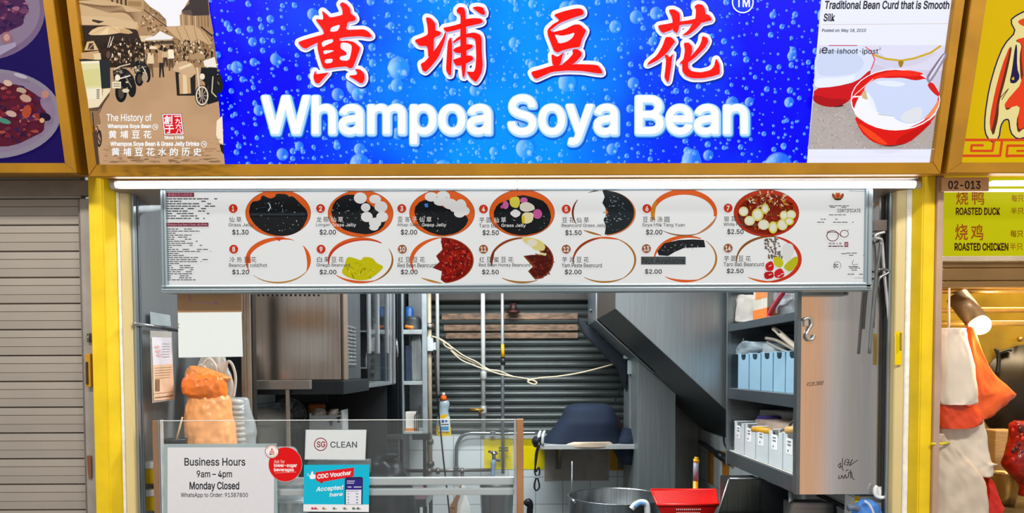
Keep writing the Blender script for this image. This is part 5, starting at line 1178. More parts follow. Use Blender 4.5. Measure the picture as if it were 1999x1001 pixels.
# power socket, loose cable looping to the hood
t = thing('junction_box', 'white power box fixed to the cream pipe beside the shutter', 'power box', P(836, 685, YP-.03))
MB().pbox(830, 657, 845, 685, YP-.06, YP-.017, M('d4dada', .4), .004).build('box', t); MB().pbox(845, 668, 851, 683, YP-.05, YP-.02, M('c4cdd0', .4), .003).build('plug', t)
CAB = M('d2c2a4', .5, 0, .06)
pts = [(842, 656), (858, 661), (872, 670), (890, 690), (915, 703), (940, 714), (965, 726), (990, 734), (1020, 738), (1040, 742), (1048, 747), (1042, 750), (1030, 744), (1050, 738), (1085, 735), (1130, 728), (1175, 717), (1205, 708), (1222, 701)]
dp = lambda x: YP-.06-(.10*math.sin(PI*min(1, max(0, (x-842)/380))))
b = MB(); b.tube([P(x, y, dp(x)) for x, y in pts], .006, CAB, 8, 5)
b.tube([P(x, y, dp(x)-.012) for x, y in ((856, 660), (866, 667), (876, 672), (882, 681), (870, 676), (866, 668), (880, 676), (905, 694), (930, 706), (950, 720), (975, 724), (1000, 734), (1028, 739))], .005, CAB, 8, 5)
b.tube([P(x, y, dp(x)-.02) for x, y in ((880, 684), (900, 702), (925, 713), (950, 722), (980, 731), (1010, 736))], .005, CAB, 8, 5)
b.build('cable', **tg('twisted cream cable slung from the power box across the shutter', 'cable'))
b = MB(); b.tube([P(x, y, YP-.10) for x, y in ((846, 684), (850, 720), (852, 760), (858, 820), (866, 900), (873, 960), (878, 1010))], .006, BLACK, 8, 4)
b.build('cable', **tg('black cable hanging down in front of the dish soap bottle', 'cable'))

# dish soap on the sill
YS2 = YB-.09
t = thing('soap_bottle', 'dish soap bottle with an orange cap on the tiled sill', 'bottle', P(866, 851, YS2))
b = MB(); rows = [(850.5, 852, 880), (846, 850, 881), (832, 850, 880), (818, 852, 878), (808, 855, 876), (800, 857, 876), (792, 857, 878), (785, 858, 877), (781, 861, 873)]
b.loft([(850.5, 853, 880), (846, 851, 881), (832, 851, 880)], YS2, M('d9b400', .25), .32, .04, 0, 10, 30); b.build('lower_body', t)['label'] = 'yellow soap in the lower body'
MB().loft([(832, 851, 880), (818, 853, 879), (806, 856, 876), (797, 857, 876), (789, 857, 878), (783, 859, 876), (780, 862, 872)], YS2, M('9eb2b8', .2, 0, .04), .32, .04, 0, 10, 30).build('upper_body', t)
pr = Print(lambda x, y, o=0: P(x, y, YS2-.042-o), 0, .0008)
pr.poly([(857, 812), (868, 809), (878, 814), (878, 842), (857, 842)], 'd4dcd8').poly([(858, 812), (870, 807), (874, 813), (862, 818)], 'e4b400', sm=1).rect(862, 819, 867, 825, '2a4a8a').rect(869, 819, 873, 824, '3a5a9a').rect(861, 827, 876, 829.5, '4a4a5a').rect(860, 832, 876, 840, '3f86b4'); pr.mb.build('label_print', t)
c = P(866, 781, YS2); k = P(866, 771, YS2).z-c.z; MB().lathe([(.026, 0), (.024, k*.6), (.016, k)], c, M('e8641c', .4), 22).build('cap', t)
MB().lathe([(.012, 0), (.012, k*.4), (.006, k*.5)], c+Vector((0, 0, k)), WHT, 16).build('nozzle', t)

# wall pipes and sink
YT_ = YB-.18
SS = M('8d9294', .28, .8, .08, 6)
t = thing('steel_pipe', 'bent steel pipe rising from the wall pipe and running right along the sill', 'pipe', P(891, 918, YT_))
MB().tube([P(x, y, YT_) for x, y in ((891, 918), (891, 880), (893, 866), (901, 852), (914, 846), (935, 845), (985, 846), (1054, 845))], .013, SS, 12, 4).build('tube', t)
for x, y in ((962, 845), (891, 914)): c = P(x, y, YT_); MB().box(c.x-.02, c.x+.02, c.y-.02, c.y+.02, c.z-.014, c.z+.014, SS, .004).build('joint', t)
t = thing('wall_pipe', 'horizontal steel water pipe along the white tiles below the sill', 'pipe', P(870, 918, YT_))
MB().tube([P(784, 919, YT_), P(960, 917, YT_)], .013, M('7d7b76', .35, .7, .12), 12).build('tube', t)
for x in (838, 855, 902): c = P(x, 919, YT_-.005); MB().lathe([(.02, -.014), (.024, -.01), (.024, .01), (.02, .014)], c, M('6b675f', .4, .6), 14, rot=Matrix.Rotation(PI/2, 3, 'Y')).build('joint', t)
MB().tube([P(902, 919, YT_-.01), P(903, 935, YT_-.03), P(903, 948, YT_-.03)], .010, M('3d4042', .4, .6)).build('spout', t)
t = thing('tap', 'chrome tap with a blue rag tied to it before the yellow tiles', 'tap', P(963, 905, YT_-.06))
c = P(964, 896, YT_-.06); CH = M('a4a9ab', .2, .9)
MB().tube([P(964, 880, YT_-.06), P(964, 905, YT_-.06)], .014, CH, 14).build('body', t)
MB().tube([P(953, 881, YT_-.06), P(970, 883, YT_-.06)], .009, M('8a7a6a', .3, .8)).build('handle', t)
MB().lathe([(.02, 0), (.03, .006), (.012, .02)], P(965, 887, YT_-.06), CH, 18).build('collar', t)
MB().tube([c, P(976, 899, YT_-.07)], .009, M('2a3a6a', .4)).build('side_spout', t)
MB().tube([P(964, 894, YT_-.06), Vector((c.x, YB-.145, c.z))], .01, CH).build('inlet', t)
MB().loft([(936, 960, 965), (920, 959, 966), (905, 958, 968), (898, 960, 968)], YT_-.08, M('7fa0bc', .6, 0, .15, 9, .3), .5, .02, .003, 30).build('rag', t)['label'] = 'blue rag'
# big steel bucket
YQ = 2.05
t = thing('bucket', 'tall stainless bucket standing under the tap', 'bucket', P(968, 1010, YQ))
q = XZ(934, 930, 1004, 1004, YQ); cx = (q[0]+q[1])/2; r = (q[1]-q[0])/2; cy = YQ+r
b = MB(); zt_ = P(968, 938, cy).z; zb_ = .30
b.lathe([(r*.85, zb_), (r*.9, zb_+.3), (r*.98, zt_-.03), (r*1.02, zt_), (r*.98, zt_+.002), (r*.94, zt_-.03), (r*.85, zb_+.02)], (cx, cy, 0), STEEL, 40); b.build('pail', t)
MB().lathe([(r*.95, zt_-.05), (r*.5, zt_-.048), (.01, zt_-.047)], (cx, cy, 0), M('1d2225', .15), 36).build('water', t)
b = MB(); b.box(cx-.3, cx+.3, cy-.22, cy+.2, zb_-.06, zb_-.005, steel('70777b', .35), .004)
for sx in (-.27, .27):
    for sy in (-.19, .17): b.box(cx+sx-.015, cx+sx+.015, cy+sy-.015, cy+sy+.015, 0, zb_-.06, STEELD, .002)
b.build('low_stand', **tg('low steel stand under the stainless bucket', 'stand'))
# side table with a pink scourer, bin bag
YTb = 1.80
q = XZ(798, 952, 850, 1001, YTb); b = MB(); zt_ = P(820, 974, YTb).z
b.prism([Vector((P(800, 974, YTb).x, YTb, zt_)), Vector((P(832, 974, YTb).x, YTb, zt_)), Vector((P(846, 950, YTb+.33).x, YTb+.33, zt_)), Vector((P(790, 950, YTb+.33).x, YTb+.33, zt_))], (0, 0, -.05), steel('8f9597', .3, .1), .003)
for px, yy in ((830, YTb+.03), (815, YTb+.03)): b.box(P(px, 990, yy).x-.015, P(px, 990, yy).x+.012, yy, yy+.03, 0, zt_-.05, STEELD, .002)
c2 = P(846, 950, YTb+.29); b.box(c2.x-.03, c2.x-.005, YTb+.27, YTb+.30, 0, zt_-.05, STEELD, .002)
b.build('side_table', **tg('small steel side table right of the black bin bag', 'table'))
b = MB(); c = P(822, 957, YTb+.22); c.z = zt_; b.ball(c+Vector((0, 0, .018)), .045, M('a84a78', .8, 0, .3, 40, .6), (1.1, .9, .4), .15); b.build('scourer', **tg('pink scourer on the small side table', 'scourer'))
BB = M('10151b', .42, 0, .25, 8, .5, spec=.3)
t = thing('bin_bag', 'large black bin bag behind the voucher poster', 'bag', P(760, 1010, 1.30))
MB().loft([(1090, 690, 812), (1040, 684, 816), (1000, 688, 814), (960, 692, 806), (930, 702, 796), (908, 712, 784), (896, 722, 770), (890, 736, 755)], 1.38, BB, .42, .15, .022, 16, seed=31, vfold=.008).build('bag_body', t)
MB().loft([(900, 730, 760), (892, 745, 775), (886, 752, 778), (889, 766, 782)], 1.34, BB, .6, .04, .01, 24, seed=33).build('knot', t)
MB().box(-.87, -.56, 1.22, 1.56, 0, P(760, 1095, 1.38).z-.012, M('3a4042', .5), .01).build('bin_crate', **tg('dark crate under the black bin bag', 'crate'))
b = MB(); q = XZ(600, 898, 720, 925, 1.02); b.box(q[0], q[1], 1.02, 1.08, q[2], q[3], M('9aa2a4', .25, .7, .2, 14), .004); 
for px in (615, 640, 668): c = P(px, 898, 1.03); b.tube([c+Vector((0, 0, -.02)), c+Vector((.01, 0, .06))], .009, M('b8c0c2', .2, .7), 10)
b.build('cutlery_rack', **tg('steel cutlery rack glimpsed between the two notices', 'rack'))
# wooden and white spatulas standing in a holder below the frame
YU = .80
t = thing('spatula', 'brown wooden spatula with a hanging hole behind the screen rails', 'spatula', P(890, 1010, YU))
MB().pprism([(879, 1008), (877, 990), (884, 978), (892, 962), (897, 948), (901, 949), (899, 965), (893, 983), (891, 1008)], YU, YU+.012, M('7d5638', .5, 0, .15, 20), .002).build('blade', t)
MB().tube([P(884, 990, YU-.001), P(884, 991, YU-.002)], .008, M('3a2a1e', .6), 12).build('hole', t)
t = thing('spatula', 'white flat spatula beside the brown wooden one behind the rails', 'spatula', P(905, 1010, YU+.03))
MB().pprism([(893, 1008), (893, 990), (899, 970), (902, 940), (907, 940), (910, 968), (917, 988), (918, 1008)], YU+.03, YU+.04, M('d4dada', .4), .002).build('blade', t)
b = MB(); q = P(900, 1012, YU); b.lathe([(.05, .0), (.06, q.z-.02-.72)], (q.x-.0, YU+.02, .72), STEEL, 24); b.box(q.x-.2, q.x+.25, YU-.12, YU+.3, .68, .72, STEELX, .004).box(q.x-.18, q.x-.15, YU-.1, YU-.07, 0, .68, STEELD).box(q.x+.2, q.x+.23, YU-.1, YU-.07, 0, .68, STEELD).box(q.x-.18, q.x-.15, YU+.25, YU+.28, 0, .68, STEELD).box(q.x+.2, q.x+.23, YU+.25, YU+.28, 0, .68, STEELD)
b.build('utensil_stand', **tg('steel stand holding the two spatulas', 'stand'))

# shelf with the cloth-covered machine
YH = 2.15
q = XZ(1054, 868, 1206, 877, YH)
t = thing('wall_shelf', 'white edged wall shelf on brackets carrying a navy cloth bundle', 'shelf', (q[0], YH, q[2]))
MB().box(q[0], P(1245, 870, YH).x, YH, YB-.14, q[2], q[3], M('c3c7c5', .4, .3, .06, 5), .003).build('board', t)
for px in (1090, 1212):
    c = P(px, 900, YB-.17); z0 = P(px, 916, YB-.17).z
    MB().box(c.x-.02, c.x+.02, YB-.165, YB-.142, z0, q[2], M('6b675f', .4, .4), .002).build('bracket', t)
    MB().prism([Vector((c.x-.004, YB-.165, z0+.03)), Vector((c.x-.004, YB-.165, q[2])), Vector((c.x-.004, YH+.1, q[2]))], (.008, 0, 0), M('6b675f', .4, .4)).build('brace', t)
NV = M('0c1e34', .85, 0, .14, 10, .15)
t = thing('covered_machine', 'machine under a navy blue cloth on the wall shelf', 'machine', P(1150, 868, YH+.1))
MB().loft([(868, 1056, 1212), (858, 1060, 1212), (845, 1072, 1208), (830, 1084, 1205), (812, 1097, 1201), (797, 1104, 1195), (790, 1114, 1188), (788, 1125, 1178)], YH+.24, NV, .55, .22, .010, 9, seed=41, sq=3.2, steps=4).build('cloth', t)
MB().loft([(905, 1212, 1240), (895, 1206, 1243), (875, 1196, 1244), (858, 1196, 1244), (845, 1206, 1241), (836, 1216, 1234)], YH+.16, NV, .7, .12, .014, 12, seed=43).build('hanging_fold', t)
MB().loft([(872, 1104, 1196), (866, 1106, 1196), (862, 1118, 1190)], YH+.03, M('c9b49c', .5), .3, .04, .002).build('tray', t)
MB().loft([(850, 1186, 1222), (830, 1186, 1214), (810, 1190, 1206)], YH+.3, M('3a1418', .6, 0, .2), .5, .06, .006).build('red_side', t)['label'] = 'dark red side'
for px in (1051, 1059): MB().tube([P(px, 868, YH+.0), P(px+1, 850, YH+.0), P(px+4, 842, YH+.04)], .010, M('c9cfd2', .3), 10, 3).build('white_strap', t)
MB().loft([(872, 1042, 1056), (860, 1038, 1058), (852, 1042, 1060)], YH+.04, DARK, .8, .06, .004).build('dark_corner', t)
b = MB()
b.tube([P(x, y, YH-.02) for x, y in ((1052, 868), (1047, 880), (1045, 900), (1046, 920), (1052, 912), (1053, 925), (1046, 935), (1043, 950), (1047, 957), (1053, 950), (1050, 935), (1044, 922), (1046, 905), (1050, 880), (1054, 868))], .0055, BLACK, 8, 6)
b.tube([P(x, y, YH-.028) for x, y in ((1044, 930), (1048, 932), (1053, 930))], .007, M('8f9496', .4), 8)
b.build('cable', **tg('coiled black cable hanging from the end of the wall shelf', 'cable'))
b = MB(); b.tube([P(1197, 785, YH+.3), P(1212, 760, YH+.42), P(1222, 720, YH+.5)], .005, BLACK, 6, 4); b.build('cable', **tg('thin dark cable rising from the covered machine to the hood', 'cable'))
MB().tube([P(1025, 985, 2.3), P(1032, 978, 2.3), P(1035, 988, 2.3), P(1034, 1010, 2.3), Vector((P(1034, 1010, 2.3).x, 2.3, .1))], .022, BLACK, 12, 4).build('drain_hose', **tg('thick black drain hose right of the screen post', 'hose'))
# cable conduit and switch on the column edge
YCn = 2.30
t = thing('cable_trunking', 'pale vertical cable trunking with white switch boxes beside the column', 'trunking', P(1238, 850, YCn))
MB().pbox(1229, 728, 1243, 850, YCn, YCn+.03, M('8a9494', .4, .2, .1, 9), .003).build('trunk', t); MB().pbox(1241, 700, 1247, 850, YCn-.01, YCn+.03, M('c6cccb', .4), .002).build('white_strip', t)
MB().pbox(1226, 703, 1242, 730, YCn-.03, YCn, M('b9c6c8', .4), .003).build('switch_box', t)
MB().prism([P(x, y, YCn-.02) for x, y in ((1219, 684), (1227, 684), (1240, 697), (1240, 702), (1219, 700))], (0, .05, 0), M('b2c0c2', .4), .002).build('joint_box', t)

# ================================================================== HOOD, COLUMN, STOVE SIDE
YHd, YHe = 1.10, 2.42
t = thing('extractor_hood', 'large slanted stainless extractor hood high on the right side', 'hood', P(1350, 700, YHd))
xl, zl = P(1202, 602, YHd).x, P(1202, 602, YHd).z; xm, zm = P(1420, 802, YHd).x, P(1420, 802, YHd).z
xr = XD-.01; zr = zm-(xr-xm)*(zl-zm)/(xm-xl); ztop = 2.6
prof = [(xl, ztop), (xl, zl), (xr, zr), (xr, ztop)]
HS = steel('b4bec1', .36, .08, 'z', .002)
MB().prism([(x, YHd, z) for x, z in prof], (0, .012, 0), HS, .002).build('near_panel', t)
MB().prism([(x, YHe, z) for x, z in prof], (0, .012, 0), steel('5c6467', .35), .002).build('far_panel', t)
sl_ = math.hypot(xr-xl, zl-zr); nx, nz_ = (zl-zr)/sl_, (xr-xl)/sl_
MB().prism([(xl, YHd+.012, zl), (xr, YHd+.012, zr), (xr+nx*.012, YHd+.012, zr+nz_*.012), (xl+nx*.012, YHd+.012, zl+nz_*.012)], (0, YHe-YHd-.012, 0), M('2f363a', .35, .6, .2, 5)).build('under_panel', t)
MB().box(xl, xl+.012, YHd+.012, YHe, zl, ztop, M('3b342e', .5, .3), .001).build('lip_panel', t)
# lighter sheet at the far end of lip and slope
HT = M('6f7a7e', .35, .6, .1, 6)
yt = 1.90; b = MB(); b.box(xl-.003, xl+.001, yt, YHe, zl+.0, ztop, HT, .001)
xq = xl+(xm-xl)*.62; zq = zl+(zm-zl)*.62
b.prism([(xl-.002, yt+.02, zl-.002), (xq-.002, yt+.02, zq-.002), (xq-.004, yt+.02, zq-.006), (xl-.004, yt+.02, zl-.006)], (0, YHe-yt-.02, 0), HT); b.build('end_trim', t)
b = MB(); b.tube([Vector((xl-.004, yt+.01, ztop)), Vector((xl-.004, yt+.01, zl-.006)), Vector((xq, yt+.01, zq-.008))], .006, M('b8c0c2', .3, .8), 8); b.build('trim_edge', t)
b = MB(); b.pprism([(1129, 625), (1133, 618), (1146, 634), (1226, 706), (1222, 760), (1210, 720), (1142, 652)], YHe-.02, YHe+.10, M('18232d', .45, .2), .004); b.build('dark_duct', t)
b = MB(); c = atX(1155, 606, xl-.003); b.tube([c, c-Vector((.012, 0, 0))], .012, M('59646a', .3, .7), 14); b.build('bolt', t)
# clad column
YCo = 2.02
q = XZ(1245, 700, 1318, 1001, YCo)
b = MB(); b.box(q[0], q[1], YCo, YB-.16, .0, 2.3, M('8f999a', .38, .45, .1, 3, 0, stretch=(30, 30, 1)), .003); b.box(q[1]-.004, q[1]+.001, YCo-.002, YCo+.002, 0, 2.3, ALU, .0005)
b.build('column', label='stainless clad column under the extractor hood', **STRUCT)
q2 = XZ(1318, 700, 1362, 1001, 2.50)
b = MB(); b.box(q[1]+.003, XD-.008, 2.59, 2.60, 0, 2.3, M('a0a4a0', .32, .5, .1, 3, 0, stretch=(30, 30, 1)), .002); b.build('splash_panel', **tg('stainless splash panel filling the corner right of the column', 'panel'))
t = thing('wall_pipe', 'dark pipe along the right wall across the orange tiles', 'pipe', atX(1400, 880, XD-.03))
MB().tube([atX(1366, 862, XD-.03), atX(1388, 876, XD-.03), atX(1412, 893, XD-.03), atX(1424, 900, XD-.03)], .016, M('3d4344', .4, .5), 12).build('tube', t)
MB().tube([atX(1402, 886, XD-.03), atX(1411, 892, XD-.03)], .026, M('2d3132', .4, .5), 12).build('joint', t)
b = MB(); b.tube([atX(x, y, XD-.02) for x, y in ((1420, 800), (1416, 830), (1413, 850), (1414, 866), (1420, 878))], .006, BLACK, 8, 4); b.build('cable', **tg('thin black cable hanging down the right wall tiles', 'cable'))

# big pot, red basket, lighter
YPt = .98
zst = .62
b = MB(); b.box(.12, 1.10, .74, 1.75, zst-.06, zst, M('4d5254', .4, .6), .006)
for sx in (.15, 1.05):
    for sy in (.78, 1.70): b.box(sx-.02, sx+.02, sy-.02, sy+.02, 0, zst-.06, STEELD, .003)
b.build('stove', **tg('low dark stove table carrying the big steel pot', 'stove'))
t = thing('stock_pot', 'big open stainless pot right of the coiled cable', 'pot', P(1190, 1010, 1.2))
xa = P(1110, 966, 1.33).x; cx, cy = xa+.262, 1.33; r = .262; zr_ = P(1190, 967, 1.33).z
b = MB(); b.lathe([(r*.98, zst), (r, zst+.03), (r, zr_-.004), (r+.006, zr_), (r-.002, zr_+.002), (r-.006, zr_-.006), (r-.006, zst+.02), (.01, zst+.018)], (cx, cy, 0), steel('9aa1a3', .26, .18, 'z', .004), 56); b.build('wall', t).name = 'pot_body'
c = Vector((cx-r*.93, cy-r*.36, zr_-.02)); MB().tube([c+Vector((.02, -.01, 0)), c+Vector((-.0, -.02, .012)), c+Vector((-.012, .01, .014))], .008, M('c8cccd', .2, .9), 10, 3).build('handle', t)
MB().tube([(P(1116, 955, 1.62).x, 1.62, zst), P(1117, 900, 1.66)], .005, M('7c8284', .3, .7)).build('rod', **tg('thin steel rod standing behind the left rim of the big pot', 'rod'))
t = thing('basket', 'bright red plastic basket tray in front of the big pot', 'basket', P(1335, 995, .86))
RB = M('dc1410', .38, 0, .06, 10)
bz0, bz1 = P(1340, 992, .80).z, P(1340, 980, .80).z
fl, fr = P(1284, 985, .80), P(1402, 985, .80); bl_, br_ = P(1271, 956, .80+.30), P(1386, 958, .80+.30)
zt1 = fl.z+.0; zt2 = bl_.z
outer = [Vector((fl.x, .80, zt1)), Vector((fr.x, .80, zt1)), Vector((br_.x+.03, 1.10, zt2)), Vector((bl_.x, 1.10, zt2))]
cen = sum(outer, Vector())/4
inner = [cen+(v-cen)*.78+Vector((0, 0, -.085)) for v in outer]
b = MB(); tb = bmesh.new(); O = [tb.verts.new(v) for v in outer]; I = [tb.verts.new(v) for v in inner]
for k in range(4): tb.faces.new((O[k], O[(k+1) % 4], I[(k+1) % 4], I[k]))
tb.faces.new(I); bmesh.ops.recalc_face_normals(tb, faces=tb.faces)
bmesh.ops.solidify(tb, geom=tb.faces[:], thickness=.004); b._take(tb, RB, False)
rim = outer+[outer[0]]; b.tube(rim, .007, RB, 8); b.build('tray_body', t)
b = MB()
for j in range(2):
    for i in range(13):
        v = outer[0].lerp(outer[1], .3+.035*i); wv = inner[0].lerp(inner[1], .3+.035*i); p = v.lerp(wv, .30+.22*j); b.ball(p+Vector((0, -.003, 0)), .0045, M('e8c8c4', .5), (1, .4, 1), sub=1)
for j in range(6):
    for i in range(20):
        v = outer[3].lerp(outer[2], .15+.034*i); wv = inner[3].lerp(inner[2], .15+.034*i); p = v.lerp(wv, .25+.1*j); b.ball(p+Vector((0, -.003, 0)), .0035, M('8f0c0a', .6), (1, .4, 1), sub=1)
b.build('perforations', t)
q = XZ(1262, 1000, 1400, 1015, .78); b = MB(); b.lathe([(.11, 0), (.13, .10), (.14, .20), (.145, inner[0].z-.004-zst), (.138, inner[0].z-.004-zst), (.12, .1), (.01, .02)], ((fl.x+fr.x)/2-.03, .90, zst), STEEL, 48)
b.build('colander_pot', **tg('steel pot whose rim shows under the red basket', 'pot'))
t = thing('gas_lighter', 'yellow and grey gas lighter standing behind the red basket', 'lighter', P(1358, 955, 1.12))
b = MB(); a = P(1357, 956, 1.14); k = P(1358, 938, 1.14); b.tube([Vector((a.x, a.y, zst)), k], .014, M('e2a000', .35), 16); b.build('handle', t)
MB().tube([k, P(1359, 902, 1.14)], .0145, M('9a9aa8', .4), 16).build('sleeve', t)['label'] = 'grey printed sleeve'
MB().tube([P(1359, 902, 1.14), P(1359.5, 896, 1.14)], .0155, M('e8b800', .35), 16).build('collar', t); MB().tube([P(1359.5, 896, 1.14), P(1360, 892, 1.14)], .011, M('e8b800', .35), 16).build('tip', t)
t = thing('dishcloth', 'white dishcloth with blue stripes over the pot rim beside the red basket', 'cloth', P(1250, 1000, .84))
MB().tube([P(x, y, .70) for x, y in ((1233, 993), (1240, 985), (1252, 980), (1262, 984), (1264, 1004))], .014, M('d4dade', .8, 0, .08, 30, .4), 10, 5).build('cloth_body', t)
MB().tube([P(x, y, .685) for x, y in ((1240, 989), (1249, 982), (1259, 984))], .009, M('5a86b8', .8), 8, 5).build('blue_stripe', t)

# ================================================================== RIGHT WALL CABINET
YA, YE = .135, 1.05
t = thing('wall_cabinet', 'open stainless shelf cabinet on the right wall with a broad tan end panel', 'cabinet', P(1650, 965, YA))
q = XZ(1562, 560, 1735, 965, YA); kx0, kx1, kz0 = q[0], XR-.002, q[2]; kz1 = 2.3
MB().box(kx0, kx1, YA, YA+.006, kz0, kz1, steel('c6c2be', .07, .05, 'z', 0), .002).build('end_panel', t)
MB().box(kx0-.014, kx0+.002, YA-.002, YA+.03, kz0, kz1, M('6f777a', .3, .8), .002).build('front_post', t)
MB().box(kx0-.010, kx0+.012, YE-.02, YE, kz0-.01, kz1, M('8b9497', .3, .8), .002).build('front_post', t)
MB().box(kx1-.008, kx1, YA, YE, kz0, kz1, STEELD, .001).build('back_panel', t)
MB().box(kx0, kx1, YE-.006, YE, kz0, kz1, STEELX, .001).build('far_panel', t)
SHZ = []
for k, (ya, yb2) in enumerate(((605, 624), (770, 797), (932, 965))):
    za, zb = P(1560, ya, YA).z, P(1560, yb2, YA).z; SHZ.append(za)
    MB().box(kx0+.004, kx1-.008, YA+.006, YE-.006, za-.012, za, M('a7aeb0', .35, .6), .001).build('shelf', t)
    MB().box(kx0-.006, kx0+.004, YA+.006, YE-.02, zb, za-.002, M('59636a', .35, .7, .1, 6), .002).build('shelf_lip', t)
MB().box(kx0+.004, kx1-.01, YA+.008, YE-.008, SHZ[2]+.0005, SHZ[2]+.003, M('d8d4cc', .6), .0005).build('shelf_liner', t)
pr = Print(flat(YA), 0, .0006)
def scr_(pts, wd=1.3, h='2b2725'): pr.line(pts, wd, h)
pr.text('9128 2800', 1574, 746, 1606, 754, '3a322c', .004, slant=.3, tilt=3)
for q_ in ([(1636, 908), (1641, 903), (1640, 914), (1636, 909)], [(1645, 894), (1644, 912), (1640, 908)], [(1651, 897), (1648, 906), (1655, 908), (1657, 897), (1652, 896)], [(1652, 902), (1661, 903), (1664, 896), (1658, 909), (1668, 902), (1674, 898)], [(1644, 912), (1646, 918)],
           [(1638, 928), (1637, 934), (1642, 933), (1643, 927), (1647, 934), (1650, 926), (1652, 933), (1656, 931), (1657, 922), (1662, 921), (1664, 933), (1668, 936)], [(1651, 919), (1656, 916)], [(1660, 917), (1661, 933)]): scr_(q_, 1.1)
pr.build('handwriting', t)
# two long hooked rods
t = thing('hooked_rod', 'long steel rod with a bent hook hung at the right edge of the cabinet', 'rod', P(1705, 640, YA-.02))
YR2 = YA-.03
MB().tube([P(x, y, YR2) for x, y in ((1727, 453), (1718, 455), (1709, 459), (1710, 465), (1718, 466), (1722, 475), (1726, 530), (1733, 600), (1738, 660))], .0055, M('d8dadb', .3, .6), 10, 3).build('rod_bar', t)
MB().box(P(1706, 445, YR2).x, P(1734, 445, YR2).x, YR2+.006, YA+.0, P(1720, 449, YR2).z, P(1720, 428, YR2).z, M('9c938c', .4, .4), .003).build('hanger_plate', t)
t = thing('hooked_rod', 'darker second rod with a side loop left of the bent hook rod', 'rod', P(1700, 640, YA-.02))
MB().tube([P(x, y, YR2-.012) for x, y in ((1720, 470), (1716, 500), (1711, 530), (1706, 580), (1701, 640), (1697, 690))], .006, M('7d8487', .3, .6), 10, 3).build('rod_bar', t)
MB().tube([P(x, y, YR2-.006) for x, y in ((1713, 527), (1725, 525), (1736, 530), (1728, 536), (1716, 545), (1709, 575), (1704, 640))], .005, M('8a9194', .2, .9), 10, 3).build('side_loop', t)
MB().tube([P(1720, 470, YR2-.012), P(1720, 468, YA)], .005, ALUD).build('pin', t)
# S hook and suction hook
b = MB(); SH_ = M('d0ccc6', .2, .9); b.tube([P(x, y, YA-.012) for x, y in ((1569, 624), (1575, 621), (1583, 622), (1585, 632), (1580, 642), (1576, 650), (1575, 658), (1581, 663), (1588, 660), (1590, 653))], .0055, SH_, 10, 4)
b.box(P(1568, 630, YA).x, P(1577, 630, YA).x, YA-.010, YA, P(1570, 637, YA).z, P(1570, 622, YA).z, SH_, .002)
b.build('hook', **tg('bent metal S hook hung at the top left of the tan end panel', 'hook'))
t = thing('suction_hook', 'white suction hook at the lower right of the end panel', 'hook', P(1718, 968, YA))
MB().lathe([(.024, 0), (.022, .008), (.012, .014)], P(1720, 961, YA), WHT, 22, rot=Matrix.Rotation(PI/2, 3, 'X')).build('cup', t)
MB().tube([P(x, y, YA-.02) for x, y in ((1712, 948), (1708, 956), (1710, 967), (1720, 971), (1729, 968))], .007, WHT, 10, 4).build('hook_arm', t)
# yellow sticker on the jamb
pr = Print(flat(.055), 0, .0008); pr.poly([(1747, 647), (1760.5, 647), (1759.5, 712), (1746.5, 712)], 'e8cc00').rect(1756, 650, 1759.5, 684, '4a3a20')
for i in range(7): pr.rect(1757, 652+i*4.4, 1758.7, 654.8+i*4.4, 'c8a820')
pr.line([(1751, 652), (1750.5, 690)], .8, '8a7410').line([(1754, 656), (1753.5, 688)], .6, '8a7410')
pr.build('sticker', **tg('small upright yellow sticker on the right cream jamb', 'sticker'))

# middle shelf: five pale blue bins
def xface(x): return kx0+.012
yedges = [1440, 1462, 1485, 1509, 1533, 1559]
def yat(px, py): return atX(px, py, kx0+.012).y
def make_bin(y0, y1, z, hh, m, dw=.26, notch=True, tagm=None):
    r = thing('storage_bin', '', 'bin', (kx0+.14, (y0+y1)/2, z))
    X0, X1 = kx0+.012, kx0+.012+dw; th = .003; b = MB()
    pts = [(y0+.003, z), (y1-.003, z), (y1, z+hh), (y0, z+hh)]
    if notch:
        m_ = (y0+y1)/2; w_ = (y1-y0)*.22; pts = [(y0+.003, z), (y1-.003, z), (y1, z+hh)]+[(m_+w_, z+hh), (m_+w_*.9, z+hh-.02), (m_+w_*.5, z+hh-.028), (m_-w_*.5, z+hh-.028), (m_-w_*.9, z+hh-.02), (m_-w_, z+hh)]+[(y0, z+hh)]
    b.prism([Vector((X0, y, zz)) for y, zz in pts], (th, 0, 0), m, .0008)
    b.box(X1-th, X1, y0, y1, z, z+hh, m, .001).box(X0, X1, y0, y0+th, z, z+hh, m, .001).box(X0, X1, y1-th, y1, z, z+hh, m, .001).box(X0, X1, y0, y1, z, z+th, m, .001)
    b.build('bin_body', r)
    o = MB().tube([(X0, y0, z+hh), (X1, y0, z+hh), (X1, y1, z+hh), (X0, y1, z+hh)], .003, m, 6).build('rim', r)
    return r
BM = M('8fb6cc', .35, 0, .05, 5)
z = SHZ[1]; ORD = ['farthest in', 'second from the far end', 'in the middle of the row', 'second from the end panel', 'nearest the tan end panel']
for i in range(5):
    y1_, y0_ = yat(yedges[i], 760), yat(yedges[i+1], 770)
    r = make_bin(max(y0_+.006, YA+.03), y1_-.004, z, .168, BM)
    r['label'] = 'pale blue bin on the middle cabinet shelf, %s' % ORD[i]; r['group'] = 'pale blue bins on the middle shelf'
ye2 = [1433, 1453, 1475, 1500, 1528, 1559]
z = SHZ[2]+.003; GM = M('c9d2d4', .4, 0, .05, 5)
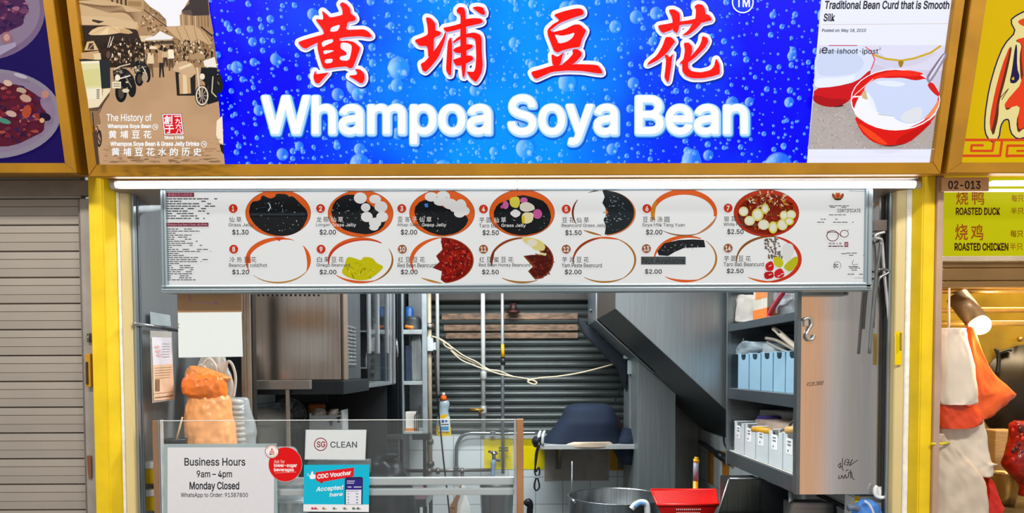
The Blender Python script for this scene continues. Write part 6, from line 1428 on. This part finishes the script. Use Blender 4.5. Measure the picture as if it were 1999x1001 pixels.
for i in range(5):
    y1_, y0_ = yat(ye2[i], 880), yat(ye2[i+1], 900)
    y0_ = max(y0_+.005, YA+.03); y1_ -= .004
    r = make_bin(y0_, y1_, z, .15, GM)
    r['label'] = 'white tagged bin on the lowest cabinet shelf, %s' % ORD[i]; r['group'] = 'white bins on the lowest shelf'
    ym, hw = (y0_+y1_)/2+.01, (y1_-y0_)*.22
    o = MB().box(kx0+.0105, kx0+.012, ym-hw, ym+hw, z+.07, z+.135, M('e4e8e8', .6), .0004).build('tag', r)
    b = MB()
    for k in range(2): b.box(kx0+.0095, kx0+.0105, ym-hw*.5, ym+hw*.5, z+.105+k*.013, z+.112+k*.013, M('70767a', .6), .0002)
    b.tube([(kx0+.0105, ym+.01, z+.085), (kx0+.009, ym+.01, z+.085)], .005, M('70767a', .6), 8)
    b.build('tag_print', r)
# things lying on the bins and on the top shelf
def onX(px, py, X0): return atX(px, py, X0)
def xloft(rows, X0, dep, m, wr=.006, seed=1, fr=20, seg=28, steps=5):
    """soft body seen along the shelf: rows (py, px_far, px_near) on the plane x = X0"""
    tb = bmesh.new(); rings = []
    for (py, pl, pr_) in spline([Vector(r) for r in rows], steps):
        a, c = atX(pl, py, X0), atX(pr_, py, X0); zc_ = (a.z+c.z)/2; ym, hy = (a.y+c.y)/2, abs(a.y-c.y)/2; ring = []
        for k in range(seg):
            t_ = 2*PI*k/seg; p = Vector((X0+dep+math.cos(t_)*dep, ym+math.sin(t_)*hy, zc_+(a.z-c.z)/2*math.sin(t_)))
            qn = p*fr+Vector((seed, seed*2, 0)); p += Vector((math.cos(t_), math.sin(t_)*.5, .4))*(noise.noise(qn)+.5*noise.noise(qn*2.2))*wr
            ring.append(tb.verts.new(p))
        rings.append(ring)
    for a, c in zip(rings, rings[1:]):
        for k in range(seg): tb.faces.new((a[k], a[(k+1) % seg], c[(k+1) % seg], c[k]))
    tb.faces.new(rings[0]); tb.faces.new(rings[-1][::-1]); bmesh.ops.recalc_face_normals(tb, faces=tb.faces)
    mb2 = MB(); mb2._take(tb, m, True); return mb2
xs = kx0+.02
xloft([(628, 1422, 1463), (615, 1422, 1464), (590, 1424, 1465), (575, 1428, 1462)], xs, .08, film('c9c2b8', .9, .3, .4), .012, 3, 22).build('plastic_bag', **tg('crumpled clear bags at the far end of the top cabinet shelf', 'bag'))
t = thing('carton', 'white carton with orange bands on the top cabinet shelf', 'box', atX(1480, 620, xs))
y0_, y1_ = yat(1494, 600), yat(1467, 600); zt_ = SHZ[0]
MB().box(xs, xs+.12, y0_, y1_, zt_, zt_+.17, M('c9c2b4', .6), .003).build('body', t)
b = MB(); b.box(xs-.001, xs+.05, y0_-.001, y1_+.001, zt_+.002, zt_+.045, M('e8741c', .5), .001); b.build('band', t)['label'] = 'orange band'
b = MB(); b.box(xs-.001, xs+.05, y0_+.005, y1_-.03, zt_+.09, zt_+.15, M('e0803a', .5), .001); b.build('orange_panel', t)['label'] = 'orange printed panel'
xloft([(612, 1496, 1556), (600, 1494, 1558), (585, 1496, 1557), (572, 1500, 1552)], xs+.02, .07, M('8d9296', .4, 0, .5, 22, .4), .016, 9, 24).build('cloth_bundle', **tg('bundle of crumpled grey plastic at the near end of the top shelf', 'bundle'))
b = MB(); b.tube([atX(x, y, xs-.005) for x, y in ((1528, 572), (1516, 590), (1506, 606), (1502, 618), (1510, 624))], .011, M('c23a4a', .5), 10, 4); b.build('strap', **tg('red strap hanging over the edge of the top cabinet shelf', 'strap'))
xloft([(578, 1430, 1440), (566, 1430, 1440), (558, 1431, 1439)], xs+.05, .03, M('9aa3a6', .3), .002).build('bottle', **tg('small pale bottle behind the bags on the top shelf', 'bottle'))
zt_ = SHZ[1]+.172
xloft([(692, 1420, 1470), (682, 1424, 1478), (672, 1428, 1475), (666, 1440, 1468)], xs, .08, film('9fb0b8', .7, .2, .5), .012, 12, 30).build('plastic_bag', **tg('shiny crumpled plastic on the far blue bins', 'bag'))
b = MB(); b.tube([atX(x, y, xs+.03) for x, y in ((1432, 680), (1446, 674), (1452, 660), (1450, 672), (1460, 684), (1470, 680))], .003, M('b8c4c8', .2, .8), 6, 4); b.build('wire_whisk', **tg('bent wire utensil on the far blue bins', 'utensil'))
xloft([(690, 1474, 1508), (680, 1476, 1506), (670, 1482, 1498)], xs+.04, .05, M('9da6a8', .5), .004, 17).build('scoop', **tg('pale grey scoop lying on the middle blue bins', 'scoop'))
xloft([(670, 1448, 1500), (655, 1446, 1530), (648, 1450, 1520)], xs+.14, .06, M('2b3238', .5, 0, .3, 9, .3), .01, 19).build('cloth_bundle', **tg('dark bundle at the back above the blue bins', 'bundle'))
t = thing('spatula', 'beige spatula with a hole in its handle lying over the near blue bins', 'spatula', atX(1535, 665, xs))
MB().tube([atX(x, y, xs+.01) for x, y in ((1511, 641), (1522, 650), (1540, 666), (1558, 680))], [.011, .013, .012, .012], M('b4a894', .45), 10, 4).build('handle', t)
MB().tube([atX(1515, 644, xs-.004), atX(1520, 648, xs-.004)], .004, M('4a4540', .5), 8).build('hole', t)
b = MB(); b.tube([atX(x, y, xs+.02) for x, y in ((1496, 660), (1515, 664), (1535, 674), (1556, 686))], .008, M('8f8678', .4, .3), 8, 4); b.tube([atX(x, y, xs+.03) for x, y in ((1498, 668), (1520, 680), (1545, 690))], .007, M('a9a8a4', .3, .5), 8, 4); b.build('tongs', **tg('metal tongs lying under the beige spatula on the blue bins', 'tongs'))
# over the white bins
xloft([(850, 1462, 1560), (838, 1456, 1560), (826, 1454, 1545), (818, 1460, 1500)], xs+.04, .08, film('c0aa9a', .9, .35, .3), .010, 23, 16).build('plastic_bag', **tg('beige plastic bag lying across the white bins', 'bag'))
xloft([(818, 1468, 1536), (806, 1466, 1540), (800, 1470, 1520)], xs+.10, .06, film('9c9c9a', .9, .3, .3), .006, 29).build('plastic_bag', **tg('grey plastic packet at the back above the white bins', 'bag'))
xloft([(822, 1470, 1494), (815, 1468, 1500), (811, 1470, 1496)], xs+.05, .05, M('3a2a7a', .5), .004, 31).build('pouch', **tg('purple pouch above the white bins', 'pouch'))
b = MB(); b.tube([atX(x, y, xs+.0) for x, y in ((1471, 838), (1483, 838), (1505, 842))], .014, M('d8a010', .45), 12); b.build('cutter', **tg('yellow cutter handle lying on the white bins', 'cutter'))
t = thing('pestle', 'pale wooden pestle with a steel fork pointing out of the near white bin', 'pestle', atX(1545, 838, xs))
MB().tube([atX(1536, 839, xs-.02), atX(1562, 838, xs+.01)], .0145, M('d4a862', .5, 0, .1, 20), 16).build('handle', t)
b = MB(); b.tube([atX(1542, 830, xs+.03), atX(1553, 815, xs+.03), atX(1558, 806, xs+.03)], .006, M('c8cccd', .2, .9), 8).tube([atX(1549, 806, xs+.03), atX(1554, 813, xs+.03), atX(1562, 808, xs+.03)], .004, M('c8cccd', .2, .9), 8); b.build('fork', t)
b = MB(); c = atX(1509, 846, xs); b.tube([c+Vector((0, .013*math.cos(k), .009*math.sin(k))) for k in [2*PI*i/14 for i in range(15)]], .003, BLACK, 6); c = atX(1518, 843, xs); b.tube([c, atX(1532, 838, xs+.03)], .003, M('b0b4b6', .2, .9), 6); b.build('scissors', **tg('black handled scissors beside the yellow cutter on the white bins', 'scissors'))

# ---- foot of the right side: dark steel warmer, tray, bottle and blue cloth
t = thing('food_warmer', 'dark steel food warmer with sloping front below the shelf cabinet', 'warmer', P(1450, 1001, .62))
MB().pprism([(1423, 935), (1490, 935), (1490, 1040), (1392, 1040)], .62, .64, steel('4f5350', .3, .2, 'z'), .003).build('front_panel', t)
MB().pprism([(1490, 935), (1544, 960), (1544, 1040), (1490, 1040)], .60, .68, M('2c3034', .35, .5, .1, 8), .003).build('side_panel', t)
MB().box(P(1423, 935, .64).x, P(1490, 935, .64).x, .64, .78, zst, P(1450, 936, .64).z, M('3a3d3e', .4, .6), .004).build('body', t)
MB().tube([P(1424, 934, .615), P(1491, 934, .615)], .004, M('9aa0a2', .3, .8), 8).build('top_edge', t); MB().tube([P(1423, 935, .615), P(1390, 1036, .615)], .004, M('9aa0a2', .3, .8), 8).build('front_edge', t)
b = MB(); q = P(1390, 1036, .62); b.box(q.x, 1.36, .60, .97, .30, zst-.0-.062, M('3c4143', .5), .004).box(q.x, q.x+.04, .62, .66, 0, .3, STEELD).box(1.3, 1.34, .62, .66, 0, .3, STEELD).box(q.x, q.x+.04, .9, .94, 0, .3, STEELD).box(1.3, 1.34, .9, .94, 0, .3, STEELD)
b.bm.free()
t = thing('steel_tray', 'brushed steel lidded tray at the foot of the end panel', 'tray', P(1590, 1001, .36))
MB().pprism([(1547, 981), (1632, 982), (1634, 1025), (1532, 1025)], .36, .40, steel('8c8a86', .3, .15, 'x'), .004).build('front', t)
MB().pprism([(1626, 982), (1633, 982), (1636, 1025), (1628, 1025)], .352, .36, M('4a4e50', .3, .7), .001).build('edge_strip', t)
MB().tube([P(1543, 945, .5), P(1544, 982, .42)], .010, M('b4b8b8', .3, .7), 10).build('leg', t)
MB().box(P(1550, 985, .40).x, P(1626, 985, .40).x, .40, .52, CT+.002, P(1590, 984, .40).z, M('6d6c6a', .35, .7), .003).build('body', t)
b = MB(); b.tube([P(1597, 965, .45), P(1640, 985, .36), P(1668, 1004, .32)], .010, BLACK, 10, 4); b.build('hose', **tg('black hose running down under the end panel', 'hose'))
t = thing('jerrycan', 'white plastic container behind the blue cloth at the lower right', 'container', P(1700, 1001, .2))
MB().pprism([(1674, 970), (1740, 968), (1742, 1030), (1672, 1030)], .17, .28, M('f2f3f1', .4), .006).build('body', t)
MB().pprism([(1669, 970), (1677, 966), (1679, 980), (1670, 986)], .162, .17, M('e8c000', .4), .001).build('yellow_corner', t)['label'] = 'yellow corner'
t = thing('cloth', 'crumpled blue cloth in front of the white container', 'cloth', P(1690, 1001, .12))
MB().loft([(1030, 1664, 1722), (1000, 1664, 1720), (985, 1672, 1713), (977, 1680, 1703), (975, 1686, 1698)], .118, M('4484d8', .7, 0, .25, 16, .3), .45, .035, .010, 30, seed=51, seg=60, steps=8).build('cloth_body', t)
MB().tube([P(x, y, .080) for x, y in ((1688, 978), (1696, 984), (1702, 994), (1706, 1005))], .005, M('c8d4e8', .6), 8, 4).build('pale_stripe', t)
MB().tube([P(x, y, .085) for x, y in ((1655, 992), (1668, 990), (1676, 994))], .012, M('5a6a80', .4), 8, 3).build('knob', t)

# ================================================================== THE STALL ON THE RIGHT
YN3 = .06
xa, xb = c0, P(2480, 700, .0).x
MB().box(c0-.0, c0+.022, -.012, .10, 0, P(1838, 345, 0).z, M('b89a84', .45, .2, .1, 8), .003).build('trim_4', **STRUCT)
MB().box(c0+.03, xb, .60, .66, 0, 2.7, M('8a7020', .3, .3, .4, 5, .05), 0).build('wall_back_neighbour', **STRUCT)
MB().box(c0-.02, c0+.02, .10, .66, 0, 2.7, M('7d6a50', .5), 0).build('wall_side_neighbour', **STRUCT)
MB().box(c0+.02, xb, .08, .66, 2.3, 2.36, M('6b5a40', .6), 0).build('ceiling_neighbour', **STRUCT)
t = thing('number_plate', 'tan plate reading 02-013 at the top of the right stall', 'plate', P(1885, 372, -.02))
MB().pbox(1839, 346, 1931, 373, -.03, -.02, M('cfa070', .5, 0, .12, 8), .002).build('plate', t)
pr = Print(flat(-.03), 0, .0006); pr.text('02-013', 1851, 353, 1914, 369, '1c1a18', .015); pr.build('lettering', t)
t = thing('tube_light', 'bright LED tube above the yellow roast price board', 'light', P(1960, 372, -.01))
a = P(1934, 358, .0); MB().box(a.x, xb, -.012, .012, a.z-.007, a.z+.008, glow('fdfdff', 5), .003).build('tube', t)
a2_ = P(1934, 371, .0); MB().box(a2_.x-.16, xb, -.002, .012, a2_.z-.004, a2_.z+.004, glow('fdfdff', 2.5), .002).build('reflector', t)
pb = thing('price_board', 'yellow price board of roasted duck and roasted chicken', 'menu board', P(1950, 508, YN3))
q = XZ(1841, 366, 1999, 500, YN3)
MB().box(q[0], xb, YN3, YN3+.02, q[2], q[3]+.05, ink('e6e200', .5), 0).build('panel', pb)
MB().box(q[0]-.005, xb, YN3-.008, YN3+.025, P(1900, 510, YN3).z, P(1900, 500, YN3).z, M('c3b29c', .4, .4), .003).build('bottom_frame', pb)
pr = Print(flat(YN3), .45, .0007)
for s_, x0, y0, x1, y1 in (('烧', 1866, 373, 1890, 400), ('鸭', 1897, 373, 1921, 400), ('烧', 1864, 437, 1889, 469), ('鸡', 1895, 438, 1919, 469)): pr.text(s_, x0, y0, x1, y1, 'c05a10', .012, kind='cjk')
for s_, x0, y0, x1, y1, h_ in (('每只', 1974, 380, 1998, 394, 'b87a18'), ('半只', 1973, 405, 1998, 418, 'a85a14'), ('每只', 1972, 449, 1997, 463, '98500f'), ('半只', 1971, 474, 1996, 488, 'c07818')): pr.text(s_, x0, y0, x1, y1, h_, .01, kind='cjk', res=2)
pr.text('ROASTED DUCK', 1865.5, 405, 1952, 420, '5a2a14', .03).text('ROASTED CHICKEN', 1863, 474, 1968, 489.5, '4a2014', .03)
for s_, y0, y1 in (('$30.00', 380, 394), ('$15.00', 405, 418), ('$16.00', 449, 463), ('$8.00', 474, 488)): pass
pr.build('lettering', pb)
t = thing('shutter_housing', 'brown horizontal metal beams under the yellow price board', 'housing', P(1950, 560, .06))
BRS = M('8a6a40', .35, .5, .15, 5)
for ya, yb2, yy in ((511, 522, .07), (523, 547, .06), (548, 561, .055)): q = XZ(1840, ya, 1999, yb2, yy); MB().box(q[0], xb, yy, yy+.05, q[2], q[3]-.001, BRS, .003).build('beam', t)
GB = M('e8bc6a', .22, .75, .1, 6)
for k, (yy, Y, r_, lab) in enumerate(((567, .16, .012, 'uppermost brass bar in the roast stall'), (605, .34, .011, 'middle brass bar behind the spot lamp'), (631, .26, .011, 'lowest brass bar behind the hung bags'))):
    a = P(1845, yy, Y); b = MB(); b.tube([Vector((c0+.02, Y, a.z)), Vector((xb, Y, a.z))], r_, GB, 14); b.build('hanging_bar', **tg(lab, 'bar'))
# spot lamp
t = thing('spot_lamp', 'tilted brown spot lamp with a glowing bulb above the orange bag', 'lamp', P(1890, 600, .12))
a, c = P(1868, 578, .16), P(1906, 625, .10); MB().tube([a, c], .039, M('7d6446', .4, .4, .12, 8), 24).build('lamp_body', t)
MB().ball(P(1913, 634, .09), .036, glow('fff0d0', 14), (1, 1, 1)).build('bulb', t)
MB().tube([Vector((a.x, .16, P(1868, 567, .16).z)), a], .008, M('4a3826', .5), 10).build('arm', t)
l = bpy.data.lights.new('spot_lamp_light', 'POINT'); l.energy = 11; l.color = (1, .78, .45); l.shadow_soft_size = .04
lo = bpy.data.objects.new('spot_lamp_light', l); C.objects.link(lo); lo.location = P(1926, 648, .07)
area('roast_stall_fill', (2.25, .36, 2.24), (.9, .1), 16, (1, .80, .5))  # unseen warm light added to brighten the roast stall
b = MB(); q = P(1853, 600, .05); b.tube([P(1853, 562, .06), P(1852, 642, .05)], .004, M('e4dccc', .4), 8); b.build('hanger_hook', **tg('thin white hanger holding the stack of white bags', 'hanger'))
# hung carrier bags
def hungbag(outline, Y, m, th=.03, amp=.012, seed=1, nx=22, ny=26):
    """flat sheaf of bags: outline rows (py, xl, xr)"""
    rows = spline([Vector(r) for r in outline], max(1, ny//(len(outline)-1))); tb = bmesh.new(); fr_, bk = [], []
    for (py, xl, xr_) in rows:
        A_, B_ = [], []
        for i in range(nx+1):
            u = i/nx; p = P(xl+(xr_-xl)*u, py, Y); e = min(1, 6*min(u, 1-u)+.1)
            n_ = noise.noise(Vector((p.x*22+seed*5, p.z*9, seed)))+.6*noise.noise(Vector((p.x*50+p.z*30, p.z*20, seed*3)))+.5*(1-2*abs(noise.noise(Vector((p.x*16-p.z*22, p.z*10, seed*2)))))
            A_.append(tb.verts.new(p+Vector((0, -th*.5*e-n_*amp, 0)))); B_.append(tb.verts.new(p+Vector((0, th*.5*e+.004, 0))))
        fr_.append(A_); bk.append(B_)
    for j in range(len(rows)-1):
        for i in range(nx):
            tb.faces.new((fr_[j][i], fr_[j][i+1], fr_[j+1][i+1], fr_[j+1][i])); tb.faces.new((bk[j][i+1], bk[j][i], bk[j+1][i], bk[j+1][i+1]))
        tb.faces.new((bk[j][0], fr_[j][0], fr_[j+1][0], bk[j+1][0])); tb.faces.new((fr_[j][nx], bk[j][nx], bk[j+1][nx], fr_[j+1][nx]))
    for j in (0, len(rows)-1):
        for i in range(nx): tb.faces.new((fr_[j][i], fr_[j][i+1], bk[j][i+1], bk[j][i]))
    bmesh.ops.recalc_face_normals(tb, faces=tb.faces); b2 = MB(); b2._take(tb, m, True); return b2
WB2 = M('d9cbb8', .35, 0, .06, 8, .1); OB2 = M('e0591c', .35, 0, .14, 7, .1)
hungbag([(640, 1836, 1888), (650, 1836, 1888), (662, 1835, 1889), (700, 1834, 1897), (740, 1834, 1905), (775, 1834, 1909), (786, 1836, 1909), (790, 1840, 1900)], .055, WB2, .03, .008, 2).build('plastic_bag', **tg('sheaf of white carrier bags hung highest, left of the orange bag', 'bag', 'hung carrier bags'))
hungbag([(638, 1886, 1893), (660, 1887, 1903), (700, 1892, 1922), (740, 1896, 1950), (765, 1897, 1976), (772, 1888, 1980), (790, 1870, 1962), (810, 1858, 1938), (818, 1862, 1926)], .095, OB2, .03, .012, 5).build('plastic_bag', **tg('bright orange carrier bag flaring to the right under the spot lamp', 'bag', 'hung carrier bags'))
hungbag([(788, 1832, 1874), (800, 1831, 1902), (815, 1831, 1916), (826, 1832, 1918), (834, 1834, 1900), (836, 1838, 1884)], .075, M('d04012', .35, 0, .14, 7, .1), .03, .010, 8).build('plastic_bag', **tg('folded dark orange bag hung below the upper white bags', 'bag', 'hung carrier bags'))
hungbag([(816, 1840, 1918), (835, 1834, 1921), (870, 1832, 1926), (900, 1830, 1934), (906, 1830, 1947), (912, 1830, 1940), (930, 1828, 1938)], .115, WB2, .03, .010, 11).build('plastic_bag', **tg('large white bag behind the torn lower one', 'bag', 'hung carrier bags'))
hungbag([(846, 1828, 1838), (860, 1824, 1850), (885, 1820, 1880), (910, 1818, 1904), (940, 1817, 1922), (985, 1816, 1926), (1030, 1816, 1930)], .04, M('c9b8a4', .35, 0, .08, 8, .1), .03, .012, 14).build('plastic_bag', **tg('lowest creased white bag with a small tear and a yellow tie', 'bag', 'hung carrier bags'))
hungbag([(932, 1924, 1930), (950, 1924, 1942), (980, 1922, 1954), (994, 1920, 1960), (1010, 1918, 1950)], .13, M('d0200c', .4, 0, .12, 7, .1), .025, .006, 17).build('plastic_bag', **tg('red bag corner showing below the white bags', 'bag', 'hung carrier bags'))
b = MB(); b.tube([P(1818, 866, -.014), P(1838, 866, .0), P(1853, 864, .02)], .0045, M('d8c800', .4), 8); b.build('bag_tie', **tg('yellow tie round the neck of the lowest white bag', 'tie'))
# roast counter
b = MB(); zc3 = P(1960, 985, .35).z; b.box(c0+.035, xb, .14, .595, zc3-.04, zc3, M('7d6644', .35, .3, .2, 9), .004).box(c0+.04, xb, .17, .59, 0, zc3-.04, M('8a7a60', .5), .003)
b.build('display_counter', **tg('counter of the roast meat stall under the hung bags', 'counter'))
b = MB(); q = XZ(1931, 838, 1976, 910, .48); b.box(q[0], q[1], .44, .53, zc3, q[3], M('b08a58', .6, 0, .2, 6, stretch=(4, 1, 30)), .006); b.build('chopping_block', **tg('wood grained chopping block standing behind the steel bowl', 'chopping board'))
t = thing('bowl', 'steel bowl on the roast counter between the bags and the red meat', 'bowl', P(1962, 985, .36))
c = P(1962, 985, .34); c.z = zc3+.003; rr = P(1994, 925, .34).x-P(1962, 925, .34).x; hh = P(1962, 922, .34).z-c.z
b = MB(); b.lathe([(rr*.5, 0), (rr*.62, hh*.3), (rr*.95, hh*.97), (rr*1.02, hh), (rr*.98, hh+.001), (rr*.9, hh*.9), (rr*.5, .01)], c, M('b89c64', .25, .85, .1), 40); b.build('bowl_body', t)
MB().lathe([(rr*.86, hh*.82), (.01, hh*.9)], c, M('c9924a', .6, 0, .3, 60, .5), 30).build('food', t)
RM = M('8f1408', .22, 0, .55, 30, .5)
t = thing('roast_meat', 'glossy dark red roast meat hanging at the right edge', 'meat', P(1995, 960, .20))
b = MB(); b.loft([(968, 1992, 2030), (945, 1990, 2034), (910, 1961, 2036), (880, 1966, 2036), (850, 1972, 2034), (830, 1972, 2030), (822, 1980, 2024)], .22, RM, .35, .05, .018, 22, seed=61); b.build('meat_body', t)
MB().tube([P(2003, 826, .22), P(2003, 640, .26), P(2003, 628, .26)], .0035, M('b0a080', .3, .8), 8).build('hook', t)
b = MB(); 
for i in range(22):
    c = P(random.uniform(1972, 2020), random.uniform(835, 915), .175); b.ball(c, random.uniform(.004, .011), M(random.choice(['b8200c', 'd04a20', '3a0a06', 'a01a0a']), .2), (1, .5, 1.2), .3, sub=2)
b.build('glaze_lumps', t)
t = thing('oven_hatch', 'large dark round oven hatch on the olive back wall', 'hatch', P(2000, 760, .59))
c = P(2008, 770, .594); R_2 = P(2008, 672, .594).z-c.z
MB().tube([c, c+Vector((0, .004, 0))], R_2, M('241c12', .35, .3, .2, 6), 48).build('disc', t)
MB().tube([P(1944, 680, .585), P(1950, 700, .585), P(1946, 735, .585)], .008, BLACK, 8, 3).build('latch', t); MB().tube([P(1946, 690, .585), P(1966, 683, .585), P(1974, 684, .585)], .006, BLACK, 8, 3).build('latch_arm', t)
b = MB(); c = P(1990, 662, .585); b.lathe([(.012, 0), (.010, .012), (.004, .016)], c, M('c8a860', .2, .9), 16, rot=Matrix.Rotation(PI/2, 3, 'X')); b.build('knob', t)['label'] = 'small brass knob'

# pieces of parts: parented one level deeper, under the part they sit on
SUBS = {'fridge': {'door': ['handle'], 'lower_door': ['lower_handle', 'door_trim']}, 'soap_bottle': {'upper_body': ['label_print'], 'cap': ['nozzle']},
        'storage_bin': {'bin_body': ['rim'], 'tag': ['tag_print']}, 'wall_cabinet': {'end_panel': ['handwriting']}, 'menu_board': {'panel': ['menu_print']},
        'hanging_board': {'white_sheet': ['marks', 'ring']}, 'notice': {'sleeve': ['paper']}, 'counter_screen': {'clear_pane': ['pane_edge']}, 'carton': {'body': ['band', 'orange_panel']},
        'kitchen_scale': {'body': ['display']}, 'spatula': {'handle': ['hole'], 'blade': ['hole']}, 'oven': {'base_tray': ['front_rail'], 'body': ['corner_strip', 'door_gap'], 'front_panel': ['vent_holes']},
        'desk_fan': {'blades': ['hub'], 'stand': ['motor']}, 'price_board': {'panel': ['lettering']}, 'number_plate': {'plate': ['lettering']}, 'bowl': {'bowl_body': ['food']},
        'oven_hatch': {'disc': ['latch', 'latch_arm', 'knob']}, 'roller_shutter': {'curtain': ['brown_slat'], 'guide_rail': ['lock_plate', 'latch', 'tag']}, 'basket': {'body': ['handle_hole'], 'tray_body': ['perforations']},
        'display_chiller': {'glass_door': ['chrome_rail', 'door_edge']}, 'food_warmer': {'front_panel': ['top_edge', 'front_edge']}, 'water_pipe': {'tube': ['joint', 'valve', 'bracket']}}
bpy.context.view_layer.update()
for r in [o for o in C.objects if o.parent is None]:
    for part, subs in SUBS.get(r.name.split('.')[0], {}).items():
        ps = [c for c in r.children if c.name.split('.')[0] == part]
        if not ps: continue
        for c in [c for c in r.children if c.name.split('.')[0] in subs]:
            c.parent = ps[0]; c.matrix_parent_inverse = ps[0].matrix_world.inverted()
